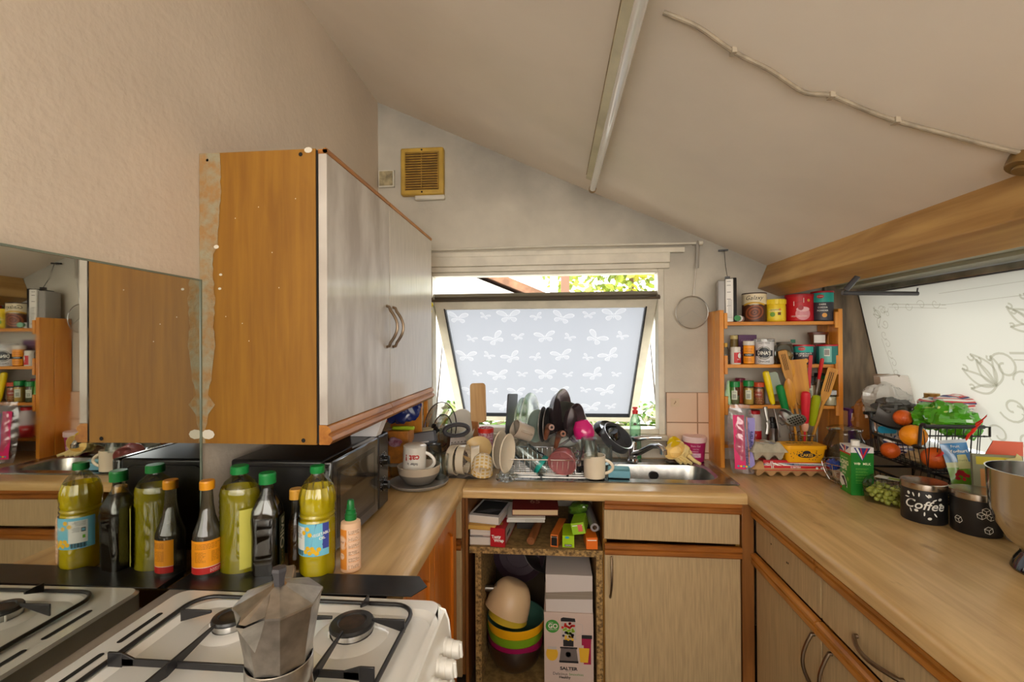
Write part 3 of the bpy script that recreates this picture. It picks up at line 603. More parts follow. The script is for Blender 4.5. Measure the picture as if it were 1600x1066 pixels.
runit('beige base cabinet on the right with a missing drawer handle nearest the corner',j1,2.02,1.585,None)
runit('beige base cabinet on the right whose drawer has a bowed metal handle',.95,j1,1.49,1.285)
runit('beige base cabinet on the right nearest the viewer, at the bottom edge',.35,.95,.90,.65)
# left orange cupboard
un=thing('base_cabinet','orange pine cupboard with an arched panel door beside the cooker','cabinet')
g=G(); g.bb((-.99,1.24,.05),(-.45,1.256,.85)); g.bb((-.99,1.98,.05),(-.45,1.996,.85)); g.bb((-.99,1.256,.05),(-.45,1.98,.066)); obj('carcass',g,m_carc,un)
for k,(a,c_) in enumerate(((1.245,1.62),(1.625,1.996))):
    g=G(); w_=c_-a; fr=.062; top=.845
    T=Matrix.Translation((-.448,a,.05))@Matrix.Rotation(PI/2,4,'Z')@Matrix.Rotation(PI/2,4,'X')
    H_=top-.05
    g.prism([(0,0),(fr,0),(fr,H_),(0,H_)],0,.02,T=T); g.prism([(w_-fr,0),(w_,0),(w_,H_),(w_-fr,H_)],0,.02,T=T); g.prism([(fr,0),(w_-fr,0),(w_-fr,fr),(fr,fr)],0,.02,T=T)
    ap=[(w_-fr,H_),(fr,H_),(fr,H_-.13)]+[(fr+(w_-2*fr)*t,H_-.13+.06*math.sin(PI*t)) for t in [i/12 for i in range(1,12)]]+[(w_-fr,H_-.13)]
    g.prism(ap,0,.02,T=T); d=obj('door',g,m_door,un,bevel=.003)
    g=G(); g.prism([(fr,fr),(w_-fr,fr),(w_-fr,H_-.05),(fr,H_-.05)],0,.009,T=T); obj('door_panel',g,m_door,d)
# ================= cooker =================
HZ=.915
ck=thing('gas_cooker','white enamel gas cooker with black pan supports in the foreground','cooker',(-.6,.75,0))
def L(x,y,z): return (x+.6,y-.75,z)
x0,x1,ya,yb=-.952,-.268,.45,1.105
g=G(); g.bb(L(x0,ya,.02),L(x1+.0,yb,HZ-.05)); obj('body',g,m_enamel,ck,bevel=.006)
g=G(); # pressed hob plate with rounded rim and sunken well
o1=rrect(x1-x0,yb-ya,.03,6,(x0+x1)/2+.6,(ya+yb)/2-.75); cx_,cy_=(-.592+.6),( .765-.75)
o2=rrect(x1-x0-.012,yb-ya-.012,.03,6,(x0+x1)/2+.6,(ya+yb)/2-.75); o3=rrect(.605,.60,.06,6,cx_+.03,cy_-.002); o4=rrect(.575,.57,.055,6,cx_+.03,cy_-.002)
ringfill(g,o1,o1,HZ-.05,HZ-.006); ringfill(g,o1,o2,HZ-.006,HZ); ringfill(g,o2,o3,HZ,HZ); ringfill(g,o3,o4,HZ,HZ-.009); g.add([(x,y,HZ-.009) for x,y in o4],[tuple(range(len(o4)))])
for (bx,by,br) in ((-.44,.972,.045),(-.722,.972,.036),(-.44,.665,.036),(-.722,.665,.045)): g.lathe([(br*1.75,-.0088),(br*1.5,-.004),(br*1.0,-.002)],32,T=TR(L(bx,by,HZ)))
obj('hob_plate',g,m_enamel,ck,ang=50)
g=G()
for (sy,ly) in ((1.0,.11),(.86,.12),(.70,.12)):
    g.add([(x,y,HZ+.001) for x,y in rrect(.012,ly,.006,4,-.912+.6,sy-ly/2-.75)],[tuple(range(20))])
obj('vent_slot',g,m_dark,ck)
g=G(); g.add([L(x0+.01,yb-.03,HZ+.0008),L(x0+.02,yb-.03,HZ+.0008),L(x0+.02,ya,HZ+.0008),L(x0+.01,ya,HZ+.0008)],[(0,1,2,3)]); 
# control panel bulging out at the front (towards the room)
g=G(); pr=[(-.004,HZ-.004),(.008,HZ-.008),(.016,HZ-.03),(.022,HZ-.08),(.026,HZ-.16),(.0,HZ-.17)]
vs=[]; 
for y in (ya,yb-.028): vs+=[L(x1+a,y,z) for a,z in pr]
n=len(pr); g.add(vs,[(i,(i+1)%n,n+(i+1)%n,n+i) for i in range(n)]+[tuple(range(n)),tuple(range(n,2*n))[::-1]]); obj('control_panel',g,m_enamel,ck,bevel=.003,ang=50)
g=G(); g.bb(L(x1+.001,ya,.1),L(x1+.03,yb-.01,HZ-.18)); obj('oven_door',g,m_enamel,ck,bevel=.006)
ta=R(90+0)
for k,y in enumerate((1.035,.972,.909,.846,.783)):
    g=G(); T=TR(L(-.25,y,HZ-.074),(0,R(86),0)); 
    g.lathe([(0,0),(.026,0),(.026,.006),(.0225,.008),(.021,.02),(.0,.02)],28,T=T); g.lathe([(.019,.018),(.018,.034),(.016,.036),(0,.036)],28,T=T); g.box((0,0,.032),(.033,.009,.018),T=T)
    obj('knob',g,m_white,ck,bevel=.0015)
for k,(bx,by,br) in enumerate(((-.44,.972,.045),(-.722,.972,.036),(-.44,.665,.036),(-.722,.665,.045))):
    g=G(); g.lathe([(br*.95,-.006),(br*1.0,.010),(br*.98,.012)],32,T=TR(L(bx,by,HZ)))
    b_=obj('burner',g,m_alu,ck)
    g=G(); g.lathe([(0,.019),(br*.62,.0185),(br*.68,.0215),(br*.98,.020),(br*1.05,.016),(br*1.05,.012),(br*.9,.011)],32,T=TR(L(bx,by,HZ)))
    g.lathe([(0,.0188),(br*.6,.0183)],24,T=TR(L(bx,by,HZ+.0003)),mi=1); obj('burner_cap',g,[m_iron,M('burnt_cap',(66,48,38),.5,var=.4,vs=50)],b_)
    g=G(); g.cyl(.002,-.008,.012,6,T=TR(L(bx-br*.9,by-br*.55,HZ))); obj('spark_pin',g,m_white,b_)
g=G(); fz=HZ+.007
def bar(a,b,h0,h1,t=.0045):
    (xa,yA),(xb,yB)=a,b; dx,dy=xb-xa,yB-yA; d=math.hypot(dx,dy); nx,ny=-dy/d*t/2,dx/d*t/2
    vs=[L(xa+nx,yA+ny,h0[0]),L(xa-nx,yA-ny,h0[0]),L(xb-nx,yB-ny,h1[0]),L(xb+nx,yB+ny,h1[0]),L(xa+nx,yA+ny,h0[1]),L(xa-nx,yA-ny,h0[1]),L(xb-nx,yB-ny,h1[1]),L(xb+nx,yB+ny,h1[1])]
    g.add(vs,[(0,3,2,1),(4,5,6,7),(0,1,5,4),(1,2,6,5),(2,3,7,6),(3,0,4,7)])
fr_=rrect(.545,.53,.05,6,(-.598),.80); g.tube([L(x,y,fz) for x,y in fr_],.005,8,closed=True)
lo,hi=fz-.002,fz+.022
for bx in (-.44,-.722):
    o_=1 if bx>-.5 else -1
    bar((bx,1.062),(bx,1.018),(lo,hi),(hi-.006,hi)); bar((bx,.80),(bx,.925),(lo,hi),(hi-.006,hi))      # fingers along the depth
    bar((bx+o_*.118,.972),(bx+o_*.045,.972),(lo-.004,hi),(hi-.006,hi)); bar((bx-o_*.125,.972),(bx-o_*.045,.972),(lo+.01,hi),(hi-.006,hi))
    bar((bx,.80),(bx,.72),(lo,hi),(hi-.006,hi)); bar((bx+o_*.118,.665),(bx+o_*.045,.665),(lo,hi),(hi-.006,hi)); bar((bx-o_*.125,.665),(bx-o_*.045,.665),(lo+.01,hi),(hi-.006,hi))
bar((-.865,.825),(-.835,.825),(lo-.004,hi),(lo-.004,hi)); bar((-.835,.825),(-.36,.825),(lo,hi-.010),(lo,hi-.010)); bar((-.36,.825),(-.331,.825),(lo-.004,hi),(lo-.004,hi)); bar((-.39,.825),(-.36,.825),(lo,hi-.010),(lo-.002,hi)); bar((-.81,.825),(-.835,.825),(lo,hi-.010),(lo-.002,hi))
obj('pan_support',g,m_iron,ck,bevel=.001)
g=G(); g.add([(-.988,1.098,.9165),(-.352,1.112,.9165),(-.325,1.16,.9165),(-.36,1.21,.9165),(-.988,1.198,.9165),(-.988,1.098,.914),(-.352,1.112,.914),(-.325,1.16,.914),(-.36,1.21,.914),(-.988,1.198,.914)],[(0,1,2,3,4),(9,8,7,6,5),(0,5,6,1),(1,6,7,2),(2,7,8,3),(3,8,9,4),(4,9,5,0)])
g.bb((-.988,1.125,.9005),(-.42,1.19,.914))
one('gap_strip',g,[M('dark_gap_strip',(40,38,38),.3,.3,var=.3,vs=20)],'flat dark metal strip bridging the cooker and the left worktop','strip',bevel=.0008)

# ================= moka pot =================
mk=thing('moka_pot','dented aluminium stovetop coffee pot with a faceted body standing on the pan support','coffee pot',(-.415,.665,fz+.0225),R(0))
sc=1.0
def octo(prof,n=8,rot=22.5,gg=None,T=None):
    vs=[];
    for r_,z_ in prof:
        for i in range(n):
            a=R(rot+360*i/n); vs.append((r_*math.cos(a),r_*math.sin(a),z_))
    fs=[(j*n+i,j*n+(i+1)%n,(j+1)*n+(i+1)%n,(j+1)*n+i) for j in range(len(prof)-1) for i in range(n)]
    gg.add(vs,fs,T)
g=G(); octo([(0,0),(.064,0),(.067,.006),(.050,.104)],8,10,g); g.lathe([(.050,.094),(.0515,.1),(.0515,.127),(.0505,.128)],40); obj('boiler',g,m_alu,mk,smooth=True,ang=25)
g=G(); g.cyl(.006,0,.008,10,T=TR((-.012,-.0535,.085),(R(75),0,0))); g.cyl(.0025,.008,.01,8,T=TR((-.012,-.0535,.085),(R(75),0,0)),mi=1); obj('safety_valve',g,[m_brass,m_dark],mk)
g=G(); # upper jug: ten facets flaring upwards with a spout
mk.scale=(.92,.92,.955)
n=8; U=[]; zs=[(.0505,.128),(.051,.14),(.0655,.222)]
for r_,z_ in zs:
    for i in range(n):
        a=R(-112.5+10+360*i/n+22.5*0); U.append((r_*math.cos(a)*1.0,r_*math.sin(a),z_))
g.add(U,[(j*n+i,j*n+(i+1)%n,(j+1)*n+(i+1)%n,(j+1)*n+i) for j in range(2) for i in range(n)]); 
g.add([(0.046*math.cos(R(10+45*i)),.046*math.sin(R(10+45*i)),.135) for i in range(8)],[tuple(range(8))])
sa=R(-97)
cs,sn=math.cos(sa),math.sin(sa)
def SP(r_,t,z_): return (r_*cs-t*sn, r_*sn+t*cs, z_)
g.add([SP(.052,0,.165),SP(.058,.022,.222),SP(.058,-.022,.222),SP(.083,.007,.222),SP(.083,-.007,.222),SP(.081,0,.212)],[(0,5,3,1),(0,2,4,5),(5,4,3)])
obj('jug',g,m_alu,mk,ang=20)
g=G(); 
rim=[(.067*math.cos(R(-102.5+45*i)),.067*math.sin(R(-102.5+45*i)),.223) for i in range(8)]
tipz=.243; g.add(rim+[(.012*math.cos(R(-102.5+45*i)),.012*math.sin(R(-102.5+45*i)),tipz) for i in range(8)]+[(p[0],p[1],.2195) for p in rim],[(i,(i+1)%8,8+(i+1)%8,8+i) for i in range(8)]+[tuple(range(8,16))]+[(16+i,16+(i+1)%8,(i+1)%8,i) for i in range(8)])
g.add([SP(.056,.02,.2245),SP(.056,-.02,.2245),SP(.079,.006,.2235),SP(.079,-.006,.2235),SP(.02,.0,.241)],[(4,0,2),(4,2,3),(4,3,1)])
lid=obj('lid',g,m_alu,mk,ang=15)
g=G(); octo([(0,tipz-.002),(.0085,tipz-.002),(.0095,tipz+.012),(.0125,tipz+.022),(.011,tipz+.027),(0,tipz+.029)],6,0,g); obj('lid_knob',g,m_rubber,lid,ang=15)
g=G(); ha=R(112); hc,hs=math.cos(ha),math.sin(ha)
def HP(r_,t,z_): return (r_*hc-t*hs,r_*hs+t*hc,z_)
pp=[(.066,.205),(.078,.224),(.095,.228),(.112,.222),(.113,.205),(.104,.15),(.098,.10),(.085,.10),(.092,.15),(.098,.198),(.085,.206),(.068,.195)]
vs=[HP(r_,t,z_) for t in (-.009,.009) for r_,z_ in pp]; n=len(pp); g.add(vs,[(i,(i+1)%n,n+(i+1)%n,n+i) for i in range(n)]+[tuple(range(n))[::-1],tuple(range(n,2*n))]); obj('handle',g,m_black,mk,bevel=.002)
g=G(); g.add([HP(.06,-.01,.226),HP(.06,.01,.226),HP(.085,.01,.235),HP(.085,-.01,.235),HP(.06,-.01,.214),HP(.06,.01,.214),HP(.085,.01,.224),HP(.085,-.01,.224)],[(0,3,2,1),(4,5,6,7),(0,1,5,4),(1,2,6,5),(2,3,7,6),(3,0,4,7)]); obj('hinge',g,m_steel,mk)

# ================= oil and sauce bottles =================
WT=.9005
m_green=pl('green_cap',(20,130,60),.3); m_yellow=pl('amber_cap',(226,150,20),.35)
def oilglass(n,c,b=.5): return glassm(n,c,.15,.04,b,c)
m_oil=glassm('yellow_oil',(252,232,60),.1,.03,.85,(255,228,20)); m_oil2=glassm('olive_oil',(220,206,70),.1,.04,.72,(200,184,30)); m_dkoil=glassm('dark_bottle',(70,50,24),.2,.05,.55,(40,28,16)); m_soy=glassm('soy_dark',(60,34,18),.15,.05,.7,(30,16,10)); m_smallb=glassm('brown_glass',(150,110,50),.2,.04,.3,(110,70,20))
def bottle(name,label,loc,prof,m,liqprof=None,mliq=None,cap=None,mcap=None,n=36,rot=0,rf=None,sx=1,sy=1,group=None):
    t=thing(name,label,'bottle',loc,rot,group); g=G(); g.lathe(prof,n,rf=rf,sx=sx,sy=sy); b=obj('body',g,m,t)
    if liqprof: g=G(); g.lathe(liqprof,n,rf=rf,sx=sx,sy=sy); obj('contents',g,mliq,t)
    if cap: g=G(); g.lathe(cap,28,rf=lambda a,z:1+.015*math.cos(a*28)); obj('cap',g,mcap,t,ang=20)
    return t
def paralines(g,mp,u0,v0,w,n,dv,hh,mi,seed=1):
    rr=random.Random(seed)
    for k in range(n):
        ww=w*rr.uniform(.7,1); uu=u0; 
        while uu<u0+ww:
            q=min(rr.uniform(.004,.012),u0+ww-uu); g.mrect(mp,uu,v0-k*dv,uu+q*.85,v0-k*dv+hh,mi=mi); uu+=q
m_bottle=glassm('bottle_plastic',(248,250,248),.1)
# tall ridged vegetable oil bottle
r0=.048
pr=[(0,.004),(.03,0),(.042,.002),(.046,.012)]+[(.0475+.0018*math.sin(i*PI),.02+i*.012) for i in range(4)]+[(.0475,.072),(.0475,.158),(.045,.163),(.048,.170),(.045,.177),(.048,.184),(.0465,.192),(.0475,.205),(.046,.225),(.041,.245),(.032,.262),(.02,.275),(.0165,.280),(.0165,.287)]
ribs=lambda a,z: 1+(.035*math.cos(a*14) if z>.20 and z<.27 else .02*math.cos(a*7) if z<.06 else 0)
p=Zp(493,905); veg=bottle('oil_bottle','clear ribbed bottle of bright yellow vegetable oil with a blue label and green cap',(-.652,1.225,WT),pr,m_bottle,[(max(r_-.0025,0),z_+.002) for r_,z_ in pr if z_<.255],m_oil,[(.0,.284),(.018,.284),(.019,.288),(.0185,.303),(0,.305)],m_green,n=56,rot=0,rf=ribs)
del p
g=G(); mp=cmap(.0487,-100); g.mrect(mp,-.062,.072,.062,.158,24,mi=0); mp2=cmap(.0491,-100); mp3=cmap(.0494,-100)
g.mrect(mp2,-.045,.088,-.003,.150,8,mi=1); g.mpoly(mp2,[(.015,.1),(.045,.1),(.055,.158),(.028,.158)],mi=2); g.mrect(mp2,.045,.09,.062,.158,4,mi=2)
for k,(u,v) in enumerate(((.0,.085),(.012,.082),(.022,.086),(.03,.08),(.006,.094),(.018,.093),(.035,.09),(-.005,.135),(.005,.145),(.012,.13))): g.mdisc(mp3 if k%2 else mp2,u,v,.006,12,mi=3)
g.text(mp3,'VEGETABLE',.042,.130,.0105,mi=1,bold=.02,rot=.15,sx=.9); g.text(mp3,'OIL',.044,.119,.0105,mi=1,bold=.02,rot=.15)
for k in range(16): g.mrect(mp2,-.042+k*.0022,.075,-.042+k*.0022+(.0014 if k%3 else .0008),.088,mi=(4))
g.mrect(mp2,-.044,.073,-.006,.0745,2,mi=1); g.mrect(mp3,-.041,.118,-.031,.130,2,mi=4); g.mrect(mp3,-.039,.121,-.033,.127,2,mi=0); paralines(g,mp3,-.041,.146,.034,4,.0035,.0012,4); paralines(g,mp3,-.028,.13,.02,4,.0035,.0012,4,3); g.mrect(mp3,-.040,.1,-.034,.109,1,mi=5)
obj('paper_label',g,[pl('label_blue',(120,200,226),.5),pl('label_white',(236,238,232),.5),pl('label_navy',(62,74,160),.5),pl('label_yellow',(240,190,30),.5),pl('ink',(30,30,36),.5),pl('leaf_green_ink',(110,180,50),.5)],veg,smooth=False)
# ribbed wide olive coloured bottle with handle flat side
pr=[(0,.004),(.045,0),(.052,.004)]+[q for i in range(14) for q in ((.0543,.012+i*.0148),(.0524,.0195+i*.0148))]+[(.054,.222),(.05,.24),(.04,.257),(.026,.268),(.019,.274),(.018,.283)]
t=bottle('oil_bottle','wide bottle of olive coloured oil with horizontal ribs and a green cap',(-.878,1.222,WT),pr,m_bottle,[(max(r_-.0015,0),z_+.002) for r_,z_ in pr if z_<.25],m_oil2,[(0,.279),(.023,.279),(.023,.297),(.021,.300),(0,.3)],m_green,n=40,rot=R(0),sx=1,sy=.8)
g=G(); mp=cmap(.0562,-52); g.mrect(mp,-.004,.03,.03,.19,8,mi=0); g.text(cmap(.0565,-52),'SUN OIL',.012,.15,.012,mi=1,rot=PI/2) if 0 else None; obj('paper_label',g,[pl('label_pale_yellow',(206,200,90),.5),pl('label_red',(190,30,30),.5)],t,smooth=False)
# dark square oil bottle
sq=lambda a,z: (1/max(abs(math.cos((a+PI/4)%(PI/2)-PI/4)),.80))*(1 if z<.2 else 1)*.92
pr=[(0,.003),(.028,0),(.033,.004),(.0345,.05),(.034,.12),(.036,.165),(.034,.19),(.026,.215),(.0165,.235),(.0145,.25),(.014,.262)]
def sqf(a,z):
    s_=1/max(abs(math.cos((a+PI/4)%(PI/2)-PI/4)),.82); k=1 if z<.19 else max(0,1-(z-.19)/.045); return 1+(s_-1)*k
t=bottle('oil_bottle','dark square shouldered oil bottle with a big green screw cap',(-.785,1.205,WT),pr,m_bottle,[(max(r_-.0025,0),z_+.002) for r_,z_ in pr if z_<.225],m_dkoil,[(0,.258),(.0215,.258),(.0215,.282),(.0195,.287),(0,.287)],m_green,n=48,rot=R(14),rf=sqf)
g=G(); mp=pmap((.0375,0,0),(0,1,0),(0,0,1)); g.mrect(mp,-.022,.03,.022,.17,1); mp=pmap((.038,0,0),(0,1,0),(0,0,1)); g.text(mp,'Olive',0,.12,.04,mi=1,bold=.02,rot=PI/2); g.text(mp,'Extra',0,.06,.025,mi=2,rot=PI/2); obj('paper_label',g,[pl('label_dkgreen',(40,50,24),.5),pl('ink_cream',(220,210,180),.5),pl('ink_gold',(180,150,60),.5)],t,smooth=False)
# two sauce bottles
def sauce(label,x,y,rot,gp):
    pr=[(0,.003),(.03,0),(.0345,.004),(.0355,.012),(.0355,.118),(.0345,.126),(.028,.145),(.02,.17),(.0155,.2),(.0135,.235),(.0135,.25)]
    t=bottle('sauce_bottle',label,(x,y,WT),pr,glassm('smoky_bottle',(200,196,180),.2,.05,.12,(150,140,120)),[(max(r_-.0025,0),z_+.002) for r_,z_ in pr if z_<.04],m_soy,[(0,.243),(.018,.243),(.0185,.262),(.017,.2665),(0,.267)],m_yellow,rot=rot,group=gp)
    g=G(); mp=cmap(.0361,-90); g.mrect(mp,-.056,.042,.056,.112,24,mi=0); g.mrect(cmap(.0363,-90),-.056,.024,.056,.042,24,mi=1); g.mrect(cmap(.0366,-90),-.056,.0415,.056,.0425,24,mi=2); paralines(g,cmap(.0364,-90),-.034,.103,.066,4,.004,.0012,3,2); paralines(g,cmap(.0364,-90),-.034,.082,.03,9,.0032,.001,3,4); paralines(g,cmap(.0364,-90),.008,.082,.026,9,.0032,.001,3,5); paralines(g,cmap(.0365,-90),.005,.035,.03,3,.0035,.001,2,6)
    obj('paper_label',g,[pl('label_orange',(232,148,12),.5),pl('label_crimson',(176,30,26),.5),pl('label_white',(236,238,232),.5),pl('brown_ink',(120,70,10),.5)],t,smooth=False); return t
sauce('brown sauce bottle with an orange and red label and amber cap next to the mirror',-.95,1.19,R(40),None)
# small amber capped bottle behind
pr=[(0,.003),(.02,0),(.024,.005),(.024,.11),(.022,.13),(.014,.16),(.0125,.19),(.0125,.2)]
bottle('oil_bottle','small slim brown bottle with an amber cap between the dark bottle and the yellow oil',(-.735,1.262,WT),pr,m_bottle,[(max(r_-.002,0),z_+.002) for r_,z_ in pr if z_<.14],m_smallb,[(0,.198),(.0185,.198),(.0185,.222),(.0165,.226),(0,.226)],pl('amber_cap2',(216,160,60),.3,coat=.3))
# spray bottle
t=thing('spray_bottle','peach plastic spray bottle with an orange label and green pump top','bottle',(-.574,1.262,WT),R(5))
g=G(); g.lathe([(0,.002),(.024,0),(.0275,.004),(.0275,.128),(.026,.137),(.016,.142),(.0,.143)],32); obj('body',g,pl('peach_plastic',(236,196,160),.4),t)
g=G(); g.lathe([(0,.142),(.0155,.142),(.016,.158),(.0135,.160),(.0135,.17),(.0105,.172),(.0105,.18),(.009,.196),(.0075,.198),(0,.197)],26,rf=lambda a,z:1+(.02*math.cos(a*24) if z<.17 else 0)); g.cyl(.002,0,.004,8,T=TR((-.004,-.0085,.186),(R(90),0,0))); obj('pump',g,pl('pump_green',(10,112,48),.35),t)
g=G(); mp=cmap(.0279,-90); g.mrect(mp,-.043,.012,-.002,.122,10,mi=0); g.mrect(mp,.0,.012,.040,.122,10,mi=1); m3=cmap(.0281,-90); g.mdisc(m3,-.018,.085,.017,24,mi=1,ry=.02); g.mdisc(cmap(.0282,-90),-.018,.085,.016,24,mi=0,ry=.019,r0=.93); g.mdisc(m3,-.018,.048,.009,20,mi=1); m4=cmap(.0283,-90)
g.text(m4,'pour',-.018,.088,.009,mi=2); g.text(m4,'HERBS',-.018,.080,.004,mi=2) if 0 else None; g.text(m4,'MADE IN',-.018,.05,.0038,mi=2); g.text(m4,'100% USA',-.018,.045,.003,mi=2) if 0 else None
for k in range(6): paralines(g,m3,.003,.117-k*.019,.033,3,.0034,.0013,2,k); g.mrect(m3,.003,.1075-k*.019,.036,.1085-k*.019,6,mi=0)
obj('printed_label',g,[pl('label_orange2',(224,140,50),.5),pl('label_peach',(238,202,172),.5),pl('brown_ink2',(130,80,50),.5)],t,smooth=False)

# ================= microwave =================
mw=thing('microwave_oven','black microwave oven with a glossy window standing on the left worktop','microwave',(-.80,1.55,.9))
my0,my1,mx0,mx1=-.235,.235,-.175,.145
g=G(); g.bb((mx0,my0,.012),(mx1-.03,my1,.292)); b_=obj('case',g,M('microwave_black',(30,29,30),.3,var=.2,vs=60),mw,bevel=.008)
g=G(); 
for k in range(2): g.bb((mx0+.02,my0-.001,.02+k*0),(mx1-.06,my0-.0005,.28)) 
g=G(); o_=rrect(.25,.24,.03,5,-.025,.152); g.tube([(x,my0-.001,z) for x,z in o_],.0025,6,closed=True); obj('pressed_rib',g,M('microwave_black',(30,29,30),.3),mw)
g=G(); g.bb((mx1-.03,my0,.012),(mx1,my1-.105,.292)); d=obj('door',g,m_blackgl,mw,bevel=.009,bseg=3)
g=G(); g.bb((mx1-.001,my0+.05,.065),(mx1+.0012,my1-.155,.245)); obj('door_window',g,M('dark_window_glass',(96,94,92),.06,.85),d)
g=G(); g.bb((mx1-.001,my0+.033,.05),(mx1+.0006,my1-.14,.26)); obj('window_border',g,pl('window_border_black',(10,10,10),.1),d)
g=G(); g.bb((mx1-.03,my1-.103,.012),(mx1,my1,.292)); cpn=obj('control_panel',g,M('silver_black_gloss',(70,70,74),.15,.7),mw,bevel=.009,bseg=3)
for z_ in (.19,.095):
    g=G(); g.cyl(.024,0,.005,24,T=TR((mx1,my1-.052,z_),(0,PI/2,0))); g.cyl(.018,.005,.02,24,T=TR((mx1,my1-.052,z_),(0,PI/2,0)),r2=.016); g.box((0,0,.02),(.03,.006,.01),T=TR((mx1,my1-.052,z_),(0,PI/2,0))); obj('dial',g,m_blackgl,cpn,bevel=.001)
g=G()
for z_ in (.19,.095):
    for k in range(10):
        a=R(-120+k*27); g.mdisc(rmap((mx1+.0008,0,0)),my1-.052+.031*math.sin(a),z_+.031*math.cos(a),.0018,6)
obj('dial_marks',g,m_white,cpn,smooth=False)
g=G(); 
for (x,y) in ((mx0+.03,my0+.03),(mx1-.05,my0+.03),(mx0+.03,my1-.03),(mx1-.05,my1-.03)): g.cyl(.012,0.0005,.014,12,T=TR((x,y,0)))
obj('foot',g,m_black,mw)

# ================= fan, switch, rods =================
fn=thing('extractor_fan','yellowed square extractor fan grille high on the back wall','fan',(-.738,2.61,2.523))
g=G(); g.bb((-.125,-.045,-.135),(.125,-.001,.135)); g.bb((-.05,-.03,-.16),(.128,-.001,-.13),mi=1); obj('housing',g,[pl('yellowed_plastic',(206,168,70),.45,var=.12,vs=9),m_offw],fn,bevel=.01,bseg=3)
g=G(); g.bb((-.098,-.047,-.108),(.098,-.044,.108)); obj('recess',g,pl('fan_recess',(96,66,22),.7),fn)
g=G()
for k in range(15): g.box((0,-.05,-.1+k*.0143),(.194,.007,.005),T=TR((0,0,0)))
g.box((0,-.052,0),(.004,.006,.21)); g.box((-.095,-.05,0),(.004,.008,.21)); g.box((.095,-.05,0),(.004,.008,.21))
obj('louvre',g,pl('yellow_louvre',(190,148,48),.5,var=.2,vs=20),fn)
g=G(); 
for z_ in (.12,-.12): g.cyl(.005,0,.003,10,T=TR((0,-.045,z_),(R(90),0,0)))
obj('screw',g,m_dark,fn)
t=thing('wall_socket_box','small painted over square switch plate beside the fan','switch plate',(-.957,2.61,2.497))
g=G(); g.bb((-.048,-.02,-.05),(.048,-.001,.05)); obj('plate',g,m_offw,t,bevel=.004); g=G(); g.bb((-.04,-.0225,-.042),(.04,-.02,.042)); g.tube([(.0+.008*math.cos(a),-.0235,.012*math.sin(a)) for a in [i*PI/6 for i in range(12)]],.002,6,closed=True); obj('face',g,M('dirty_plate',(190,176,138),.5,var=.3,vs=30),t,bevel=.001)
g=G(); g.tube([(-.95,2.575,2.068),(.0,2.572,2.078),(.775,2.575,2.075)],.006,8); g.cyl(.011,0,.02,12,T=TR((.79,2.575,2.075),(0,R(90),0))); g.bb((.765,2.57,2.07),(.775,2.609,2.08))
one('curtain_rod',g,m_offw,'thin painted rod running along the wall above the back window','curtain rod')
t=thing('wire_strainer','round wire mesh strainer hanging on the wall right of the window','strainer',(.752,2.585,1.7))
g=G(); g.tube([(.085*math.cos(a),-.01,.088*math.sin(a)) for a in [i*PI/18 for i in range(36)]],.0028,8,closed=True); obj('rim',g,m_steel,t)
def mesh_mat():
    m=bpy.data.materials.new('fine_mesh'); m.use_nodes=True; n=m.node_tree.nodes; l=m.node_tree.links; n.clear(); o=n.new('ShaderNodeOutputMaterial'); a=n.new('ShaderNodeBsdfTransparent'); b=n.new('ShaderNodeBsdfDiffuse'); b.inputs[0].default_value=lin((170,168,160)); mx=n.new('ShaderNodeMixShader'); mx.inputs[0].default_value=.22; l.new(a.outputs[0],mx.inputs[1]); l.new(b.outputs[0],mx.inputs[2]); l.new(mx.outputs[0],o.inputs[0]); return m
m_mesh=mesh_mat()
g=G(); g.lathe([(.085,0),(.08,.008),(.06,.016),(.03,.02),(0,.021)],32,T=TR((0,-.01,0),(R(-90),0,0))); obj('mesh',g,m_mesh,t)
g=G(); g.tube([(-.07,-.012,-.04),(.0,-.012,.01),(.07,-.012,-.045)],.0015,6); g.tube([(.01,-.01,.088),(.02,-.01,.2),(.03,-.008,.3)],.0022,8); obj('stem',g,m_steel,t)
g=G(); g.tube([(.03,-.008,.24),(.034,-.008,.372)],.009,10,flat=.5); g.tube([(.034,-.008,.37),(.036,-.006,.385),(.034,-.003,.39)],.003,6); obj('grip',g,pl('grey_grip',(150,144,134),.4),t)
# ================= strip light =================
def CP(x,y,dz=0): return Vector((x,y,CEIL(x)-dz))
sl_=math.atan(.461)
t=thing('strip_light','fluorescent strip light fixed along the sloping ceiling','light',(.205,1.75,CEIL(.205)),(0,sl_,0))
g=G(); g.bb((-.022,-1.0,-.035),(.028,.60,-.001)); obj('batten',g,pl('batten_cream',(214,206,172),.4,var=.1,vs=8),t,bevel=.003)
g=G(); g.bb((-.03,-1.0,-.012),(-.022,.61,-.001)); obj('side_flange',g,pl('flange_brown',(164,140,106),.6,var=.2,vs=20),t)
g=G(); g.tube([(.03,-1.0,-.062),(.03,.61,-.062)],.0165,20); obj('tube',g,M('fluorescent_tube',(228,228,226),.12,coat=.6),t)
g=G(); g.tube([(.03,.61,-.062),(.03,.634,-.062)],.019,20); g.bb((.012,.59,-.05),(.034,.612,-.02)); obj('lamp_holder',g,pl('holder_brown',(140,112,72),.5),t)
random.seed(2); g=G(); P=[]
for (x,y) in ((.276,1.16),(.36,1.165),(.456,1.20),(.55,1.215),(.646,1.245),(.7,1.222),(.78,1.225),(.852,1.223),(.95,1.205),(1.03,1.19),(1.093,1.175)): P.append(CP(x,y,.006))
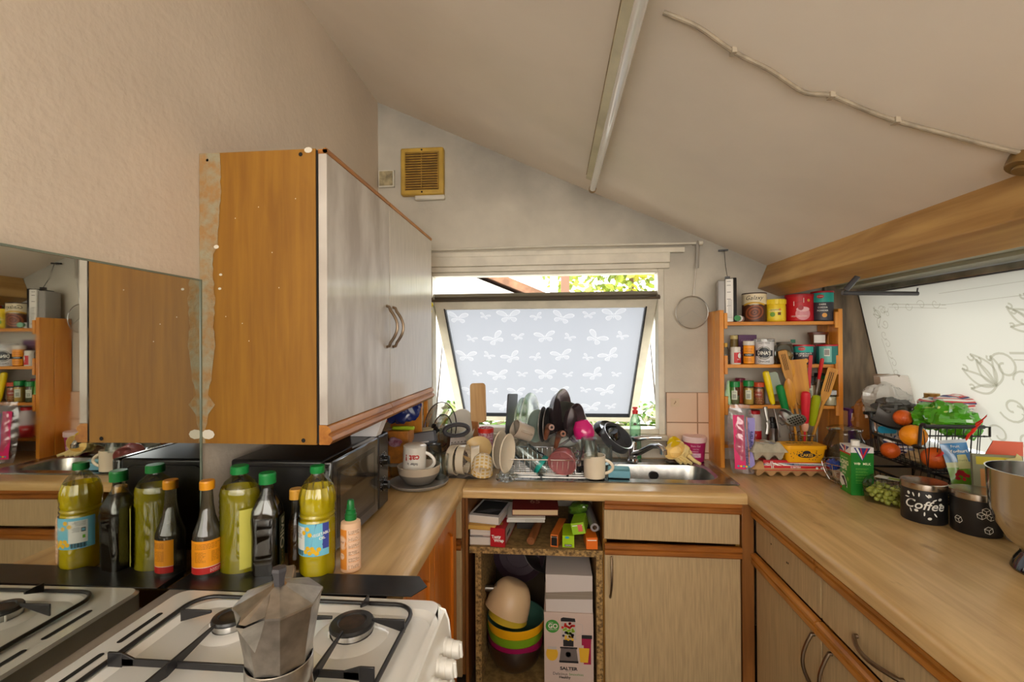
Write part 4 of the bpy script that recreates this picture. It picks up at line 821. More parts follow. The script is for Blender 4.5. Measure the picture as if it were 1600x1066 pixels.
def smooth(P,k=5):
    out=[]; n=len(P)
    for i in range(n-1):
        a=P[max(i-1,0)];b=P[i];c=P[i+1];d=P[min(i+2,n-1)]
        for j in range(k):
            t_=j/k; out.append(.5*((2*b)+(c-a)*t_+(2*a-5*b+4*c-d)*t_*t_+(3*b-a-3*c+d)*t_**3))
    out.append(P[-1]); return out
g.tube(smooth([Vector(p) for p in P]),.0055,8); t=thing('ceiling_cable','grey electric cable clipped across the sloping ceiling','cable',(0,0,0)); obj('cable',g,pl('cable_grey',(170,156,134),.6,var=.2,vs=30),t)
g=G(); 
for i in (2,5,7): g.box(P[i],(.012,.02,.014),T=None)
obj('clip',g,pl('clip_grey',(176,164,144),.5),t)
t=thing('ceiling_junction_box','round brown junction box at the end of the ceiling cable','junction box',CP(1.118,1.185,0),(0,sl_,0)); g=G(); g.cyl(.035,-.03,0,20); g.cyl(.02,-.038,-.03,16); obj('box',g,pl('junction_brown',(120,92,50),.4),t,bevel=.002)
pb=Yp(1596,318,1.2)
# kitchen roll holder under the beam
hb=Zp(1350,421,1.82)
t=thing('kitchen_roll_holder','empty black metal kitchen roll holder screwed under the oak beam','roll holder',(hb.x,hb.y,1.812))
g=G(); g.bb((-.05,-.05,-.006),(.06,.05,0)); obj('mount_plate',g,m_black,t,bevel=.002); g=G()
for x in (-.02,.03): g.cyl(.005,-.009,-.006,10,T=TR((x,-.01,0)))
obj('screw',g,m_steel,t)
q1=Yp(1316,458,hb.y)-Vector(t.location); q2=Yp(1434,459,hb.y)-Vector(t.location)
g=G(); g.tube([(-.01,0,-.004),(q1.x+.012,0,q1.z+.01)],.011,8,flat=.6); g.tube([tuple(q1),tuple(q2)],.0085,10); g.tube([tuple(q2-Vector((.004,0,0))),tuple(q2+Vector((.0,0,.022)))],.003,6); obj('arm',g,pl('holder_arm',(60,60,64),.3,coat=.3),t)
# ================= generic small things =================
from mathutils import noise
def blob(g,c,sx,sy,sz,seed=0,amp=.25,fr=3,n=24,T=None,mi=None,crease=.0,flat=True):
    m=n//2; vs=[]
    for j in range(m+1):
        th=-PI/2+PI*j/m
        for i in range(n):
            a=2*PI*i/n; d=Vector((math.cos(th)*math.cos(a),math.cos(th)*math.sin(a),math.sin(th)))
            q=1+amp*noise.noise(d*fr*.8+Vector((seed*7.3,seed,0)))*1.3+crease*.45*(abs(noise.noise(d*fr*1.7+Vector((seed,0,9))))-.2)
            z=d.z*sz*q
            vs.append((c[0]+d.x*sx*q,c[1]+d.y*sy*q,c[2]+(max(z,-sz*.9) if flat else z)))
    fs=[(j*n+i,j*n+(i+1)%n,(j+1)*n+(i+1)%n,(j+1)*n+i) for j in range(m) for i in range(n)]
    return g.add(vs,fs,T,mi)
def vessel(r0,r1,h,t=.003,bt=.004,belly=None):
    """open cup profile, outside then inside"""
    if belly is None: belly=[]
    out=[(0,0),(r0*.9,0),(r0,.003)]+belly+[(r1,h)]
    inn=[(r1-t,h)]+[(max(r-t,.001),z) for r,z in belly[::-1]]+[(r0-t,bt),(0,bt)]
    return out+inn
def handle_pts(r,z0,z1,out,n=10):
    return [(r-.003,0,z0)]+[(r+out*math.sin(PI*t)**.7,0,z0+(z1-z0)*t) for t in [.08+.84*i/n for i in range(n+1)]]+[(r-.003,0,z1)]
def mug(label,loc,rot,r0,r1,h,mat,hm=None,group=None,name='mug',cat='mug',out=.03,hz=(.2,.8),hr=.0055,marks=None,belly=None):
    t=thing(name,label,cat,loc,rot,group); g=G(); g.lathe(vessel(r0,r1,h,.0035,.006,belly),36); b=obj('cup',g,mat,t,ang=50)
    g=G(); g.tube(handle_pts((r0+r1)/2,h*hz[0],h*hz[1],out),hr,10,flat=.8); obj('handle',g,hm or mat,t)
    if marks: marks(t)
    return t
def disc(label,loc,rot,r,mat,name='plate',cat='plate',dp=.014,th=.004,group=None,rimw=.75,oval=1):
    pr=[(0,0),(r*.6,0),(r*.68,.003),(r,dp),(r-.0015,dp+th*.6),(r*.66,.003+th),(r*.58,th),(0,th)]
    g=G(); g.lathe(pr,44,sy=oval); return one(name,g,mat,label,cat,loc,rot,group,ang=50)
m_metalpan=M('dark_nonstick',(104,90,96),.22,.6); m_kn=M('grey_pan_metal',(176,174,174),.28,.7); m_woodh=wood('brown_bakelite_wood',(150,92,62),(110,60,38),1,8,.3,20,.5)
m_pinkgl=glassm('pink_glass',(255,218,218),.15,.04,.4,(250,170,172)); m_hotpink=glassm('hot_pink_plastic',(255,80,170),.2,.06,.9,(252,40,150)); m_tealb=pl('teal_band',(20,170,160),.35)
DZ=.905; CZ=.9005
# ---- plate, bowl, upside-down mug ----
pc=Zp(655,757,.9); 
g=G(); g.lathe([(0,0),(.1,0),(.126,.006),(.133,.018),(.130,.02),(.122,.011),(.1,.006),(0,.006)],56); one('plate',g,pl('grey_stoneware',(146,142,138),.3,coat=.3),'grey stoneware plate under the two-tone bowl at the worktop corner','plate',(pc.x,pc.y,CZ),ang=50)
t=thing('bowl','grey and beige two-tone bowl standing on the grey plate','bowl',(pc.x+.0,pc.y+.0,CZ+.0065))
g=G(); g.lathe([(0,0),(.045,0),(.062,.006),(.088,.04),(.091,.05)],48); obj('lower_body',g,pl('bowl_grey',(122,116,108),.5),t)
g=G(); g.lathe([(.091,.05),(.097,.082),(.094,.084),(.088,.05),(.06,.01),(0,.008)],48); obj('rim_and_inside',g,pl('bowl_beige',(196,182,162),.35,coat=.2),t)
def mk_(t):
    g=G(); mp=cmap(.0533,86)
    g.text(mp,'cat !',.0,.046,.038,mi=0,bold=.03); g.text(mp,'feller is',-.002,.074,.017,mi=1,bold=.01); obj('printed_words',g,[pl('ink_red',(190,40,40),.5),pl('ink_dark',(60,56,60),.5)],t,smooth=False)
    g=G(); g.lathe([(.018,-.0008),(.02,-.0012),(.022,-.0008)],30); obj('foot_ring',g,pl('foot_ring_grey',(190,186,178),.4),t)
t=mug('upside-down white mug with red and black words standing in the two-tone bowl',(pc.x-.020,pc.y+.005,CZ+.178),(R(180+3),R(3),R(0)),.052,.053,.150,m_wceram,marks=mk_,out=.040,hz=(.22,.75),hr=.0075)
# correct the handle side (mug is upside down, handle to the right)
# small glass dish and bits behind the microwave
p=Yp(617,730,2.15)
t=thing('glass_tub','small clear glass tub with pale lid behind the grey plate','glass tub',(p.x,2.17,CZ)); g=G(); g.lathe(vessel(.035,.042,.055,.003),28); obj('body',g,m_clear,t); g=G(); g.lathe([(0,.055),(.044,.055),(.044,.066),(0,.07)],28); obj('lid',g,glassm('milky_lid',(230,235,230),.2,.1,.5,(220,225,215)),t)
g=G(); g.lathe([(0,0),(.036,0),(.038,.03),(0,.03)],20); one('preserve_pot',g,pl('jam_red',(150,50,44),.3),'squat red jam pot beside the glass tub behind the microwave','jar',(p.x+.07,2.3,CZ))
p=Yp(608,668,1.98); g=G(); g.prism([(0,0),(.10,0),(.125,.06),(.02,.10)],0,.05,T=TR((0,0,0),(R(90),0,0))); g.mi=1; g.prism([(.02,.1001),(.125,.06),(.14,.075),(.06,.13)],.005,.045,T=TR((0,0,0),(R(90),0,0)))
one('flour_packet',g,[pl('packet_white',(230,228,230),.4),pl('packet_blue',(40,60,160),.4)],'white packet with a blue folded top on the far end of the microwave','packet',(-.76,1.72,1.193))
t=thing('blue_snack_bag','crumpled shiny dark blue bag leaning behind the microwave','bag',(-.73,2.22,1.2)); g=G(); blob(g,(0,0,0),.10,.04,.066,3,.35,2.4,34,T=TR((0,0,.02),(0,R(-38),0)),crease=.3,flat=False); obj('bag',g,pl('foil_blue',(26,44,120),.18,coat=.6),t,ang=20)
g=G(); g.tube([(-.13,-.02,-.055),(-.09,-.01,-.03)],[.016,.014],14); obj('cap',g,pl('orange_cap',(230,80,30),.35),t)
g=G(); g.bb((-.10,-.0,-.3),(-.06,.03,-.082)); obj('cardboard_sleeve',g,pl('sleeve_beige',(196,170,150),.6),t)
g=G(); g.bb((0,0,0),(.11,.02,.018)); one('lime_silicone_strip',g,pl('lime_silicone',(170,200,40),.4),'lime green silicone tool lying behind the microwave','kitchen tool',(-.78,2.17,1.1215),bevel=.006)
g=G(); p=Yp(620,692,2.12); blob(g,(0,0,0),.035,.02,.022,9,.25,2,26,crease=.2); one('snack_bag',g,[pl('purple_white_bag',(190,160,180),.3,col2=(120,40,70),vs=40)],'purple and white crumpled snack bag under the lime tool','bag',(p.x-.01,2.12,p.z),ang=15)
g=G(); g.bb((-.07,-.045,0),(.03,.05,.22)); one('storage_tin',g,M('orange_tin',(206,130,50),.4,var=.3,vs=20),'orange storage tin standing behind the microwave under the snack bag','tin',(-.72,2.19,CZ),bevel=.003)
t=thing('folding_crate','upright orange pine board standing in the back left corner','board',(-.72,2.38,CZ)); g=G(); g.bb((-.14,-.008,0),(.03,.008,.38)); obj('board',g,m_pine,t,bevel=.003); t.name='pine_board'
t=thing('wall_letter_rack','pale wooden slatted rack in the corner left of the window','rack',(-.80,2.56,CZ)); g=G(); 
for k in range(2): g.bb((-.02+k*.09,-.01,0),(0.0+k*.09,.01,.40))
obj('upright',g,m_pinex,t); g=G()
for k in range(5): g.bb((-.04,-.004,.06+k*.07),(.09,.004,.09+k*.07))
obj('slat',g,pl('pale_slat',(236,226,200),.5),t)
# black tray leaning
p=Yp(650,690,2.2); g=G(); g.prism(rrect(.19,.12,.012,4),0,.008); g.mi=1; g.prism(rrect(.165,.095,.008,4),.008,.0085); g.mi=2; g.prism(rrect(.05,.01,.004,4,.03,-.052),.008,.0105)
one('chopping_board',g,[pl('dark_grey_rim',(62,64,74),.3),pl('grey_face',(130,134,142),.35),pl('pale_grip',(220,222,226),.3)],'dark grey chopping board propped flat over the glasses','chopping board',(p.x-.005,2.24,p.z+.0),(R(17),R(-6),R(16)),bevel=.0015)
def tumbler(label,loc,rot,r0,r1,h,mat,name='drinking_glass',cat='glass',group=None,belly=None):
    g=G(); g.lathe(vessel(r0,r1,h,.0025,.006,belly),32); return one(name,g,mat,label,cat,loc,rot,group,ang=50)
p=Yp(676,742,2.2); tumbler('upside-down glass jug behind the upturned white mug',(p.x,2.2,CZ+.155),(R(180),0,0),.042,.052,.153,m_clear,name='glass_jug',cat='jug')
p=Yp(693,742,2.17); tumbler('clear glass standing beside the ribbed white dishes',(p.x,2.13,CZ),0,.03,.036,.12,m_clear) if 0 else tumbler('clear glass standing beside the ribbed white dishes',(p.x,2.12,CZ),(0,0,0),.03,.036,.12,m_clear)
# glass lids
def lid(label,loc,rot,r,rimm,knob):
    t=thing('pan_lid',label,'lid',loc,rot); g=G(); g.lathe([(0,.022),(r*.4,.02),(r*.8,.01),(r*.97,.001)],44); obj('glass',g,m_clear,t); g=G(); g.tube([(r*math.cos(a),r*math.sin(a),0) for a in [i*PI/22 for i in range(44)]],.0032,8,closed=True); obj('rim',g,rimm,t)
    g=G(); g.lathe([(0,.02),(.008,.021),(.007,.032),(.018,.036),(.018,.044),(0,.047)],20); obj('knob',g,knob,t); return t
m_rim=M('lid_rim',(96,86,96),.25,.8)
p=Yp(690,660,2.5); lid('large clear glass lid leaning against the window frame',(p.x,2.46,p.z-.02),(R(80),R(0),R(-38)),.135,m_rim,m_black)
p=Yp(692,672,2.42); lid('smaller glass lid in front of the large glass lid',(p.x,2.40,p.z),(R(78),0,R(-42)),.085,m_rim,m_black)
p=Yp(722,668,2.5); disc('white plate leaning below the window beside the glass lids',(p.x,2.5,p.z),(R(76),R(0),R(-30)),.10,m_wceram)
p=Yp(730,690,2.45); disc('pale green bowl rim leaning behind the grater',(p.x+.0,2.47,p.z-.04),(R(70),0,R(24)),.09,pl('pale_green_ceramic',(186,206,190),.2,coat=.4),name='shallow_bowl',cat='bowl',dp=.03)
g=G(); g.prism([(0,0),(.20,0),(.20,.03),(.02,.05)],0,.10,T=TR((0,.1,0),(R(90),0,0))); one('cream_storage_tub',g,pl('cream_plastic',(226,222,190),.4),'low cream plastic tub on the sill left of the glass lids','tub',(-.74,2.40,1.02),(0,R(-14),0),bevel=.008)
# box grater
p=Yp(713,720,2.26); t=thing('box_grater','steel box grater with a dark looped handle','grater',(p.x,2.27,CZ),R(28)); g=G()
for a,b_ in ((0,0),): g.add([(-.055,-.04,0),(.055,-.04,0),(.055,.04,0),(-.055,.04,0),(-.04,-.028,.175),(.04,-.028,.175),(.04,.028,.175),(-.04,.028,.175)],[(0,1,5,4),(1,2,6,5),(2,3,7,6),(3,0,4,7),(4,5,6,7)])
obj('body',g,M('grater_steel',(168,160,158),.3,1,var=.2,vs=20),t,bevel=.003)
g=G(); 
for j in range(7):
    for i in range(5):
        z_=.03+j*.02; w_=.055-.015*z_/.175; y_=-.04+.012*z_/.175-.001; g.add([( -w_*.8+i*w_*.4-.004,y_,z_),(-w_*.8+i*w_*.4+.004,y_,z_),(-w_*.8+i*w_*.4,y_-.003,z_+.006)],[(0,1,2)])
obj('grating_teeth',g,m_dark,t,smooth=False,kind=None)
g=G(); g.tube([(.062*math.cos(a),0,.205+.028*math.sin(a)) for a in [i*2*PI/24 for i in range(24)]],.011,10,closed=True,flat=1.3); obj('handle',g,m_rubber,t)
# ribbed white dishes on their sides
rd=lambda a,z:1+.018*math.cos(a*40)
def ramekin(label,px,py,y,rz,tl):
    p=Yp(px,py,y); g=G(); g.lathe([(0,0),(.066,0),(.068,.004),(.070,.036),(.072,.040),(.067,.040),(.065,.006),(0,.006)],80,rf=rd); return one('ramekin',g,m_cream,label,'dish',(p.x,y,p.z),(R(90),R(tl),R(rz)),'ribbed dishes drying on their sides',ang=50)
m_cream=pl('cream_ceramic',(226,214,192),.25,coat=.4)
ramekin('ribbed cream dish on its side nearest the glass jug',704,718,2.2,78,0); ramekin('ribbed cream dish on its side, middle of the three in front of the grater',717,718,2.2,84,0); ramekin('ribbed cream dish leaning to the right beside the checked mug',736,720,2.2,100,-18)
g=G(); rr=random.Random(4)
g.grid(lambda a,b_:(.19*a-.095,.055*b_-.027+.006*math.sin(a*9),.008+.007*math.sin(a*14+b_*3)+.004*math.sin(b_*11)),30,10); g.grid(lambda a,b_:(.19*a-.095,.055*b_-.027+.006*math.sin(a*9),.0005),30,10)
p=Zp(732,746,.9); one('dish_cloth',g,pl('grey_knit',(104,96,90),.9,bump=.8,bs=300),'grey knitted dish cloth lying in front of the ribbed dishes','cloth',(p.x,p.y,CZ))
# checked mug
p=Yp(758,720,2.2)
def mm2(t):
    pass
m_chk=bpy.data.materials.new('yellow_check_glaze'); m_chk.use_nodes=True; n_=m_chk.node_tree.nodes; ck_=n_.new('ShaderNodeTexBrick'); ck_.offset=0; ck_.inputs['Scale'].default_value=1; ck_.inputs['Brick Width'].default_value=.02; ck_.inputs['Row Height'].default_value=.018; ck_.inputs['Mortar Size'].default_value=.004; ck_.inputs['Color1'].default_value=lin((214,174,100)); ck_.inputs['Color2'].default_value=lin((222,190,120)); ck_.inputs['Mortar'].default_value=lin((232,218,190)); tc_=n_.new('ShaderNodeTexCoord'); mp_=n_.new('ShaderNodeMapping'); mp_.inputs['Rotation'].default_value=(R(90),0,0); m_chk.node_tree.links.new(tc_.outputs['Object'],mp_.inputs[0]); m_chk.node_tree.links.new(mp_.outputs[0],ck_.inputs['Vector']); m_chk.node_tree.links.new(ck_.outputs['Color'],n_['Principled BSDF'].inputs['Base Color']); n_['Principled BSDF'].inputs['Roughness'].default_value=.25
t=thing('mug','yellow checked mug lying tilted with its pale base towards the room','mug',(p.x-.004,2.17,p.z+.025),(R(135),R(10),R(12)))
g=G(); g.lathe([(.03,-.001),(.034,0),(.046,.014),(.05,.04),(.05,.085),(.047,.085),(.047,.04),(.04,.01),(0,.008)],40); obj('cup',g,m_chk,t,ang=50); g=G(); g.lathe([(0,.002),(.028,.001),(.030,-.002),(.034,-.001),(.036,.002)],36); g.mi=1; g.box((0,0,-.0005),(.014,.008,.003)); obj('base',g,[m_cream,pl('maker_mark',(120,104,86),.5)],t)
p=Yp(748,700,2.3); disc('yellow rimmed bowl lying behind the checked mug',(p.x,2.29,p.z-.02),(R(48),0,R(-8)),.075,pl('yellow_rim_bowl',(226,196,140),.25,coat=.3),name='shallow_bowl',cat='bowl',dp=.03)
# upright paddle board
p=Yp(748,645,2.44); t=thing('wooden_paddle','upright wooden paddle shaped board standing behind the drying dishes','board',(p.x,2.44,1.085),(R(-4),R(-3),R(-14))); pb=wood('beech',(214,176,126),(190,146,94),2,6,.5,22)
g=G(); g.prism(rrect(.088,.21,.02,5,0,.135),-.008,.008,T=TR((0,0,0),(R(90),0,0))); obj('blade',g,pb,t,bevel=.003); g=G(); g.prism([(-.04,.04),(-.018,-.16),(.0,-.16),(.0,.04)],-.008,.008,T=TR((0,0,0),(R(90),0,0))); obj('handle',g,wood('beech_edge',(170,110,60),(140,86,44),2,6,.5,22),t,bevel=.002)
p=Yp(760,697,2.38); t=thing('drinking_glass','red rimmed tumbler with a red and white floral pattern','glass',(p.x,2.36,CZ+.09)); g=G(); g.lathe(vessel(.036,.041,.112,.003),30); obj('body',g,M('floral_glass',(214,190,200),.2,col2=(170,60,80),vs=110,coat=.4),t); g=G(); g.lathe([(.0415,.090),(.0418,.112),(.038,.113)],30); obj('rim_band',g,pl('rim_red',(206,44,34),.3,coat=.4),t)
g=G(); g.bb((-.05,-.04,0),(.05,.04,.088)); one('storage_tub',g,glassm('cloudy_tub',(220,225,220),.1,.1,.4,(200,205,200)),'cloudy plastic tub under the floral tumbler','tub',(p.x,2.36,CZ+.001),bevel=.006)
# oval cream dishes on edge
for k,(px,py,y,lab) in enumerate(((778,702,2.2,'rear oval cream dish standing on edge at the left end of the dish rack'),(789,708,2.13,'front oval cream dish standing on edge at the left end of the dish rack'))):
    p=Yp(px,py,y); g=G(); g.lathe([(0,0),(.05,0),(.068,.012),(.07,.014),(.064,.017),(.048,.006),(0,.005)],40,sx=1.3); one('oval_dish',g,m_cream,lab,'dish',(p.x,y,max(p.z,1.005)),(R(88),R(-80+k*6),R(66)),'oval dishes drying on edge',ang=50)
g=G(); blob(g,(0,0,0),.045,.035,.022,5,.4,4,26,crease=.4); p=Zp(792,752,.905); one('plastic_wrap',g,m_bottle,'crumpled clear plastic wrap at the front left foot of the dish rack','wrap',(p.x,p.y+.0,.924),ang=12)
# ---- dish rack ----
A=Yp(779,717,2.16); B=Yp(904,719,2.16); xa,xb=A.x,B.x; zt_=A.z-.002; zb_=.925; yf,yk=2.16,2.42
t=thing('dish_rack','low chromed wire dish rack standing on the sink drainer','dish rack',((xa+xb)/2,2.29,.905)); hw=(xb-xa)/2; hd_=.13; zt2=zt_-.905; zb2=.02
g=G(); g.tube([(x,y,zt2) for x,y in rrect(2*hw,2*hd_,.02,4)],.0032,8,closed=True); obj('top_rail',g,m_chrome,t); g=G(); g.tube([(x,y,zb2) for x,y in rrect(2*hw-.03,2*hd_-.02,.02,4)],.0026,8,closed=True)
for k in range(9): x=-hw+.03+k*(2*hw-.06)/8; g.tube([(x,-hd_+.01,zb2),(x,hd_-.01,zb2)],.0018,6)
obj('bottom_grid',g,m_chrome,t)
g=G()
for k in range(14): x=-hw+.02+k*(2*hw-.04)/13; g.tube([(x,-hd_,zt2),(x*.96,-hd_+.01,zb2)],.0016,6); g.tube([(x,hd_,zt2),(x*.96,hd_-.01,zb2)],.0016,6)
for k in range(6): y=-hd_+.03+k*.04; g.tube([(-hw,y,zt2),(-hw+.015,y,zb2)],.0016,6); g.tube([(hw,y,zt2),(hw-.015,y,zb2)],.0016,6)
obj('side_wires',g,m_chrome,t,kind='stuff'); g=G()
for sx_ in (-1,1):
    for sy_ in (-1,1): g=G(); g.tube([(sx_*(hw-.05),sy_*(hd_-.03),.0015),(sx_*(hw-.05),sy_*(hd_-.03),zb2)],.005,8); obj('foot',g,m_black,t)
def edge_plate(label,px,py,y,r,yaw,tilt_,mat,**k):
    p=Yp(px,py,y); return disc(label,(p.x,y,p.z),(R(90),R(tilt_),R(yaw)),r,mat,**k)
p=Yp(800,648,2.36); g=G(); g.prism(rrect(.13,.22,.012,4),-.004,.004,T=TR((0,0,0),(R(90),0,0))); one('chopping_board',g,pl('charcoal_board',(70,72,78),.3),'thin charcoal board standing upright at the left of the dish rack','chopping board',(p.x,2.33,p.z-.0),(R(2),R(6),R(74)),bevel=.001)
edge_plate('clear glass plate on edge beside the charcoal board',812,655,2.34,.11,72,6,m_clear); edge_plate('second clear glass plate on edge, right of the first glass plate',824,650,2.36,.12,68,4,m_clear); edge_plate('pale green plate on edge between the glass plates and the grey plates',835,665,2.38,.085,55,-6,pl('sea_glass_green',(186,208,196),.15,coat=.4))
edge_plate('grey plate on edge in the middle of the dish rack, left one',844,663,2.34,.09,76,2,m_kn); edge_plate('grey plate on edge in the middle of the dish rack, right one',851,664,2.36,.09,76,2,m_kn)
p=Yp(880,662,2.46); disc('large round grey baking tray leaning behind the pans',(p.x,2.45,p.z),(R(96),0,R(8)),.125,M('tray_grey',(130,130,122),.3,.8),name='baking_tray',cat='tray',dp=.012)
def pan(label,px,py,y,r,yaw,tilt_,hp0,hp1,mat=m_metalpan,hy=2.2,dp=.035):
    p=Yp(px,py,y); t=thing('frying_pan',label,'pan',(p.x,y,p.z)); T=TR((0,0,0),(R(90),R(tilt_),R(yaw))); g=G(); g.lathe([(0,0),(r*.75,0),(r,dp),(r-.002,dp),(r*.74,.003),(0,.003)],44,T=T); obj('pan_body',g,mat,t,ang=50)
    o=Vector((p.x,y,p.z)); q=[Yp(*hp0,y-.08)-o,Yp((hp0[0]+hp1[0])/2,(hp0[1]+hp1[1])/2-9,y-.11)-o,Yp(*hp1,hy)-o]; P_=smooth([q[0],q[1],q[2]],6); g=G(); g.tube(P_,[.010+.006*math.sin(i/len(P_)*2.6) for i in range(len(P_))],12); g.mi=1; e=P_[-1]; d_=(P_[-1]-P_[-2]).normalized(); g.tube([e-d_*.002,e+d_*.003],.006,10); obj('handle',g,[m_woodh,m_dark],t)
    g=G(); g.tube([T@Vector((r*.8*math.cos(R(-100)),r*.8*math.sin(R(-100)),.02)),q[0]],.006,8); obj('handle_bracket',g,m_kn,t); return t
pan('tall dark frying pan on edge with a brown handle curling forward',869,645,2.38,.125,66,8,(852,686),(862,668)); pan('smaller dark frying pan on edge, right of the tall one',891,660,2.38,.10,60,10,(868,700),(880,678))
# tilted mug, pitcher, pink glass
p=Yp(822,680,2.26); t=mug('taupe mug tipped over on top of the dish rack',(p.x+.02,2.27,p.z+.002),(R(66),0,R(-58)),.040,.043,.095,pl('taupe_glaze',(190,176,160),.2,coat=.4))
p=Yp(806,697,2.22); q=Yp(852,728,2.22); d_=(q-p); t=thing('glass_pitcher','clear glass pitcher with a teal band lying in the dish rack','pitcher',(p.x,2.23,p.z),(0,R(90)+math.atan2(-d_.z,d_.x)*1,R(-14))); g=G(); L_=d_.length
g.lathe(vessel(.040,.050,L_+.02,.003,.006,[(.046,.03),(.047,.08)]),36); obj('body',g,m_clear,t); g=G(); g.lathe([(.0478,L_-.03),(.0502,L_-.008)],36); obj('band',g,m_tealb,t)
p=Yp(886,706,2.2); t=thing('pink_glass_bowl','pink glass tipped towards the room at the right end of the dish rack','glass',(p.x-.006,2.2,p.z),(R(118),R(30),R(0))); g=G(); g.lathe([(0,-.002),(.022,-.002),(.024,0),(.03,.008),(.058,.045),(.066,.09),(.063,.09),(.054,.045),(.028,.012),(0,.01)],8 if 0 else 40); obj('body',g,m_pinkgl,t); g=G(); g.tube([(.024*math.cos(a),.024*math.sin(a),-.002) for a in [i*PI/12 for i in range(24)]],.003,6,closed=True); g.tube([(.012*math.cos(a),.012*math.sin(a),-.003) for a in [i*PI/12 for i in range(24)]],.002,6,closed=True); obj('foot',g,m_clear,t)
g=G(); g.add([(0,0,0),(.075,0,.03),(.06,0,-.08)],[(0,1,2)]); 
p=Yp(920,668,2.26); t=thing('pink_drinks_bottle','clear bottle with a hot pink screw lid and base ring','bottle',(p.x-.0,2.26,p.z-.13),(R(-8),R(-12),0)); g=G(); g.lathe([(0,.08),(.045,.08),(.05,.1),(.048,.13),(.03,.163),(0,.168)],30,rf=lambda a,z:1+(.04 if z>.1 and int(a*3)%2 else 0)); obj('lid',g,m_hotpink,t); g=G(); g.lathe([(0,0),(.035,0),(.038,.01),(.038,.08),(.0,.081)],28); obj('body',g,m_bottle,t)
p=Yp(920,712,2.2); tumbler('upside-down clear glass on top of the cream mug',(p.x,2.185,1.095),(R(180),0,0),.036,.042,.09,m_clear)
p=Yp(945,700,2.27); mug('clear glass mug behind the cream mug by the sink',(p.x,2.29,.908),(0,0,R(0)),.036,.04,.125,m_clear,name='glass_mug',out=.034)
p=Zp(932,752,.905); mug('large plain cream mug standing at the edge of the drainer',(p.x-.004,p.y+.055,.9075),(0,0,R(-12)),.050,.051,.105,m_cream,out=.034,hr=.007)
g=G(); blob(g,(0,0,0),.05,.04,.05,12,.3,4,26,crease=.3); one('cutlery_heap',g,M('foil_shine',(190,192,198),.15,1),'shiny crumpled foil heap between the dish rack and the cream mug','foil',(.125,2.28,.953),ang=14)
# pans behind the tap
def panf(label,px,py,y,r,rot,mat,dp=.05):
    p=Yp(px,py,y); t=thing('saucepan',label,'pan',(p.x,y,p.z),rot); g=G(); g.lathe([(0,0),(r*.92,0),(r,.006),(r,dp),(r+.003,dp+.002),(r-.003,dp),(r-.004,.006),(0,.004)],44); obj('pan_body',g,mat,t,ang=50); return t
t=panf('dark saucepan tipped on its side behind the mixer tap',958,690,2.45,.085,(R(25),R(35),0),pl('dark_pan_grey',(74,74,78),.3,coat=.3)); 
t=disc('black domed lid resting on the tipped saucepan',(Yp(950,668,2.5).x,2.48,Yp(950,668,2.5).z),(R(30),R(20),0),.075,m_blackgl,name='pan_lid',cat='lid',dp=-.02)
# washing up liquid
p=Zp(992,722,.903); t=thing('washing_up_bottle','clear green washing up liquid bottle with a red cap behind the tap','bottle',(p.x+.012,2.552,.903)); g=G(); g.lathe([(0,.002),(.028,0),(.032,.006),(.033,.06),(.028,.12),(.030,.17),(.026,.215),(.016,.24),(.013,.25)],32,sy=.62); obj('body',g,glassm('green_clear',(214,240,222),.2,.05,.3,(170,214,184)),t); g=G(); g.lathe([(0,.003),(.026,.003),(.0305,.008),(.031,.03),(0,.03)],32,sy=.6); obj('contents',g,glassm('green_soap',(30,200,90),.1,.1,.8,(20,190,80)),t)
g=G(); g.cyl(.015,.248,.268,20); g.cyl(.009,.268,.285,14,r2=.007); g.box((0,0,.28),(.026,.01,.009)); obj('cap',g,pl('cap_red',(214,30,34),.35),t,bevel=.001); g=G(); mp=fmap((0,-.0212,0)); g.mdisc(fmap((0,-.0205,0)),-.004,.195,.009,16,mi=0,ry=.007); g.mdisc(fmap((0,-.0215,0)),-.012,.10,.012,16,mi=2,ry=.012); g.mdisc(fmap((0,-.0218,0)),-.012,.10,.007,16,mi=1); g.mdisc(fmap((0,-.0213,0)),.003,.12,.010,16,mi=3,ry=.022); obj('label',g,[pl('label_brown',(90,66,56),.5),pl('label_red2',(200,50,50),.5),pl('label_white',(236,238,232),.5),pl('label_dkgreen2',(30,110,70),.5)],t,smooth=False)
# sponge
p=Zp(972,750,.9); g=G(); g.bb((-.05,-.032,0),(.05,.032,.034)); g.mi=1; g.bb((-.05,-.032,.0342),(.05,.032,.042)); one('sponge',g,[pl('sponge_blue',(120,176,196),.9,bump=.6,bs=200),pl('sponge_scourer',(90,140,150),.9)],'pale blue washing up sponge on the drainer by the basin','sponge',(p.x-.01,p.y+.035,.906),(0,0,R(-4)),bevel=.006)
# gloves
m_glove=pl('pale_yellow_rubber',(252,228,160),.4,coat=.2,var=.06,vs=20)
p=Yp(1054,700,2.5); t=thing('rubber_gloves','pale yellow rubber gloves bunched at the corner of the sink','gloves',(p.x,2.5,.906)); g=G()
g.lathe([(.028,.0),(.034,.02),(.045,.06),(.058,.10),(.056,.10),(.043,.06),(.03,.02)],22,T=TR((.01,0,.045),(R(60),R(-40),0),(1,.7,1))); blob(g,(.02,.0,.055),.065,.035,.042,21,.3,2.5,24,crease=.15); obj('cuff',g,m_glove,t)
g=G()
for k,(dx,dz,ln) in enumerate(((0,0,.05),(.018,-.004,.055),(.036,-.006,.06),(.07,.004,.07))): 
    sx_=-.005+dx; g.tube([(sx_,-.02,.035+dz),(sx_+.012+k*.004,-.045,.018),(sx_+.02+k*.008,-.045-ln*.4,.0105)],[.012,.0105,.008],10)
obj('finger',g,m_glove,t)
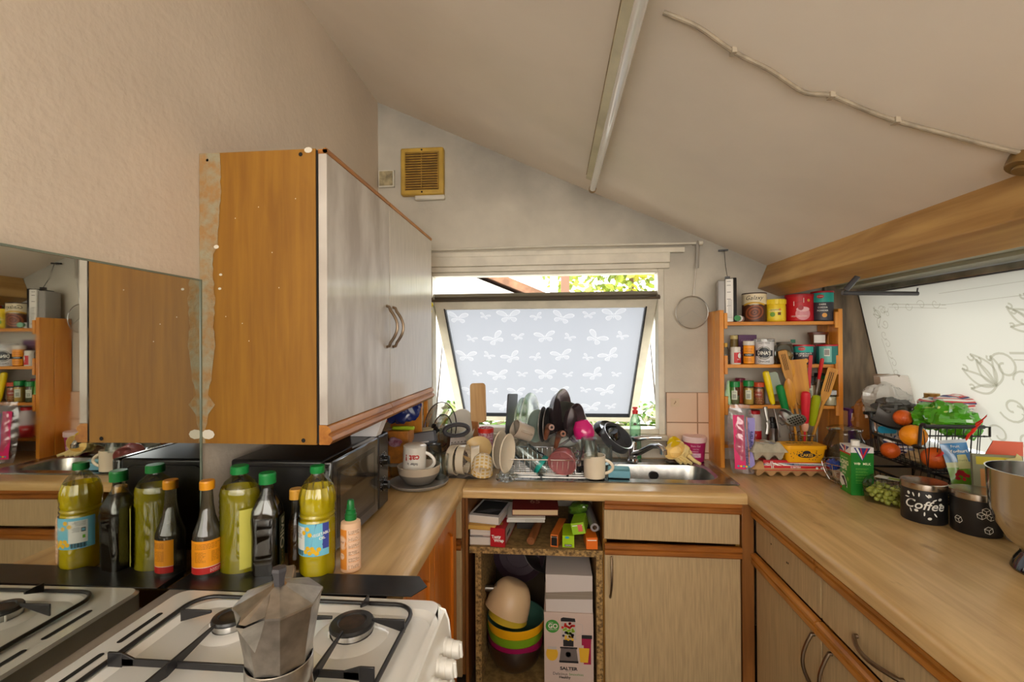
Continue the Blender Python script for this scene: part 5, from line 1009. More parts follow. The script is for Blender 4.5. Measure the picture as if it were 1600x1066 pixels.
g=G(); g.lathe([(.0,.0),(.024,.002),(.036,.04),(.03,.06)],20,T=TR((-.03,-.03,.095),(R(40),R(30),0),(.8,.45,1))); obj('bright_yellow_cuff',g,pl('bright_yellow_rubber',(250,214,30),.35),t)
g=G(); g.cyl(.022,0,.004,24); p=Zp(1045,719,.905); one('sink_plug',g,m_steel,'flat round metal disc lying behind the basin','disc',(p.x,p.y-.02,.9045))
# tub
p=Zp(1092,716,.9); t=thing('dishwasher_tub','magenta plastic tub with a white lid between the sink and the pine rack','tub',(.752,2.548,.903)); g=G(); g.lathe([(0,0),(.044,0),(.048,.004),(.056,.105),(0,.105)],36); obj('body',g,pl('tub_magenta',(170,30,96),.35),t); g=G(); g.lathe([(0,.104),(.0595,.104),(.061,.108),(.061,.13),(.058,.134),(.052,.132),(0,.130)],36); obj('lid',g,pl('lid_pinkwhite',(232,206,206),.35),t)
g=G(); mp=cmap(.0545,-100); mp=lambda u,v: ((.0485+.0086*(v/.105))*math.cos(R(-100)+u/.053),(.0485+.0086*(v/.105))*math.sin(R(-100)+u/.053),v); g.mrect(mp,-.028,.028,.028,.05,8,mi=0); g.text(mp,'Stain Gel',.0,.088,.013,mi=0); g.text(mp,'non bio',.002,.072,.009,mi=0); paralines(g,mp,-.024,.06,.05,2,.004,.0015,0,8); paralines(g,lambda u,v:Vector(mp(u,v))*1.002,-.024,.044,.045,4,.0035,.0012,1,9); obj('label',g,[pl('label_palepink',(226,190,206),.5),pl('ink_mag',(120,30,80),.5)],t,smooth=False)
# things on the cabinet side and window sill
p=Yp(668,480,2.385); g=G(); blob(g,(0,0,0),.035,.03,.045,31,.4,3,22,crease=.3,flat=False); one('yellow_cloth',g,pl('yellow_cloth',(226,206,20),.7),'bright yellow duster poking out behind the wall cabinet','duster',(p.x-.012,2.385,p.z),ang=25)
g=G(); g.bb((-.03,-.01,.0),(.03,.01,.01)); 
# ================= pine rack =================
rx0,rx1,ry0,ry1=.842,1.432,2.42,2.605; rz1=1.70
rk=thing('spice_rack','varnished pine shelf rack standing on the worktop in the right corner','shelf rack',(rx0,2.51,.9))
def RL(x,y,z): return (x-rx0,y-2.51,z-.9)
for (xa_,xb_) in ((rx0,rx0+.022),(rx1-.022,rx1)):
    for (yy0,yy1) in ((ry0,ry0+.082),(ry0+.085,ry1)):
        g=G(); g.bb(RL(xa_,yy0,.9),RL(xb_,yy1,rz1)); obj('post',g,m_pine,rk,bevel=.003)
SH=[1.640,1.424,1.218,1.0]
for z in SH:
    g=G(); g.bb(RL(rx0+.022,ry0+(.012 if z>1.1 else .085),z-.018),RL(rx1-.022,ry1-.02,z)); obj('shelf',g,m_pinex,rk,bevel=.002)
for z in SH[:3]:
    for x in (rx0+.022,rx1-.022):
        g=G(); s_=1 if x<1 else -1; g.bb(RL(x,ry0-.004,z-.05 if z<1.6 else z-.035),RL(x+s_*.016,ry0+.01,z+.045)); obj('cleat',g,m_pine,rk,bevel=.002)
YS=2.50
lab=lambda n,c: pl(n,c,.45)
W_,K_=lab('label_white',(236,238,232)),lab('ink',(30,30,36))
def px2x(px,y=YS): return Yp(px,540,y).x
def jar(label,px0,px1,h,z,y,mat,lidm,lidh=.02,lidr=1.0,name='spice_jar',cat='jar',marks=None,cont=None,rib=True,group=None,neck=.88,sq=0):
    xa,xb=px2x(px0,y),px2x(px1,y); r=(xb-xa)/2; t=thing(name,label,cat,((xa+xb)/2,y,z+.0005),group=group); hb=h-lidh
    rf=(lambda a,z_:1/max(abs(math.cos((a)%(PI/2)-PI/4)),.0) if 0 else 1) if 0 else None
    g=G(); g.lathe([(0,0),(r*.93,0),(r,.004),(r,hb*.86),(r*neck,hb),(0,hb)],28); b=obj('body',g,mat,t)
    if cont: g=G(); g.lathe([(0,.003),(r*.9,.003),(r*.93,.006),(r*.93,hb*cont[1]),(0,hb*cont[1]+.002)],24); obj('contents',g,cont[0],t)
    if lidh: g=G(); rl=r*neck*lidr+.0015; g.lathe([(0,hb),(rl,hb),(rl,h-.002),(rl-.002,h),(0,h)],40,rf=(lambda a,z_:1+.02*math.cos(a*22)) if rib else None); obj('lid',g,lidm,t,ang=25)
    if marks: g=G(); mm=marks(g,r,hb); obj('label',g,mm,t,smooth=False)
    return t
ma=-90-30   # labels face the camera: turned towards the left
def az(px): # direction from the thing towards the camera
    return -90-math.degrees(math.atan((px-864)/720))*1
# top shelf -------------------------------------------------
t=thing('wifi_router','upright white and black router box standing on top of the pine rack','router',(.895,2.50,SH[0]+.0005),R(-14)); g=G(); g.bb((-.035,-.05,0),(.0,.07,.215)); b=obj('grey_case',g,pl('router_grey',(150,146,142),.35),t,bevel=.004); g=G(); g.bb((-.0,-.062,-.0),(.036,-.04,.22)); obj('white_face',g,m_white,t,bevel=.003); g=G(); g.prism([(.036,-.06),(.052,-.055),(.058,.06),(.0,.07),(.0,-.04),(.036,-.04)],0,.225); obj('black_case',g,m_black,t,bevel=.003)
g=G(); mp=fmap((0,-.0625,0))
for z_ in (.205,.185,.15,.115,.08): g.mrect(mp,.006,z_,.024,z_+.0025)
for k in range(16): g.mrect(mp,.01,.02+k*.006,.03,.0215+k*.006)
obj('vent_slots',g,m_rubber,t,smooth=False); g=G(); g.bb((.005,-.0,.225),(.028,.02,.24)); g.tube([(.016,.01,.24),(.012,.05,.30),(.01,.085,.395)],.0015,6); g.bb((-.02,.085,.39),(.03,.098,.398)); obj('antenna_wire',g,m_black,t)
t=thing('condiment_bottle','small white bottle with orange band and green cap lying on the pine rack top','bottle',(.955,2.455,SH[0]+.017),(R(90),0,R(-30))); g=G(); g.lathe([(0,0),(.016,0),(.016,.055),(0,.056)],20,T=TR((0,0,-.04))); g.mi=1; g.lathe([(.0163,.03),(.0163,.05)],20,T=TR((0,0,-.04))); obj('body',g,[W_,lab('label_orange3',(220,90,40))],t); g=G(); g.lathe([(0,-.02-.06),(.014,-.08),(.014,-.055),(0,-.05)],18,T=TR((0,0,0),(PI,0,0))); obj('cap',g,m_green,t)
def mk_gal(g,r,hb):
    A=az(1179); m1=cmap(r+.0006,A); g.lathe([(r+.0004,hb*.62),(r+.0004,hb*1.0)],40,mi=0); g.lathe([(r+.0004,.0),(r+.0004,hb*.62)],40,mi=1)
    m2=cmap(r+.0012,A); g.text(m2,'Galaxy',.0,hb*.85,.031,mi=2,shear=.35); 
    for k in range(5): g.mdisc(cmap(r+.001+.0003*k,A),.002,hb*.33,.046-.009*k,30,mi=(4 if k%2 else 3),ry=.036-.007*k,r0=.55,rot=.3)
    g.mline(m2,[(-.055+.11*i/10,hb*(.60+.08*math.sin(PI*i/10))) for i in range(11)],.008,mi=5); g.text(m2,'HOT CHOC',.0,hb*.60,.008,mi=0)
    return [lab('tin_cream',(228,214,180)),lab('tin_brown',(74,38,20)),K_,lab('choc_light',(150,80,44)),lab('choc_dark',(96,48,26)),lab('gold_band',(206,160,40))]
jar('large brown and cream drinking chocolate tin on top of the pine rack',1161,1197,.148,SH[0],2.49,lab('tin_brown',(74,38,20)),lab('tin_lid_brown',(60,34,22)),.006,1.0,'chocolate_tin','tin',mk_gal,neck=1,rib=False)
def mk_y(g,r,hb):
    A=az(1212); g.mrect(cmap(r+.0006,A),-.035,hb*.15,.035,hb*.75,8,mi=0); m2=cmap(r+.0012,A); g.mdisc(m2,-.012,hb*.4,.012,16,mi=1); g.mrect(m2,.012,hb*.36,.026,hb*.52,mi=2); g.text(m2,'BANANA',0,hb*.66,.010,mi=3); g.mdisc(m2,.022,hb*.68,.006,10,mi=4); g.mrect(m2,-.03,hb*.57,.03,hb*.59,4,mi=5); return [lab('y1',(246,222,60)),lab('g1',(120,170,70)),lab('b1',(110,60,20)),lab('blue_ink',(60,90,160)),lab('orange_ink',(236,140,50)),W_]
jar('yellow plastic drink powder jar on top of the pine rack',1197,1227,.113,SH[0],2.475,lab('jar_yellow',(240,206,30)),lab('jar_yellow_lid',(244,214,40)),.025,1.06,'powder_jar','jar',mk_y,neck=.94)
def mk_s(g,r,hb):
    A=az(1249); m1=cmap(r+.0006,A); m2=cmap(r+.0012,A); m3=cmap(r+.0016,A); g.mpoly(m1,[(-.024,hb*.62),(.022,hb*.74),(.022,hb*.93),(-.024,hb*.80)],mi=0); g.text(m2,'SlimFast',-.001,hb*.775,.0125,mi=1,bold=.02,rot=.28); g.mdisc(m1,.018,hb*.3,.034,24,mi=2,ry=.032); g.mdisc(m2,.018,hb*.48,.03,24,mi=3,ry=.012); g.mdisc(m3,.008,hb*.54,.012,16,mi=1,ry=.013); g.text(m3,'HIGH PROTEIN',.0,hb*.2,.011,mi=0); g.mdisc(m2,.044,hb*.83,.007,12,mi=4)
    return [lab('slim_white',(240,226,220)),lab('slim_red',(170,20,30)),lab('shake_pink',(226,150,160)),lab('shake_light',(240,190,196)),lab('gold',(214,170,70))]
jar('wide red diet powder tub on top of the pine rack',1229,1270,.138,SH[0],2.50,lab('tub_red',(196,18,36)),lab('tub_red_lid',(176,14,30)),.012,1.02,'powder_tub','tub',mk_s,neck=1,rib=False)
def mk_c(txts,A,cols,pic=None):
    def f(g,r,hb):
        g.lathe([(r+.0004,hb*.66),(r+.0004,hb*.99)],36,mi=0); m2=cmap(r+.001,A); m3=cmap(r+.0014,A); g.mdisc(m2,-.006,hb*.86,.016,20,mi=1,ry=.009); g.text(m3,'Dr.Oetker',-.006,hb*.86,.006,mi=2); 
        for i,s_ in enumerate(txts): g.text(m2,s_,.004,hb*(.58-.11*i),.0115,mi=2,bold=.01)
        g.mpoly(m2,[(-.036,hb*.66),(-.03,hb*.70),(.036,hb*.76),(.036,hb*.66)],mi=3)
        if pic: g.mdisc(m3,.012,hb*.2,.011,16,mi=4)
        return [lab('teal_can',(40,170,160)),lab('logo_red',(190,30,44)),W_,lab(cols[0],cols[1]),lab('pic_gold',(226,160,60))]
    return f
m_can=lab('can_navy',(50,50,62)); m_redlid=pl('can_red_lid',(190,20,40),.35)
jar('tall dark tub with a red lid at the right end of the rack top',1269,1301,.150,SH[0],2.47,m_can,m_redlid,.008,1.02,'baking_tub','tub',mk_c(('DARK','COCOA','POWDER'),az(1285),('bright_green',(110,180,50)),1),neck=1,rib=False)
# second shelf ----------------------------------------------
z=SH[1]
jar('slim glass bottle with a gold cap at the left of the middle rack shelf',1129,1139,.108,z,2.45,m_bottle,lab('gold_cap',(200,160,60)),.02,.9,'essence_bottle','bottle',None,(lab('dark_syrup',(60,40,30)),.5),neck=.5)
def mk_w(g,r,hb):
    A=az(1148)+18; g.mrect(cmap(r+.0006,A),-.014,hb*.1,.026,hb*.85,8,mi=0); m2=cmap(r+.001,A); g.mdisc(m2,.014,hb*.62,.010,16,mi=1,ry=.014); g.text(m2,'SALT',.010,hb*.35,.009,mi=1); return [lab('lbl_red4',(206,30,36)),W_]
jar('white pot with a red label on the middle rack shelf',1141,1157,.088,z,2.45,lab('pot_white',(226,222,214)),lab('pot_white_lid',(230,226,218)),.018,1,'supplement_pot','pot',mk_w)
jar('small jar with a pale gold lid behind the white pot',1141,1153,.148,z,2.53,lab('jar_olive',(120,100,50)),lab('lid_palegold',(214,196,130)),.02)
g=G(); g.bb((-.046,-.028,0),(.046,.028,.150)); mp=fmap((0,-.0285,0)); g.mi=1
for k in range(4): g.mrect(mp,-.03,.10-k*.018,.0+.006*k,.103-k*.018)
g.text(mp,'earl grey',-.008,.122,.014,mi=1); one('tea_box',g,[pl('box_purple',(96,60,100),.5),lab('box_ink',(160,130,160))],'purple cardboard tea box at the back of the middle rack shelf','box',(px2x(1166,2.545),2.555,z+.0005),bevel=.001)
def mk_o(g,r,hb):
    A=az(1170); g.mrect(cmap(r+.0006,A),-.028,hb*.05,.028,hb*.98,10,mi=0); m2=cmap(r+.001,A); g.mrect(m2,-.026,hb*.42,.026,hb*.56,10,mi=1); g.text(cmap(r+.0014,A),'HONEY',0,hb*.49,.010,mi=2); g.text(m2,'ORGANIC',0,hb*.8,.008,mi=3); paralines(g,m2,-.022,hb*.7,.045,2,.005,.0015,3); paralines(g,m2,-.022,hb*.3,.045,4,.005,.0015,3); return [lab('amber_label',(250,160,20)),K_,W_,lab('ink_brown3',(150,60,20))]
jar('amber vitamin bottle with a white lid on the middle rack shelf',1161,1179,.118,z,2.45,glassm('amber_glass',(250,150,30),.2,.05,.5,(240,130,10)),lab('lid_white2',(232,228,220)),.022,1,'vitamin_bottle','bottle',mk_o)
def mk_d(g,r,hb):
    A=az(1194); m1=cmap(r+.0006,A); m2=cmap(r+.001,A); m3=cmap(r+.0014,A); g.mdisc(m1,0,hb*.5,.033,30,mi=0); g.mdisc(m2,0,hb*.5,.030,30,mi=1,r0=.93); g.mpoly(m2,[(-.044,hb*.56),(-.04,hb*.62),(.04,hb*.62),(.044,hb*.56),(.044,hb*.40),(.04,hb*.34),(-.04,hb*.34),(-.044,hb*.40)][::-1],mi=0) if 0 else g.mrect(m2,-.044,hb*.36,.044,hb*.62,12,mi=0); g.text(m3,"DINA'S",0,hb*.49,.024,mi=1,bold=.03,sx=.85); g.text(m2,'CRISPY FRIED',0,hb*.93,.0095,mi=0); g.text(m2,'ONIONS',0,hb*.12,.014,mi=0,bold=.01); g.text(m3,'Crispy',0,hb*.29,.010,mi=1,shear=.3); return [lab('ink_slate',(50,54,62)),W_]
xa_=px2x(1180,2.45); xb_=px2x(1208,2.45)
t=jar('white plastic tub of fried onions with a dark round emblem',1180,1208,.128,z,2.45,lab('tub_white',(222,222,224)),glassm('clear_lid',(235,235,235),.2,.05,.2),.014,1.06,'onion_tub','tub',mk_d,neck=1,rib=False)
t=thing('clip_jar','round clear glass jar with a metal rim and green clip on the middle rack shelf','jar',(px2x(1225,2.47),2.47,z+.0005)); g=G(); g.lathe([(0,.003),(.03,0),(.045,.02),(.053,.055),(.046,.088),(.035,.1),(.034,.108)],32); obj('body',g,m_clear,t); g=G(); g.lathe([(0,.114),(.036,.112),(.038,.106),(.036,.102)],28); obj('rim_lid',g,m_steel,t); g=G(); g.bb((.022,-.03,.106),(.042,-.018,.124)); obj('clip',g,pl('clip_green',(40,110,90),.4),t,bevel=.002); g=G(); blob(g,(0,0,.04),.036,.036,.034,8,.2,5,20); obj('contents',g,M('dried_peel',(190,150,80),.8,col2=(130,90,40),vs=60),t)
jar('teal baking tub with a red lid, left one on the middle rack shelf',1241,1269,.098,z,2.45,m_can,m_redlid,.008,1.02,'baking_tub','tub',mk_c(('BICARBONATE','OF SODA'),az(1255),('ice_blue',(120,190,200)),1),neck=1,rib=False)
jar('teal baking tub with a red lid standing behind between the other two',1262,1284,.094,z,2.54,m_can,m_redlid,.008,1.02,'baking_tub','tub',None,neck=1,rib=False)
def mk_bc(g,r,hb):
    A=az(1292); m1=cmap(r+.0006,A); m2=cmap(r+.001,A); g.mrect(m1,-.036,.01,.02,hb*.98,8,mi=0); g.mrect(m2,-.012,hb*.45,.012,hb*.85,3,mi=1)
    for k in range(9): g.mrect(cmap(r+.0013,A),-.010+k*.0023,hb*.5,-.0088+k*.0023,hb*.8,mi=2)
    return [lab('teal_pale',(120,190,180)),W_,K_]
jar('teal baking tub showing its barcode, right end of the middle rack shelf',1277,1308,.098,z,2.46,lab('can_teal',(30,120,116)),m_redlid,.008,1.02,'baking_tub','tub',mk_bc,neck=1,rib=False)
p=(px2x(1279,2.5),2.505,z+.099); t=thing('spread_tub','small brown lidded tub stacked on the teal baking tubs','tub',p); g=G(); g.lathe([(0,0),(.035,0),(.045,.052),(0,.053)],4 if 0 else 24,sy=.7); obj('body',g,pl('spread_body',(90,56,34),.4),t); g=G(); g.lathe([(0,.052),(.048,.052),(.049,.062),(0,.066)],24,sy=.7); obj('lid',g,pl('spread_lid',(96,50,30),.3),t); g=G(); A=-128; mp=lambda u,v:(.0445*math.cos(R(A)+u/.045)*1.0,.0445*math.sin(R(A)+u/.045)*.74,v); g.mrect(mp,-.006,.008,.05,.048,8); obj('label',g,W_,t,smooth=False)
# third shelf -----------------------------------------------
z=SH[2]
def sq_label(g,r,hb,px=1168,c=(214,220,200)):
    A=az(px); g.mrect(cmap(r+.0006,A),-.014,hb*.3,.014,hb*.8,5,mi=0); m2=cmap(r+.001,A)
    for k in range(7): g.mrect(m2,-.008+k*.0024,hb*.36,-.007+k*.0024,hb*.6,mi=1)
    g.text(m2,'SPICE',0,hb*.72,.007,mi=1); return [lab('lb_'+str(c[0]),c),K_]
jar('spice jar with a green lid at the left of the lower rack shelf',1139,1155,.118,z,2.45,m_clear,m_green,.028,1.08,marks=lambda g,r,hb: sq_label(g,r,hb,1147),cont=(lab('herb_green',(110,110,70)),.5))
jar('orange labelled jar behind the two green lidded spice jars',1148,1164,.128,z,2.53,lab('jar_orange',(206,90,36)),lab('lid_plum',(120,30,60)),.02)
jar('spice jar of yellow powder with a green lid on the lower rack shelf',1161,1177,.122,z,2.45,m_clear,m_green,.028,1.08,marks=lambda g,r,hb: sq_label(g,r,hb,1169),cont=(M('mustard_powder',(222,176,80),.8),.9))
def mk_n(g,r,hb):
    A=az(1184); g.mrect(cmap(r+.0006,A),-.018,hb*.4,.018,hb*.75,6,mi=0); g.text(cmap(r+.001,A),'CHILLI',0,hb*.57,.009,mi=1); return [lab('lbl_rust',(150,60,36)),W_]
jar('jar of red chilli flakes with an orange red lid on the lower rack shelf',1176,1193,.112,z,2.46,m_clear,lab('lid_rust',(200,70,30)),.022,1.08,marks=mk_n,cont=(M('chilli_flakes',(150,60,30),.8,col2=(210,150,90),vs=150),.9))
jar('grey spice packet jar beside the chilli jar',1195,1206,.10,z,2.5,lab('grey_sachet',(190,190,188)),m_steel,.01)
for k,(a_,b_,h,y,lc,cc,lb) in enumerate(((1257,1273,.142,2.47,(30,32,34),(200,160,120),'spice jar of pale seeds with a black lid behind the utensils'),(1272,1288,.155,2.53,(30,34,32),(150,120,80),'tall jar with a dark lid at the back right of the lower rack shelf'),(1282,1298,.148,2.47,(30,110,50),(120,120,100),'glass jar with a dark green lid at the right of the lower rack shelf'),(1284,1306,.075,2.44,(200,200,200),(214,196,160),'round glass sugar bowl with a steel lid at the right of the lower rack shelf'))):
    jar(lb,a_,b_,h,z,y,m_clear,lab('lidc%d'%k,lc),.02,1.0,cont=(lab('seed%d'%k,cc),.8),marks=(lambda g,r,hb: sq_label(g,r,hb,1265)) if k==0 else None)
g=G(); g.grid(lambda a,b_:(-.02+.04*a,.004*math.sin(a*6+b_*4),.12*b_+.0),6,6); g.grid(lambda a,b_:(-.02+.04*a,.012+.004*math.sin(a*6+b_*4),.12*b_+.0),6,6); one('herb_sachet',g,pl('sachet_green',(90,150,40),.3,coat=.4),'green herb sachet leaning at the left end of the lower rack shelf','packet',(px2x(1134,2.44)+.012,2.44,z+.0),(R(-5),R(10),0))
# bottom: things standing on the worktop inside the rack
t=jar('white salt drum with a red lid and red base behind the pink brush pack',1167,1188,.175,1.0005,2.545,lab('salt_white',(232,222,222)),lab('salt_red',(206,24,34)),.018,1.0,'salt_drum','tub',lambda g,r,hb:(g.lathe([(r+.0006,0),(r+.0006,hb*.45)],30,mi=0),g.text(cmap(r+.001,-118),'SALT',0,hb*.3,.014,mi=1),[lab('salt_red',(206,24,34)),W_])[-1],neck=.8,rib=False)
t=thing('pepper_mill','steel and black pepper mill standing behind the egg boxes','mill',(px2x(1207,2.53),2.54,1.0005)); g=G(); g.lathe([(0,0),(.030,0),(.026,.02),(.024,.055),(.028,.085),(0,.085)],28,rf=lambda a,z_:1+.04*math.cos(a*12)); obj('body',g,m_steel,t); g=G(); g.lathe([(0,.085),(.025,.085),(.025,.115),(.018,.118),(.012,.14),(0,.142)],24); obj('grinder_top',g,m_black,t)
t=thing('garlic_press','hinged steel garlic press hanging open in front of the rack','kitchen tool',(px2x(1198,2.4),2.39,1.08)); g=G(); g.tube([(-.005,0,.0),(.0,0,.04),(-.004,0,.06)],.011,10,flat=.5); g.tube([(.0,0,.065),(-.008,0,.10),(-.014,0,.135)],.010,10,flat=.5); g.cyl(.008,-.006,.006,12,T=TR((-.001,0,.062),(R(90),0,0))); obj('body',g,m_steel,t)
# ================= utensils in the wire holder =================
YU=2.437; ho=Yp(1254,680,YU); hx=ho.x
t=thing('utensil_holder','chromed wire utensil holder crowded with spoons and spatulas','utensil holder',(hx,YU,CZ)); g=G(); rh=.056
for zz in (.005,.14,.175): g=G(); g.tube([(rh*math.cos(a),rh*math.sin(a),zz) for a in [i*PI/16 for i in range(32)]],.0028,8,closed=True); obj('ring',g,m_chrome,t)
g=G()
for k in range(10): a=k*PI/5+.2; g.tube([(rh*math.cos(a),rh*math.sin(a),.004),(rh*math.cos(a),rh*math.sin(a),.176)],.0022,6)
g.cyl(rh-.002,.001,.004,24); obj('upright_wires',g,m_chrome,t)
def uten(name,label,base,top,parts,yb=YU,yt=None,cat='utensil'):
    """parts: (kind,t0,t1,width/radius,material,part name)"""
    yt=yt or YU; A=Yp(*base,yb); B=Yp(*top,yt); d=(B-A); L_=d.length; zc=d.normalized(); cdir=Vector((-A.x,-A.y,EZ-A.z)).normalized(); xc=zc.cross(cdir)*-1; xc.normalize(); yc=zc.cross(xc); 
    Mx=Matrix((xc,yc,zc)).transposed().to_4x4(); t=thing(name,label,cat,A,tuple(Mx.to_euler()))
    for kind,t0,t1,w_,m_,pn in parts:
        g=G(); z0,z1=L_*t0,L_*t1; h=z1-z0
        if kind=='rod': g.tube([(0,0,z0),(0,0,z1)],w_,10)
        if kind=='grip': g.tube([(0,0,z0),(0,0,z0+h*.1),(0,0,z0+h*.5),(0,0,z0+h*.85),(0,0,z0+h*.97),(0,0,z1)],[w_*.6,w_*.85,w_,w_*1.1,w_*.95,w_*.5],14,flat=.75)
        if kind=='blade': g.prism(rrect(w_*2,h,w_*.5,5,0,(z0+z1)/2),-.003,.003,T=Matrix.Rotation(PI/2,4,'X'))
        if kind=='wblade': g.prism([(-w_*.35,z0),(w_*.35,z0),(w_,z0+h*.3),(w_*1.05,z1-.005),(w_*.8,z1),(-w_*.8,z1),(-w_*1.05,z1-.005),(-w_,z0+h*.3)],-.004,.004,T=Matrix.Rotation(PI/2,4,'X'))
        if kind=='spoon': g.lathe([(0,-.006),(.5*1,-.004),(.9,.001),(1,.004),(.95,.005),(.6,.0),(0,-.002)],28,T=TR((0,0,(z0+z1)/2),(R(90),0,0))@Matrix.Diagonal((w_,h/2,1,1)))
        if kind=='slot':
            for k in (-1,0,1): g.prism([(k*w_*.5-w_*.09,z0+h*.3),(k*w_*.5+w_*.09,z0+h*.3),(k*w_*.5+w_*.09,z1-h*.12),(k*w_*.5-w_*.09,z1-h*.12)],-.0052,.0052,T=Matrix.Rotation(PI/2,4,'X'))
        obj(pn,g,m_,t,bevel=.0012 if kind in('blade','wblade') else 0)
    return t
m_wsp=wood('spoon_wood',(222,160,56),(188,122,36),2,8,.45,26,.2); m_wsd=wood('spoon_wood_pale',(214,160,84),(186,128,60),2,8,.45,26,.2)
uten('peeler','yellow handled tool leaning left in the utensil holder',(1222,695),(1196,580),[('rod',.1,.62,.004,m_steel,'shaft'),('grip',.55,1,.0155,pl('handle_yellow',(240,214,20),.3),'handle')])
uten('ladle','green handled slotted spoon in the utensil holder',(1240,690),(1217,600),[('grip',.35,.98,.017,pl('handle_green',(10,130,62),.3),'handle'),('rod',0,.4,.004,m_steel,'shaft')],yt=2.40)
uten('silicone_spatula','grey silicone spatula head standing behind the green handle',(1236,680),(1205,582),[('blade',.66,1,.026,pl('spatula_grey',(150,164,150),.4),'head'),('rod',.1,.7,.005,m_steel,'shaft')],yt=2.425)
uten('wooden_spoon','round wooden spoon in the middle of the utensil holder',(1246,700),(1231,592),[('spoon',.58,1,.024,m_wsp,'bowl'),('rod',0,.62,.006,m_wsp,'handle')],yt=2.385)
uten('wooden_fork','long pale wooden fork leaning left, tallest in the utensil holder',(1258,690),(1222,548),[('wblade',.62,1,.019,m_wsd,'head'),('slot',.7,1,.014,m_dark,'slots'),('rod',0,.66,.0065,m_wsd,'handle')],yt=2.39)
uten('wooden_spatula','broad dark wooden spatula behind the wooden fork',(1260,690),(1244,562),[('wblade',.45,1,.040,m_wsp,'blade'),('rod',0,.5,.008,m_wsp,'handle')],yt=2.415,yb=2.43)
uten('wooden_spoon','wooden spoon with its round bowl behind the fork tines',(1256,690),(1228,560),[('spoon',.75,1,.028,m_wsp,'bowl'),('rod',0,.78,.006,m_wsp,'handle')],yt=2.408,yb=2.43)
uten('fish_slice','steel slice with a thin red tipped handle, left of the two red tips',(1258,690),(1267,555),[('blade',.62,1,.008,pl('red_tip',(200,20,30),.35),'tip'),('rod',0,.64,.004,m_steel,'shaft')],yt=2.40)
uten('tongs','long steel shaft with a red pointed tip, right of the two red tips',(1262,692),(1285,560),[('grip',.74,1,.008,pl('red_tip',(200,20,30),.35),'tip'),('rod',0,.76,.0055,m_steel,'shaft')],yt=2.36)
uten('silicone_spoon','red silicone spoon with its curved back to the room',(1257,700),(1259,612),[('grip',.42,1,.019,pl('silicone_red',(214,34,52),.4),'head'),('grip',.3,.45,.015,pl('collar_peach',(226,170,140),.4),'collar'),('rod',0,.34,.005,pl('silicone_red',(214,34,52),.4),'shaft')],yt=2.36,yb=2.40)
uten('silicone_spoon','lime green silicone spatula behind the slotted wooden spatula',(1264,695),(1276,618),[('grip',.4,1,.018,pl('silicone_lime',(160,176,20),.4),'head'),('rod',0,.45,.005,m_steel,'shaft')],yt=2.36)
uten('slotted_spatula','slotted wooden spatula leaning right in the utensil holder',(1268,690),(1302,575),[('wblade',.52,1,.021,m_wsp,'head'),('slot',.55,1,.015,m_dark,'slots'),('rod',0,.56,.0075,m_wsp,'handle')],yt=2.37)
uten('masher','steel masher handle standing at the right of the utensil holder',(1268,690),(1290,604),[('blade',.6,1,.012,m_steel,'blade'),('rod',0,.62,.004,m_steel,'shaft')],yt=2.40)
p=Yp(1232,652,2.35); t=thing('skimmer','round perforated steel skimmer bowl tipped over the holder rim','skimmer',(p.x,2.35,p.z),(R(40),R(30),0)); g=G(); g.lathe([(.048,.0),(.044,-.014),(.03,-.024),(.0,-.028)],36); g.lathe([(.0465,.0),(.043,-.013),(.03,-.0225),(.0,-.0265)],36); g.tube([(.048*math.cos(a),.048*math.sin(a),0) for a in [i*PI/18 for i in range(36)]],.002,6,closed=True); obj('bowl',g,m_steel,t)
p=Yp(1240,656,2.335); t=thing('potato_masher','flat perforated steel masher plate below the skimmer','masher',(p.x+.012,2.335,p.z-.004),(R(50),R(-18),R(8))); g=G(); g.lathe([(0,0),(.046,0),(.048,.004),(.044,.003),(0,.002)],32,sy=.62); g.mi=1
for i in range(6):
    for j in range(4): g.box(((i-2.5)*.0125,(j-1.5)*.0115,.0035),(.007,.006,.001))
obj('plate',g,[m_steel,m_dark],t); g=G(); g.tube([(-.03,0,0),(-.045,.02,-.05),(-.02,.05,-.10)],.003,6); obj('neck',g,m_steel,t)
# ================= worktop, right corner =================
# pink pack of bottle brushes
t=thing('brush_pack','tall clear pack of pink brushes with a magenta card leaning on the pine rack','packet',(.905,2.30,CZ),(R(-3),R(2),R(-4))); pk=glassm('cellophane',(244,240,244),.3,.08,.08)
def pk_w(v): return .045+.018*math.sin(PI*min(1,v*1.0))**.5*(1 if v<.8 else max(.25,(1-v)/.2))
g=G(); g.grid(lambda a,b_:((a-.5)*2*pk_w(b_)+.0-.02*b_, -.022*math.sin(PI*a)*(.4+math.sin(PI*b_)) +.002*math.sin(b_*40+a*9),.33*b_+.005),14,30); g.grid(lambda a,b_:((a-.5)*2*pk_w(b_)-.02*b_, .014*math.sin(PI*a),.33*b_+.005),10,20); obj('wrapper',g,pk,t)
g=G(); g.grid(lambda a,b_:(-.045+.05*a+.0-.012*b_,-.020-.002*math.sin(b_*12),.03+.255*b_),6,14); g.mi=1; g.grid(lambda a,b_:(.006+.042*a-.012*b_-.006*math.sin(b_*5),-.018-.002*math.sin(b_*10),.04+.235*b_),6,14); mp=pmap((-.012,-.0235,0),(1,0,-.04),(0,0,1)); g.text(pmap((-.008,-.0245,.09),(0,0,1),(-1,0,0)),'super bright',0,-.016,.020,mi=2); g.text(pmap((.03,-.0245,.12),(0,0,1),(-1,0,0)),'Oral care',.05,.004,.022,mi=3,bold=.02)
for k in range(5): g.mdisc(fmap((0,-.0246,0)),-.03+.012*k,.045,.005,10,mi=4+k%2)
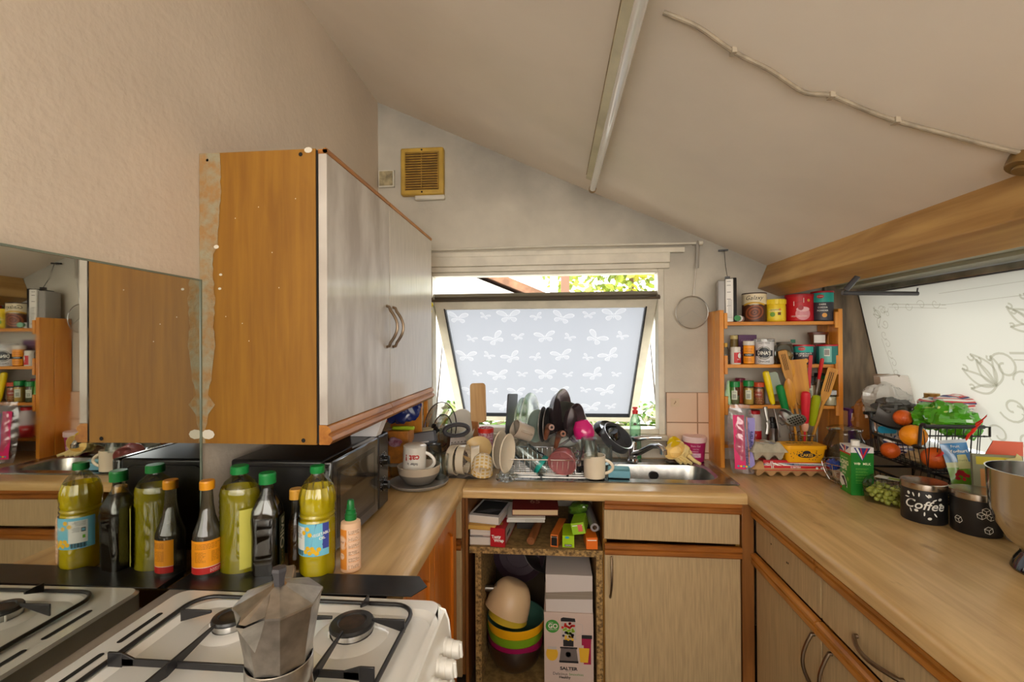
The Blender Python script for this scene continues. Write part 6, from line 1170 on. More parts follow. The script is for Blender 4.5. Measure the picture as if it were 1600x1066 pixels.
g.mline(fmap((0,-.0243,0)),[(.004,.28),(.006,.2),(.016,.12),(.018,.05)],.003,mi=6); obj('card',g,[lab('card_magenta',(226,30,110)),lab('card_lilac',(150,140,210)),K_,lab('ink_navy',(40,40,120)),lab('dot_teal',(60,170,180)),lab('dot_yel',(240,200,50)),lab('line_orange',(240,150,60))],t)
# egg boxes
def carton(label,name,nx,ny,w,d,h,loc,rot,mat,lidlabel=None):
    t=thing(name,label,'egg box',loc,rot); g=G(); px_,py_=w/nx,d/ny
    def f(a,b_):
        x,y=(a-.5)*w,(b_-.5)*d; k=.5+.5*math.cos(2*PI*a*nx)*1; q=.5+.5*math.cos(2*PI*b_*ny); e=min(1,min(a,1-a)*nx*3,min(b_,1-b_)*ny*3)
        return (x*(.88+.12*e),y*(.88+.12*e),h*.50*(1-e)+h*.28*max(k,q)*e)
    g.grid(f,nx*10,ny*10); obj('tray',g,mat,t); g=G()
    def f2(a,b_):
        e=min(1,min(a,1-a)*nx*2.2,min(b_,1-b_)*ny*2.2); e=math.sin(e*PI/2)
        bump_=.10*abs(math.sin(PI*a*nx))*abs(math.sin(PI*b_*ny)) if not lidlabel else .04*abs(math.sin(PI*a*nx))
        return ((a-.5)*w*(1.02-.1*e),(b_-.5)*d*(1.02-.12*e),h*.5+h*(.5-.1+bump_)*e)
    g.grid(f2,nx*10,ny*10); l=obj('lid',g,mat,t)
    if lidlabel: lidlabel(t,w,d,h)
    return t
m_kraft=M('kraft_pulp',(196,154,104),.9,bump=.5,bs=160,var=.1,vs=30); m_gpulp=M('grey_pulp',(186,178,158),.9,bump=.5,bs=160,var=.1,vs=30)
def flaglab(t,w,d,h):
    g=G(); mp=pmap((0,-d*.468,h*.60),(1,0,0),(0,.30,.95)); g.mrect(mp,-w*.36,-.012,w*.47,.034,mi=0); m2=pmap((0,-d*.468-.0006,h*.60),(1,0,0),(0,.30,.95))
    g.mrect(m2,-w*.36,.010,w*.47,.0225,mi=1); g.mpoly(m2,[(-w*.36,.0115),(-w*.36,.021),(-w*.30,.012)],mi=2); g.mpoly(m2,[(-w*.16,.021),(w*.02,.0205),(w*.46,.0125),(w*.46,.0115),(0,.0115)],mi=2); m3=pmap((0,-d*.468-.001,h*.60),(1,0,0),(0,.30,.95))
    for a_,b_ in (((-w*.36,.0225),(-w*.24,.0105)),((-w*.3,.0225),(-w*.2,.0105)),((-w*.12,.0105),(-w*.2,.0225))): g.mline(m3,[a_,b_],.003,mi=0)
    g.mrect(m3,-w*.27,-.002,-w*.24,.030,mi=1); g.mrect(m3,-w*.262,-.002,-w*.248,.030,mi=0)
    g.text(m3,'12 BRITISH',.012,.003,.010,mi=1,bold=.02); g.text(m3,'FREE RANGE EGGS',.012,-.006,.0045,mi=1); g.mdisc(m3,w*.30,0,.0055,14,mi=1); g.mdisc(m3,w*.36,0,.0055,14,mi=1); g.mrect(mp,-w*.36,.034,w*.47,.036,mi=3); g.mrect(pmap((0,-d*.42,h*.935),(1,0,0),(0,1,0)),-w*.36,0,w*.47,d*.72,mi=0)
    obj('printed_label',g,[lab('flag_red',(196,24,34)),W_,lab('flag_navy',(44,50,120)),lab('dark_red',(140,20,30))],t,smooth=False)
c1=Zp(1182,733,.9); c2=Zp(1298,735,.9)
eg=carton('kraft egg box with a red flag label at the front of the corner','egg_box',6,2,.36,.105,.075,(1.115,2.318,CZ),R(1),m_kraft,flaglab)
m_gp=carton('small grey egg box stacked on the long kraft egg box, left side','egg_box',3,2,.165,.11,.085,(1.01,2.315,CZ+.0755),R(2),m_gpulp)
g=G(); g.grid(lambda a,b_:(-.055+.09*a,-.05+.095*b_,.0),2,2); t_=m_gp; g=G(); g.mrect(pmap((-.02,0,.081),(1,0,0),(0,1,0)),-.03,-.045,.05,.05,mi=0); mp=pmap((-.02,0,.0815),(1,0,0),(0,1,0)); g.mrect(mp,-.03,.0,.02,.05,mi=1); g.mrect(mp,.02,-.045,.05,.0,mi=2); g.text(pmap((-.02,0,.082),(1,0,0),(0,1,0)),'6 EGGS',.01,-.02,.016,mi=3); obj('paper_label',g,[W_,lab('egg_orange',(220,130,50)),lab('egg_grey',(150,160,180)),lab('egg_ink',(150,60,40))],m_gp,smooth=False)
t=thing('spread_tub','yellow lidded cake spread tub on the long kraft egg box','tub',(1.175,2.312,CZ+.072),R(1)); g=G(); a_=rrect(.165,.085,.02,5); b2=rrect(.185,.10,.022,5); g.add([(x,y,0) for x,y in a_],[tuple(range(len(a_)))[::-1]]); ringfill(g,a_,b2,0,.068); obj('body',g,pl('tub_yellow',(240,172,20),.35),t)
g=G(); ringfill(g,rrect(.193,.108,.024,5),rrect(.193,.108,.024,5),.064,.078); c_=rrect(.183,.098,.022,5); ringfill(g,rrect(.193,.108,.024,5),c_,.078,.080); g.add([(x,y,.0785) for x,y in c_],[tuple(range(len(c_)))]); obj('lid',g,pl('tub_yellow_lid',(246,178,30),.35),t)
g=G(); mp=pmap((0,-.0468,.034),(1,0,0),(0,-.11,.99)); m2=pmap((0,-.0474,.034),(1,0,0),(0,-.11,.99)); g.mdisc(mp,0,0,.040,28,mi=0,ry=.012); g.mdisc(mp,0,.012,.018,20,mi=0,ry=.010); g.text(m2,'CAKES',0,.0,.019,mi=1,bold=.02); rr=random.Random(6)
for k in range(34):
    u=rr.uniform(-.072,.072); v=rr.uniform(-.022,.022)
    if (u/.044)**2+(v/.018)**2>1: g.mdisc(mp,u,v,.0022,8,mi=0)
g.text(pmap((0,0,.0796),(1,0,0),(0,1,0)),'BUTTERY',-.0,.01,.030,mi=0,bold=.02); g.text(pmap((0,0,.0796),(1,0,0),(0,1,0)),'for cakes',.0,-.02,.018,mi=0); obj('print',g,[lab('ink_navy2',(40,36,50)),lab('tub_text',(244,190,60))],t,smooth=False)
# big glass jar
t=thing('storage_jar','large round clear glass storage jar with a glass lid behind the milk carton','jar',(Yp(1311,660,2.30).x+.03,2.31,CZ)); g=G(); g.lathe([(0,.003),(.07,0),(.085,.02),(.092,.09),(.085,.16),(.065,.195),(.062,.21),(.068,.213),(.068,.222)],44); obj('body',g,m_clear,t); g=G(); g.lathe([(.0,.238),(.05,.236),(.070,.228),(.072,.222),(.068,.221)],40); obj('lid',g,m_clear,t); g=G(); blob(g,(0,0,.075),.074,.074,.075,14,.12,6,30); obj('contents',g,M('dark_contents',(150,124,96),.7,col2=(90,70,50),vs=30),t)
t=thing('wire_bowl','round chromed wire bowl heaped with sweets and blue wrappers','bowl',(Yp(1303,720,2.2).x+.03,2.165,CZ)); g=G(); 
for k,(r_,z_) in enumerate(((.04,.004),(.06,.02),(.075,.045),(.085,.075),(.09,.10))): g.tube([(r_*math.cos(a),r_*math.sin(a),z_) for a in [i*PI/14 for i in range(28)]],.0018,6,closed=True)
for k in range(14): a=k*PI/7; g.tube([(r_*math.cos(a),r_*math.sin(a),z_) for r_,z_ in ((.04,.004),(.06,.02),(.075,.045),(.085,.075),(.09,.10))],.0014,6)
obj('wires',g,m_chrome,t)
for k,(dx,dy,dz,r_,c_,lb) in enumerate(((-.03,-.04,.05,.026,(150,120,100),'brown wrapped sweet low in the wire bowl'),(.02,-.045,.055,.026,(120,40,40),'red brown wrapped sweet low in the wire bowl'),(-.045,.01,.09,.03,(36,60,140),'blue wrapped sweet at the left top of the wire bowl'),(.0,-.02,.105,.034,(60,80,150),'pale blue wrapped ball on top of the wire bowl'),(.05,.0,.10,.03,(30,50,130),'dark blue wrapped sweet at the right top of the wire bowl'),(.0,.03,.045,.04,(200,190,170),'cream wrapped bar inside the wire bowl'))):
    g=G(); blob(g,(0,0,0),r_,r_,r_*.8,40+k,.3,3,20,crease=.4,flat=False); one('wrapped_sweet',g,pl('foil_%d'%k,c_,.2,coat=.6),lb,'sweet',tuple(Vector(t.location)+Vector((dx,dy,dz))),group='sweets in the wire bowl',ang=14)
# milk carton
A=Zp(1311,762,.9);B=Zp(1330,774,.9);Cc=Zp(1364,769,.9); wv=(Cc-B); sv=(A-B); wl=wv.length; sl2=sv.length; ang_=math.atan2(wv.y,wv.x)
wl=.083; t=thing('milk_carton','green and white long life milk carton with a white screw cap','carton',(B.x,B.y,CZ),R(-6)); H_=.198; sl2=.088
g=G(); g.bb((0,0,0),(wl,sl2,H_)); g.mi=1; g.bb((-.0006,-.0006,H_-.022),(wl+.0006,sl2+.0006,H_+.0008)); obj('body',g,[pl('carton_green',(30,150,40),.35),pl('carton_white',(228,224,224),.4)],t)
g=G(); g.cyl(.016,H_,H_+.022,24,T=TR((wl*.45,sl2*.5,0)),rf=lambda a,z_:1+.03*math.cos(a*20)); obj('cap',g,m_white,t)
g=G(); mp=pmap((0,-.0012,0),(1,0,0),(0,0,1)); m2=pmap((0,-.0018,0),(1,0,0),(0,0,1)); g.mrect(mp,0,0,wl,H_-.022,mi=0); g.text(m2,'WE \u2665 MILK'.replace('\u2665',' '),wl*.5,H_*.66,.0135,mi=1,bold=.02); hx_=wl*.5-.012; g.mdisc(m2,hx_-.0022,H_*.665,.003,12,mi=1); g.mdisc(m2,hx_+.0022,H_*.665,.003,12,mi=1); g.mpoly(m2,[(hx_-.0048,H_*.66),(hx_,H_*.635),(hx_+.0048,H_*.66)],mi=1)
for k in range(6): paralines(g,m2,wl*.2,H_*.56-k*.012,wl*.62,2 if k<5 else 1,.004,.0012,2,k)
g.mpoly(mp,[(0.0,H_),(wl,H_),(wl,H_-.026),(wl*.86,H_-.026),(wl*.5,H_*.72),(wl*.16,H_-.026),(0,H_-.026)],mi=3) if 0 else None
g.mpoly(m2,[(wl*.12,H_-.001),(wl*.86,H_-.001),(wl*.5,H_*.72)][::-1],mi=4); m3=pmap((0,-.0024,0),(1,0,0),(0,0,1)); g.mpoly(m3,[(wl*.2,H_-.002),(wl*.3,H_-.002),(wl*.5,H_*.80),(wl*.5,H_*.74)],mi=3); g.mline(m3,[(wl*.72,H_-.002),(wl*.5,H_*.78)],.006,mi=5); g.mline(m3,[(wl*.42,H_-.002),(wl*.5,H_*.82)],.004,mi=5)
g.mrect(mp,wl*.5,.004,wl*.98,.03,mi=3); 
for k in range(14): g.mrect(m2,wl*.54+k*.003,.006,wl*.54+k*.003+(.0018 if k%3 else .001),.026,mi=6)
sm=pmap((-.0012,0,0),(0,-1,0),(0,0,1)); s2=pmap((-.0018,0,0),(0,-1,0),(0,0,1)); s3=pmap((-.0024,0,0),(0,-1,0),(0,0,1))
g.mrect(sm,-sl2,H_-.034,0,H_,mi=3); g.mrect(s2,-sl2,H_-.034,0,H_-.027,mi=5); g.mpoly(s2,[(-sl2,H_-.026),(-sl2,H_-.006),(-sl2*.6,H_-.026)],mi=4); g.mpoly(s2,[(-sl2*.9,H_-.001),(-sl2*.6,H_-.001),(-sl2*.52,H_-.018)],mi=4); g.mline(s3,[(-sl2*.5,H_),(-sl2*.5,H_-.027)],.008,mi=5); g.mpoly(s2,[(-sl2*.4,H_-.001),(-sl2*.1,H_-.001),(-sl2*.4,H_-.02)],mi=4)
g.text(s2,'SEMI SKIMMED',-sl2*.55,H_*.73,.0085,mi=1); g.text(s2,'LONG',-sl2*.58,H_*.63,.025,mi=1,bold=.05); g.text(s2,'LIFE',-sl2*.58,H_*.52,.025,mi=1,bold=.05); g.text(s2,'MILK',-sl2*.58,H_*.41,.013,mi=1,bold=.02); g.mdisc(s2,-sl2*.25,H_*.30,.009,14,mi=2); 
g.mpoly(s2,[(-sl2,.035),(-sl2*.95,.075),(-sl2*.6,.07),(-sl2*.35,.045),(-sl2*.3,.02),(-sl2*.55,.03),(-sl2*.8,.02)],mi=3); g.mpoly(s3,[(-sl2*.85,.06),(-sl2*.6,.066),(-sl2*.34,.03),(-sl2*.4,.02),(-sl2*.6,.045)],mi=6); g.mdisc(s2,-sl2*.88,.012,.006,12,mi=5)
obj('print',g,[lab('carton_dkgreen',(20,120,34)),lab('print_cream',(230,240,200)),lab('print_lime',(130,190,80)),W_,lab('flag_navy',(44,50,120)),lab('flag_red',(196,24,34)),K_],t,smooth=False)
# grapes
m_grape=M('grape',(196,204,90),.25,coat=.4,var=.12,vs=40); m_grape.node_tree.nodes['Principled BSDF'].inputs['Subsurface Weight'].default_value=.0
gp=Vector((1.322,1.925,CZ)); ga=R(-50)
t=thing('grape_punnet','clear plastic punnet of green grapes in front of the milk carton','punnet',gp,ga); o1=rrect(.17,.10,.02,4); o2=rrect(.185,.115,.024,4); g=G(); ringfill(g,o1,o2,.002,.07); g.add([(x,y,.002) for x,y in o1],[tuple(range(len(o1)))]); g.tube([(x,y,.07) for x,y in o2],.002,6,closed=True); obj('tray',g,m_bottle,t)
g=G(); o3=rrect(.165,.095,.02,4); ringfill(g,o2,o3,.072,.096); g.add([(x,y,.096) for x,y in o3],[tuple(range(len(o3)))])
for k in range(4): g.tube([(-.06+k*.04,-.055,.078),(-.06+k*.04,-.045,.093)],.004,6)
obj('lid',g,m_bottle,t); g=G(); g.mrect(pmap((0,0,.0965),(1,0,0),(0,1,0)),-.06,-.015,.07,.035,mi=0); g.mrect(pmap((0,0,.097),(1,0,0),(0,1,0)),-.02,-.005,.03,.02,mi=1); obj('label',g,[W_,lab('label_green5',(150,180,60))],t,smooth=False)
proto=None; rr=random.Random(9); Rm=Matrix.Rotation(ga,3,'Z'); placed=[]; n_g=0
for lz in range(4):
    for ix in range(8):
        for iy in range(5):
            x=(-.07+ix*.02+(lz%2)*.010)+rr.uniform(-.002,.002); y=(-.040+iy*.0195+(lz%2)*.009)+rr.uniform(-.002,.002); z_=.013+lz*.0165
            if abs(x)>.073 or abs(y)>.040 or rr.random()<(.10 if lz<3 else .45): continue
            P=gp+Rm@Vector((x,y,z_)); 
            if proto is None:
                g=G(); g.ball((0,0,0),.0098,12,sz=1.12); proto=one('grape',g,m_grape,'green grape in the clear plastic punnet','grape',P,(rr.random()*3,rr.random()*3,0),'grapes in the punnet')
            else:
                o=proto.copy(); C.objects.link(o); o.location=P; o.rotation_euler=(rr.random()*3,rr.random()*3,0); o.scale=(rr.uniform(.9,1.05),)*3
# canisters
m_can_b=pl('canister_black',(26,26,28),.45)
def canister(label,cx,cy,marks,r=.064,h=.116):
    t=thing('kitchen_canister',label,'canister',(cx,cy,CZ)); g=G(); g.lathe([(0,0),(r-.002,0),(r,.003),(r,h),(0,h)],56); obj('body',g,m_can_b,t); g=G(); g.lathe([(0,h),(r+.002,h),(r+.0025,h+.002),(r+.0025,h+.02),(r+.0005,h+.022),(r-.012,h+.019),(0,h+.019)],56); obj('lid',g,M('brushed_lid',(204,194,182),.25,1,var=.15,vs=12),t); g=G(); marks(g,r+.0006); obj('white_print',g,W_,t,smooth=False); return t
def mk_coffee(g,r):
    A=-90-35; mp=cmap(r,A); g.text(mp,'Coffee',-.002,.064,.043,bold=.012,shear=.3)
    for (u,v,a) in ((-.03,.098,1.9),(-.014,.1,1.5),(.008,.098,2.3),(.028,.086,.5),(-.038,.042,1.9),(.0,.036,1.5),(.03,.036,-1),(-.05,.085,0)): g.mdisc(mp,u,v,.0075,12,ry=.0022,rot=a)
    for (u,v,a) in ((-.022,.044,0),(.044,.09,.4),(.046,.072,.4),(.014,.022,0.3),(.014,.1,2.2),(-.045,.1,1.8)): g.mdisc(mp,u,v,.006,14,ry=.0046,rot=a,r0=.0); 
    return
def mk_sugar(g,r):
    A=-90-35; mp=cmap(r,A)
    def cube(u,v,s,a=0):
        P=[(u+s*math.cos(R(a+60*k+30)),v+s*math.sin(R(a+60*k+30))) for k in range(6)]; g.mline(mp,P,.0018,closed=True)
        for k in (0,2,4): g.mline(mp,[(u,v),P[k]],.0016)
    cube(.020,.086,.0115); cube(.008,.071,.0115,8); cube(.032,.069,.0115,-8); cube(.026,.026,.012,10); cube(-.05,.044,.012,20)
cA=Yp(1445,800,1.76); cB=Yp(1515,800,1.69)
canister('black canister with a steel lid and white coffee lettering',1.318,1.775,mk_coffee); canister('black canister with a steel lid and white sugar cube drawings',1.405,1.675,mk_sugar)
g=G(); g.lathe([(0,0),(.03,0),(.032,.004),(.032,.07),(0,.07)],28); t=one('spice_pot',g,pl('pot_pale',(206,200,190),.4),'small pale pot standing behind the sugar cube canister','pot',(1.47,1.60,CZ)); 
# mixer bowl
t=thing('mixing_bowl','large polished steel mixer bowl on a black base at the right edge','bowl',(1.345,1.38,CZ)); r=.125; g=G(); zr=Yp(1552,735,1.4).z-CZ
g.lathe([(.055,.055),(.06,.06),(.085,.085),(.108,.125),(.120,.17),(.1245,zr),(.1265,zr+.003),(.123,zr+.003),(.1185,.17),(.106,.125),(.08,.085),(.04,.064),(0,.062)],64); obj('bowl_body',g,M('polished_steel',(200,198,196),.12,1),t,ang=60); g=G(); g.lathe([(0,0),(.075,0),(.078,.006),(.07,.03),(.058,.05),(.057,.06),(0,.06)],44); obj('base',g,m_blackgl,t)
# black wire basket
m_bw=pl('black_wire',(26,25,27),.4)
bx0,bx1,by0,by1,bz0,bz1=1.405,1.60,1.87,2.21,1.035,1.215
bk=thing('wire_basket','black wire stacking basket heaped with oranges and salad','basket',(0,0,0)); bk.location=((bx0+bx1)/2,(by0+by1)/2,CZ)
def BL(x,y,z): return (x-(bx0+bx1)/2,y-(by0+by1)/2,z-CZ)
g=G(); g.tube([BL(bx0-.01,by0,bz1),BL(bx1,by0,bz1)],.0075,8); g.tube([BL(bx0-.01,by1,bz1),BL(bx1,by1,bz1)],.0075,8); g.tube([BL(bx1,by0,bz1),BL(bx1,by1,bz1)],.005,8); g.tube([BL(bx1,by0,bz1),BL(bx1+.02,by0,bz1),BL(bx1+.02,by0,bz1-.035),BL(bx1,by0,bz1-.035)],.004,6)
g.tube(smooth([Vector(BL(bx0,by0,bz1)),Vector(BL(bx0,by0+.03,bz1)),Vector(BL(bx0,by0+.04,bz1-.07)),Vector(BL(bx0,by0+.06,bz1-.085)),Vector(BL(bx0,by1-.06,bz1-.085)),Vector(BL(bx0,by1-.04,bz1-.07)),Vector(BL(bx0,by1-.03,bz1)),Vector(BL(bx0,by1,bz1))],4),.006,8)
obj('top_rim',g,m_bw,bk); g=G(); ins=.015
for (z_,i_) in ((bz0,ins),(bz1-.035,.003),(bz0+.01,ins)): g.tube([BL(bx0+i_,by0+i_,z_),BL(bx1-i_,by0+i_,z_),BL(bx1-i_,by1-i_,z_),BL(bx0+i_,by1-i_,z_)] if z_!=bz1-.035 else [BL(bx0+i_,by0,z_),BL(bx1-i_,by0,z_)],.003,6,closed=(z_!=bz1-.035))
for k in range(7): x=bx0+.01+k*(bx1-bx0-.02)/6; g.tube([BL(x,by0,bz1),BL(x,by0+ins,bz0),BL(x,by1-ins,bz0),BL(x,by1,bz1)],.0018,6)
for k in range(12): y=by0+.02+k*(by1-by0-.04)/11; zt3=bz1-.085 if by0+.045<y<by1-.045 else bz1-.02; g.tube([BL(bx0,y,zt3),BL(bx0+ins,y,bz0),BL(bx1-ins,y,bz0),BL(bx1,y,bz1)],.0018,6)
obj('wire_sides',g,m_bw,bk); g=G()
for (x,y) in ((bx0+.012,by0+.012),(bx1-.012,by0+.012),(bx0+.012,by1-.012),(bx1-.012,by1-.012)): g.tube([BL(x,y,CZ+.004),BL(x,y,bz0)],.004,8)
zc=CZ+.02; g.tube([BL(bx0,by0,zc+.055),BL(bx1,by0,zc+.055),BL(bx1,by1,zc+.055),BL(bx0,by1,zc+.055)],.005,8,closed=True); g.tube([BL(bx0+.01,by0+.01,zc),BL(bx1-.01,by0+.01,zc),BL(bx1-.01,by1-.01,zc),BL(bx0+.01,by1-.01,zc)],.003,6,closed=True)
for k in range(10): y=by0+.01+k*(by1-by0-.02)/9; g.tube([BL(bx0,y,zc+.055),BL(bx0+.01,y,zc),BL(bx1-.01,y,zc),BL(bx1,y,zc+.055)],.0016,6)
for k in range(6): x=bx0+.01+k*(bx1-bx0-.02)/5; g.tube([BL(x,by0,zc+.055),BL(x,by0+.01,zc)],.0016,6)
obj('lower_tier',g,m_bw,bk)
m_or=M('orange_skin',(244,150,10),.4,bump=.4,bs=220); m_or2=M('orange_skin_red',(232,100,24),.4,bump=.4,bs=220,var=.15,vs=10); m_man=M('mango_skin',(206,140,60),.4,bump=.2,bs=200)
def orange(label,px,py,y,r,mat,name='orange',cat='orange'):
    p=Yp(px,py,y); g=G(); g.ball((0,0,0),r,28,sz=.95); o=one(name,g,mat,label,cat,p,group='fruit in the wire basket'); g=G(); g.cyl(.003,r*.93,r*.97,8); obj('stem_scar',g,pl('stem_green',(90,90,40),.7),o); return o
orange('large bright orange at the dipped left side of the wire basket',1427,681,1.96,.045,m_or); orange('reddish orange low in the near end of the wire basket',1461,716,1.905,.043,m_or2); orange('brownish orange low in the near right of the wire basket',1497,720,1.915,.040,m_man); orange('small deep orange in a dark tray at the back of the wire basket',1411,653,2.05,.034,m_or2); orange('half hidden orange under the bright orange in the wire basket',1391,704,2.04,.034,m_or2)
g=G(); g.grid(lambda a,b_:(.11*(a-.5),.16*(b_-.5),.05*((2*a-1)**2*.8+(2*b_-1)**2*.5)),12,12); g.grid(lambda a,b_:(.104*(a-.5),.154*(b_-.5),.003+.05*((2*a-1)**2*.8+(2*b_-1)**2*.5)),12,12); p=Yp(1400,668,2.06); one('fruit_tray',g,pl('tray_darkgrey',(66,62,60),.4),'dark grey plastic tray tipped under the small orange','tray',(p.x+.02,2.09,p.z-.005),(R(10),R(-30),R(30)))
# lettuce in a bag
m_let=M('lettuce',(170,200,70),.45,col2=(226,234,150),vs=18,bump=.8,bs=50); m_bagg=glassm('green_film_bag',(170,232,120),.25,.08,.6,(110,214,50)); m_bagr=pl('bag_red_print',(206,40,24),.3,coat=.4)
p=Yp(1478,652,1.98); t=thing('lettuce_bag','green and clear bag of little gem lettuce on top of the wire basket','salad bag',(p.x,1.98,p.z)); g=G(); blob(g,(-.02,-.01,.0),.055,.05,.045,50,.35,5,40,crease=.35,flat=False); obj('lettuce',g,m_let,t,ang=60)
g=G(); blob(g,(.005,.03,.0),.105,.06,.05,51,.4,2.6,36,crease=.35,flat=False); blob(g,(.05,-.02,-.03),.05,.04,.05,55,.4,3,28,crease=.35,flat=False); obj('bag',g,m_bagg,t,ang=20)
p=Yp(1540,660,1.93); t=thing('salad_bag','green salad bag with a red printed band at the right of the wire basket','salad bag',(1.545,1.955,1.235)); g=G(); blob(g,(0,0,0),.07,.075,.06,61,.35,3,34,crease=.35,flat=False); obj('bag',g,m_bagg,t,ang=20)
P_=[Yp(*q,y) -Vector(t.location) for q,y in (((1527,652),1.89),((1519,664),1.885),((1504,682),1.885),((1484,700),1.885),((1462,706),1.88))]; g=G(); Q=smooth(P_,5); n_=len(Q)
g.grid(lambda a,b_: tuple(Q[min(int(a*(n_-1)+.5),n_-1)]+Vector((.020*(b_-.5)*2,-.004*math.sin(PI*b_)+.003*math.sin(a*40)-.02,.016*(b_-.5)*2))),n_-1,4); obj('red_band',g,m_bagr,t)
p=Yp(1500,628,2.06); g=G(); blob(g,(0,0,0),.13,.05,.032,71,.3,3,34,crease=.35,flat=False); g2=[i for i in range(len(g.m))]; 
for i in g2: g.m[i]=(0 if (i//17)%5<2 else 1 if (i//17)%5<4 else 2)
one('bread_bag',g,[pl('bread_red',(200,50,50),.3,coat=.4),pl('bread_white',(230,226,222),.3,coat=.4),pl('bread_navy',(50,54,110),.3,coat=.4)],'red white and blue printed bread bag behind the lettuce','bread bag',(p.x,2.08,p.z-.01),ang=15)
p=Yp(1405,690,2.02); g=G(); blob(g,(0,0,0),.045,.05,.035,81,.35,3,28,crease=.4,flat=False)
for i in range(len(g.m)): g.m[i]=(0 if (i//13)%4<2 else 1 if (i//13)%4<3 else 2)
one('bread_roll_bag',g,[pl('bread_white',(230,226,222),.3,coat=.4),pl('bread_navy',(50,54,110),.3),pl('bread_pink',(226,180,150),.3)],'small crumpled flag printed bag low in the wire basket','bag',(p.x+.03,2.07,1.10),ang=15)
p=Yp(1430,714,2.0); g=G(); blob(g,(0,0,0),.05,.07,.028,83,.2,4,26,flat=True); one('bread_roll',g,pl('roll_cream',(226,200,150),.6),'pale cream loaf at the bottom of the wire basket','bread',(p.x+.03,2.0,1.07))
g=G(); g.prism(rrect(.07,.03,.012,4),0,.004); one('blue_card',g,pl('card_cyan',(20,150,190),.4),'cyan blue card tucked into the far end of the wire basket','card',(1.45,2.15,1.15),(R(80),0,R(-10)))
p=Yp(1399,637,2.12); g=G(); blob(g,(0,0,0),.075,.04,.035,85,.3,3,30,crease=.4,flat=False); one('food_bag',g,glassm('dark_clear_bag',(150,146,142),.2,.1,.6,(110,106,102)),'dark transparent crumpled bag between the white bags and the lettuce','bag',(p.x+.02,2.16,p.z),ang=12)
p=Yp(1388,620,2.3); g=G(); blob(g,(0,0,0),.10,.05,.075,87,.3,2.5,34,crease=.4,flat=False); g.mi=1; g.grid(lambda a,b_:(-.08+.15*a,-.048-.012*math.sin(PI*a),-.03+.02*b_+.01*math.sin(a*5)),12,2); one('food_bag',g,[glassm('white_bag',(236,234,230),.2,.1,.88,(232,228,222)),lab('bag_green_band',(130,170,60))],'crumpled white bag with a green band standing behind the basket','bag',(p.x,2.32,p.z-.02),ang=12)
p=Yp(1400,665,2.3); g=G(); blob(g,(0,0,0),.08,.04,.07,89,.3,3,30,crease=.4,flat=False); one('food_bag',g,glassm('clear_bag2',(240,236,230),.2,.1,.75,(230,222,210)),'clear crinkled bag below the white bag behind the basket','bag',(p.x-.01,2.28,p.z-.02),ang=12)
p=Yp(1412,612,2.38); g=G(); g.prism([(-.09,-.10),(.09,-.12),(.075,.045),(.035,.075),(-.015,.08),(-.02,.07),(-.03,.08),(-.10,.07)],-.03,.03,T=TR((0,0,0),(R(90),0,R(-8)))); g.mi=1; g.prism([(-.10,.06),(-.10,.081),(-.03,.081),(-.02,.071),(-.015,.081),(.036,.076),(.06,.055),(.03,.04)],-.0315,-.0301,T=TR((0,0,0),(R(90),0,R(-8)))); one('cereal_box',g,[pl('box_pale',(220,214,208),.5),pl('box_brown_inside',(130,106,84),.7)],'torn pale cardboard box at the back of the right window sill','box',(p.x,2.40,p.z),bevel=.001)
p=Yp(1352,655,2.42); g=G(); blob(g,(0,0,0),.06,.04,.10,91,.3,2.5,30,crease=.4,flat=False); one('bread_bag',g,glassm('amber_bag',(240,190,130),.2,.1,.8,(226,150,80)),'amber tinted clear bag of bread leaning in the corner behind the glass jar','bread bag',(p.x,2.43,p.z),ang=12)
g=G(); g.bb((-.015,-.03,0),(.015,.03,.30)); t=one('carton_box',g,lab('box_violet',(110,60,130)),'slim violet box standing right of the pine rack','box',(1.482,2.46,CZ),bevel=.001); g=G(); g.mrect(fmap((0,-.0306,0)),-.008,.25,.008,.28); obj('label',g,W_,t)
g=G(); g.bb((-.012,-.03,0),(.012,.03,.29)); one('recipe_book',g,lab('book_brown',(170,120,80)),'thin brown book beside the slim violet box','book',(1.452,2.47,CZ),bevel=.001)
g=G(); g.lathe([(0,0),(.025,0),(.027,.1),(.012,.13),(.012,.16),(0,.16)],20); one('dark_bottle',g,m_blackgl,'small black bottle in the gap right of the pine rack','bottle',(1.475,2.55,1.22-.32+.0)) 
g=G(); g.lathe([(0,0),(.026,0),(.028,.02),(.0,.021)],22); p=Yp(1456,619,2.2); t=thing('honey_jar','squat jar with a gold lid showing above the lettuce bag','jar',(1.58,2.27,1.16)); g=G(); g.lathe([(0,-.09),(.03,-.09),(.031,0),(0,0)],22); obj('body',g,m_smallb,t); g=G(); g.lathe([(0,0),(.027,0),(.028,.02),(0,.021)],26); obj('lid',g,M('gold_lid',(180,140,70),.3,.8),t); t.location=(p.x,2.2,p.z-.008)
g=G(); g.bb((0,0,0),(.05,.03,.012))
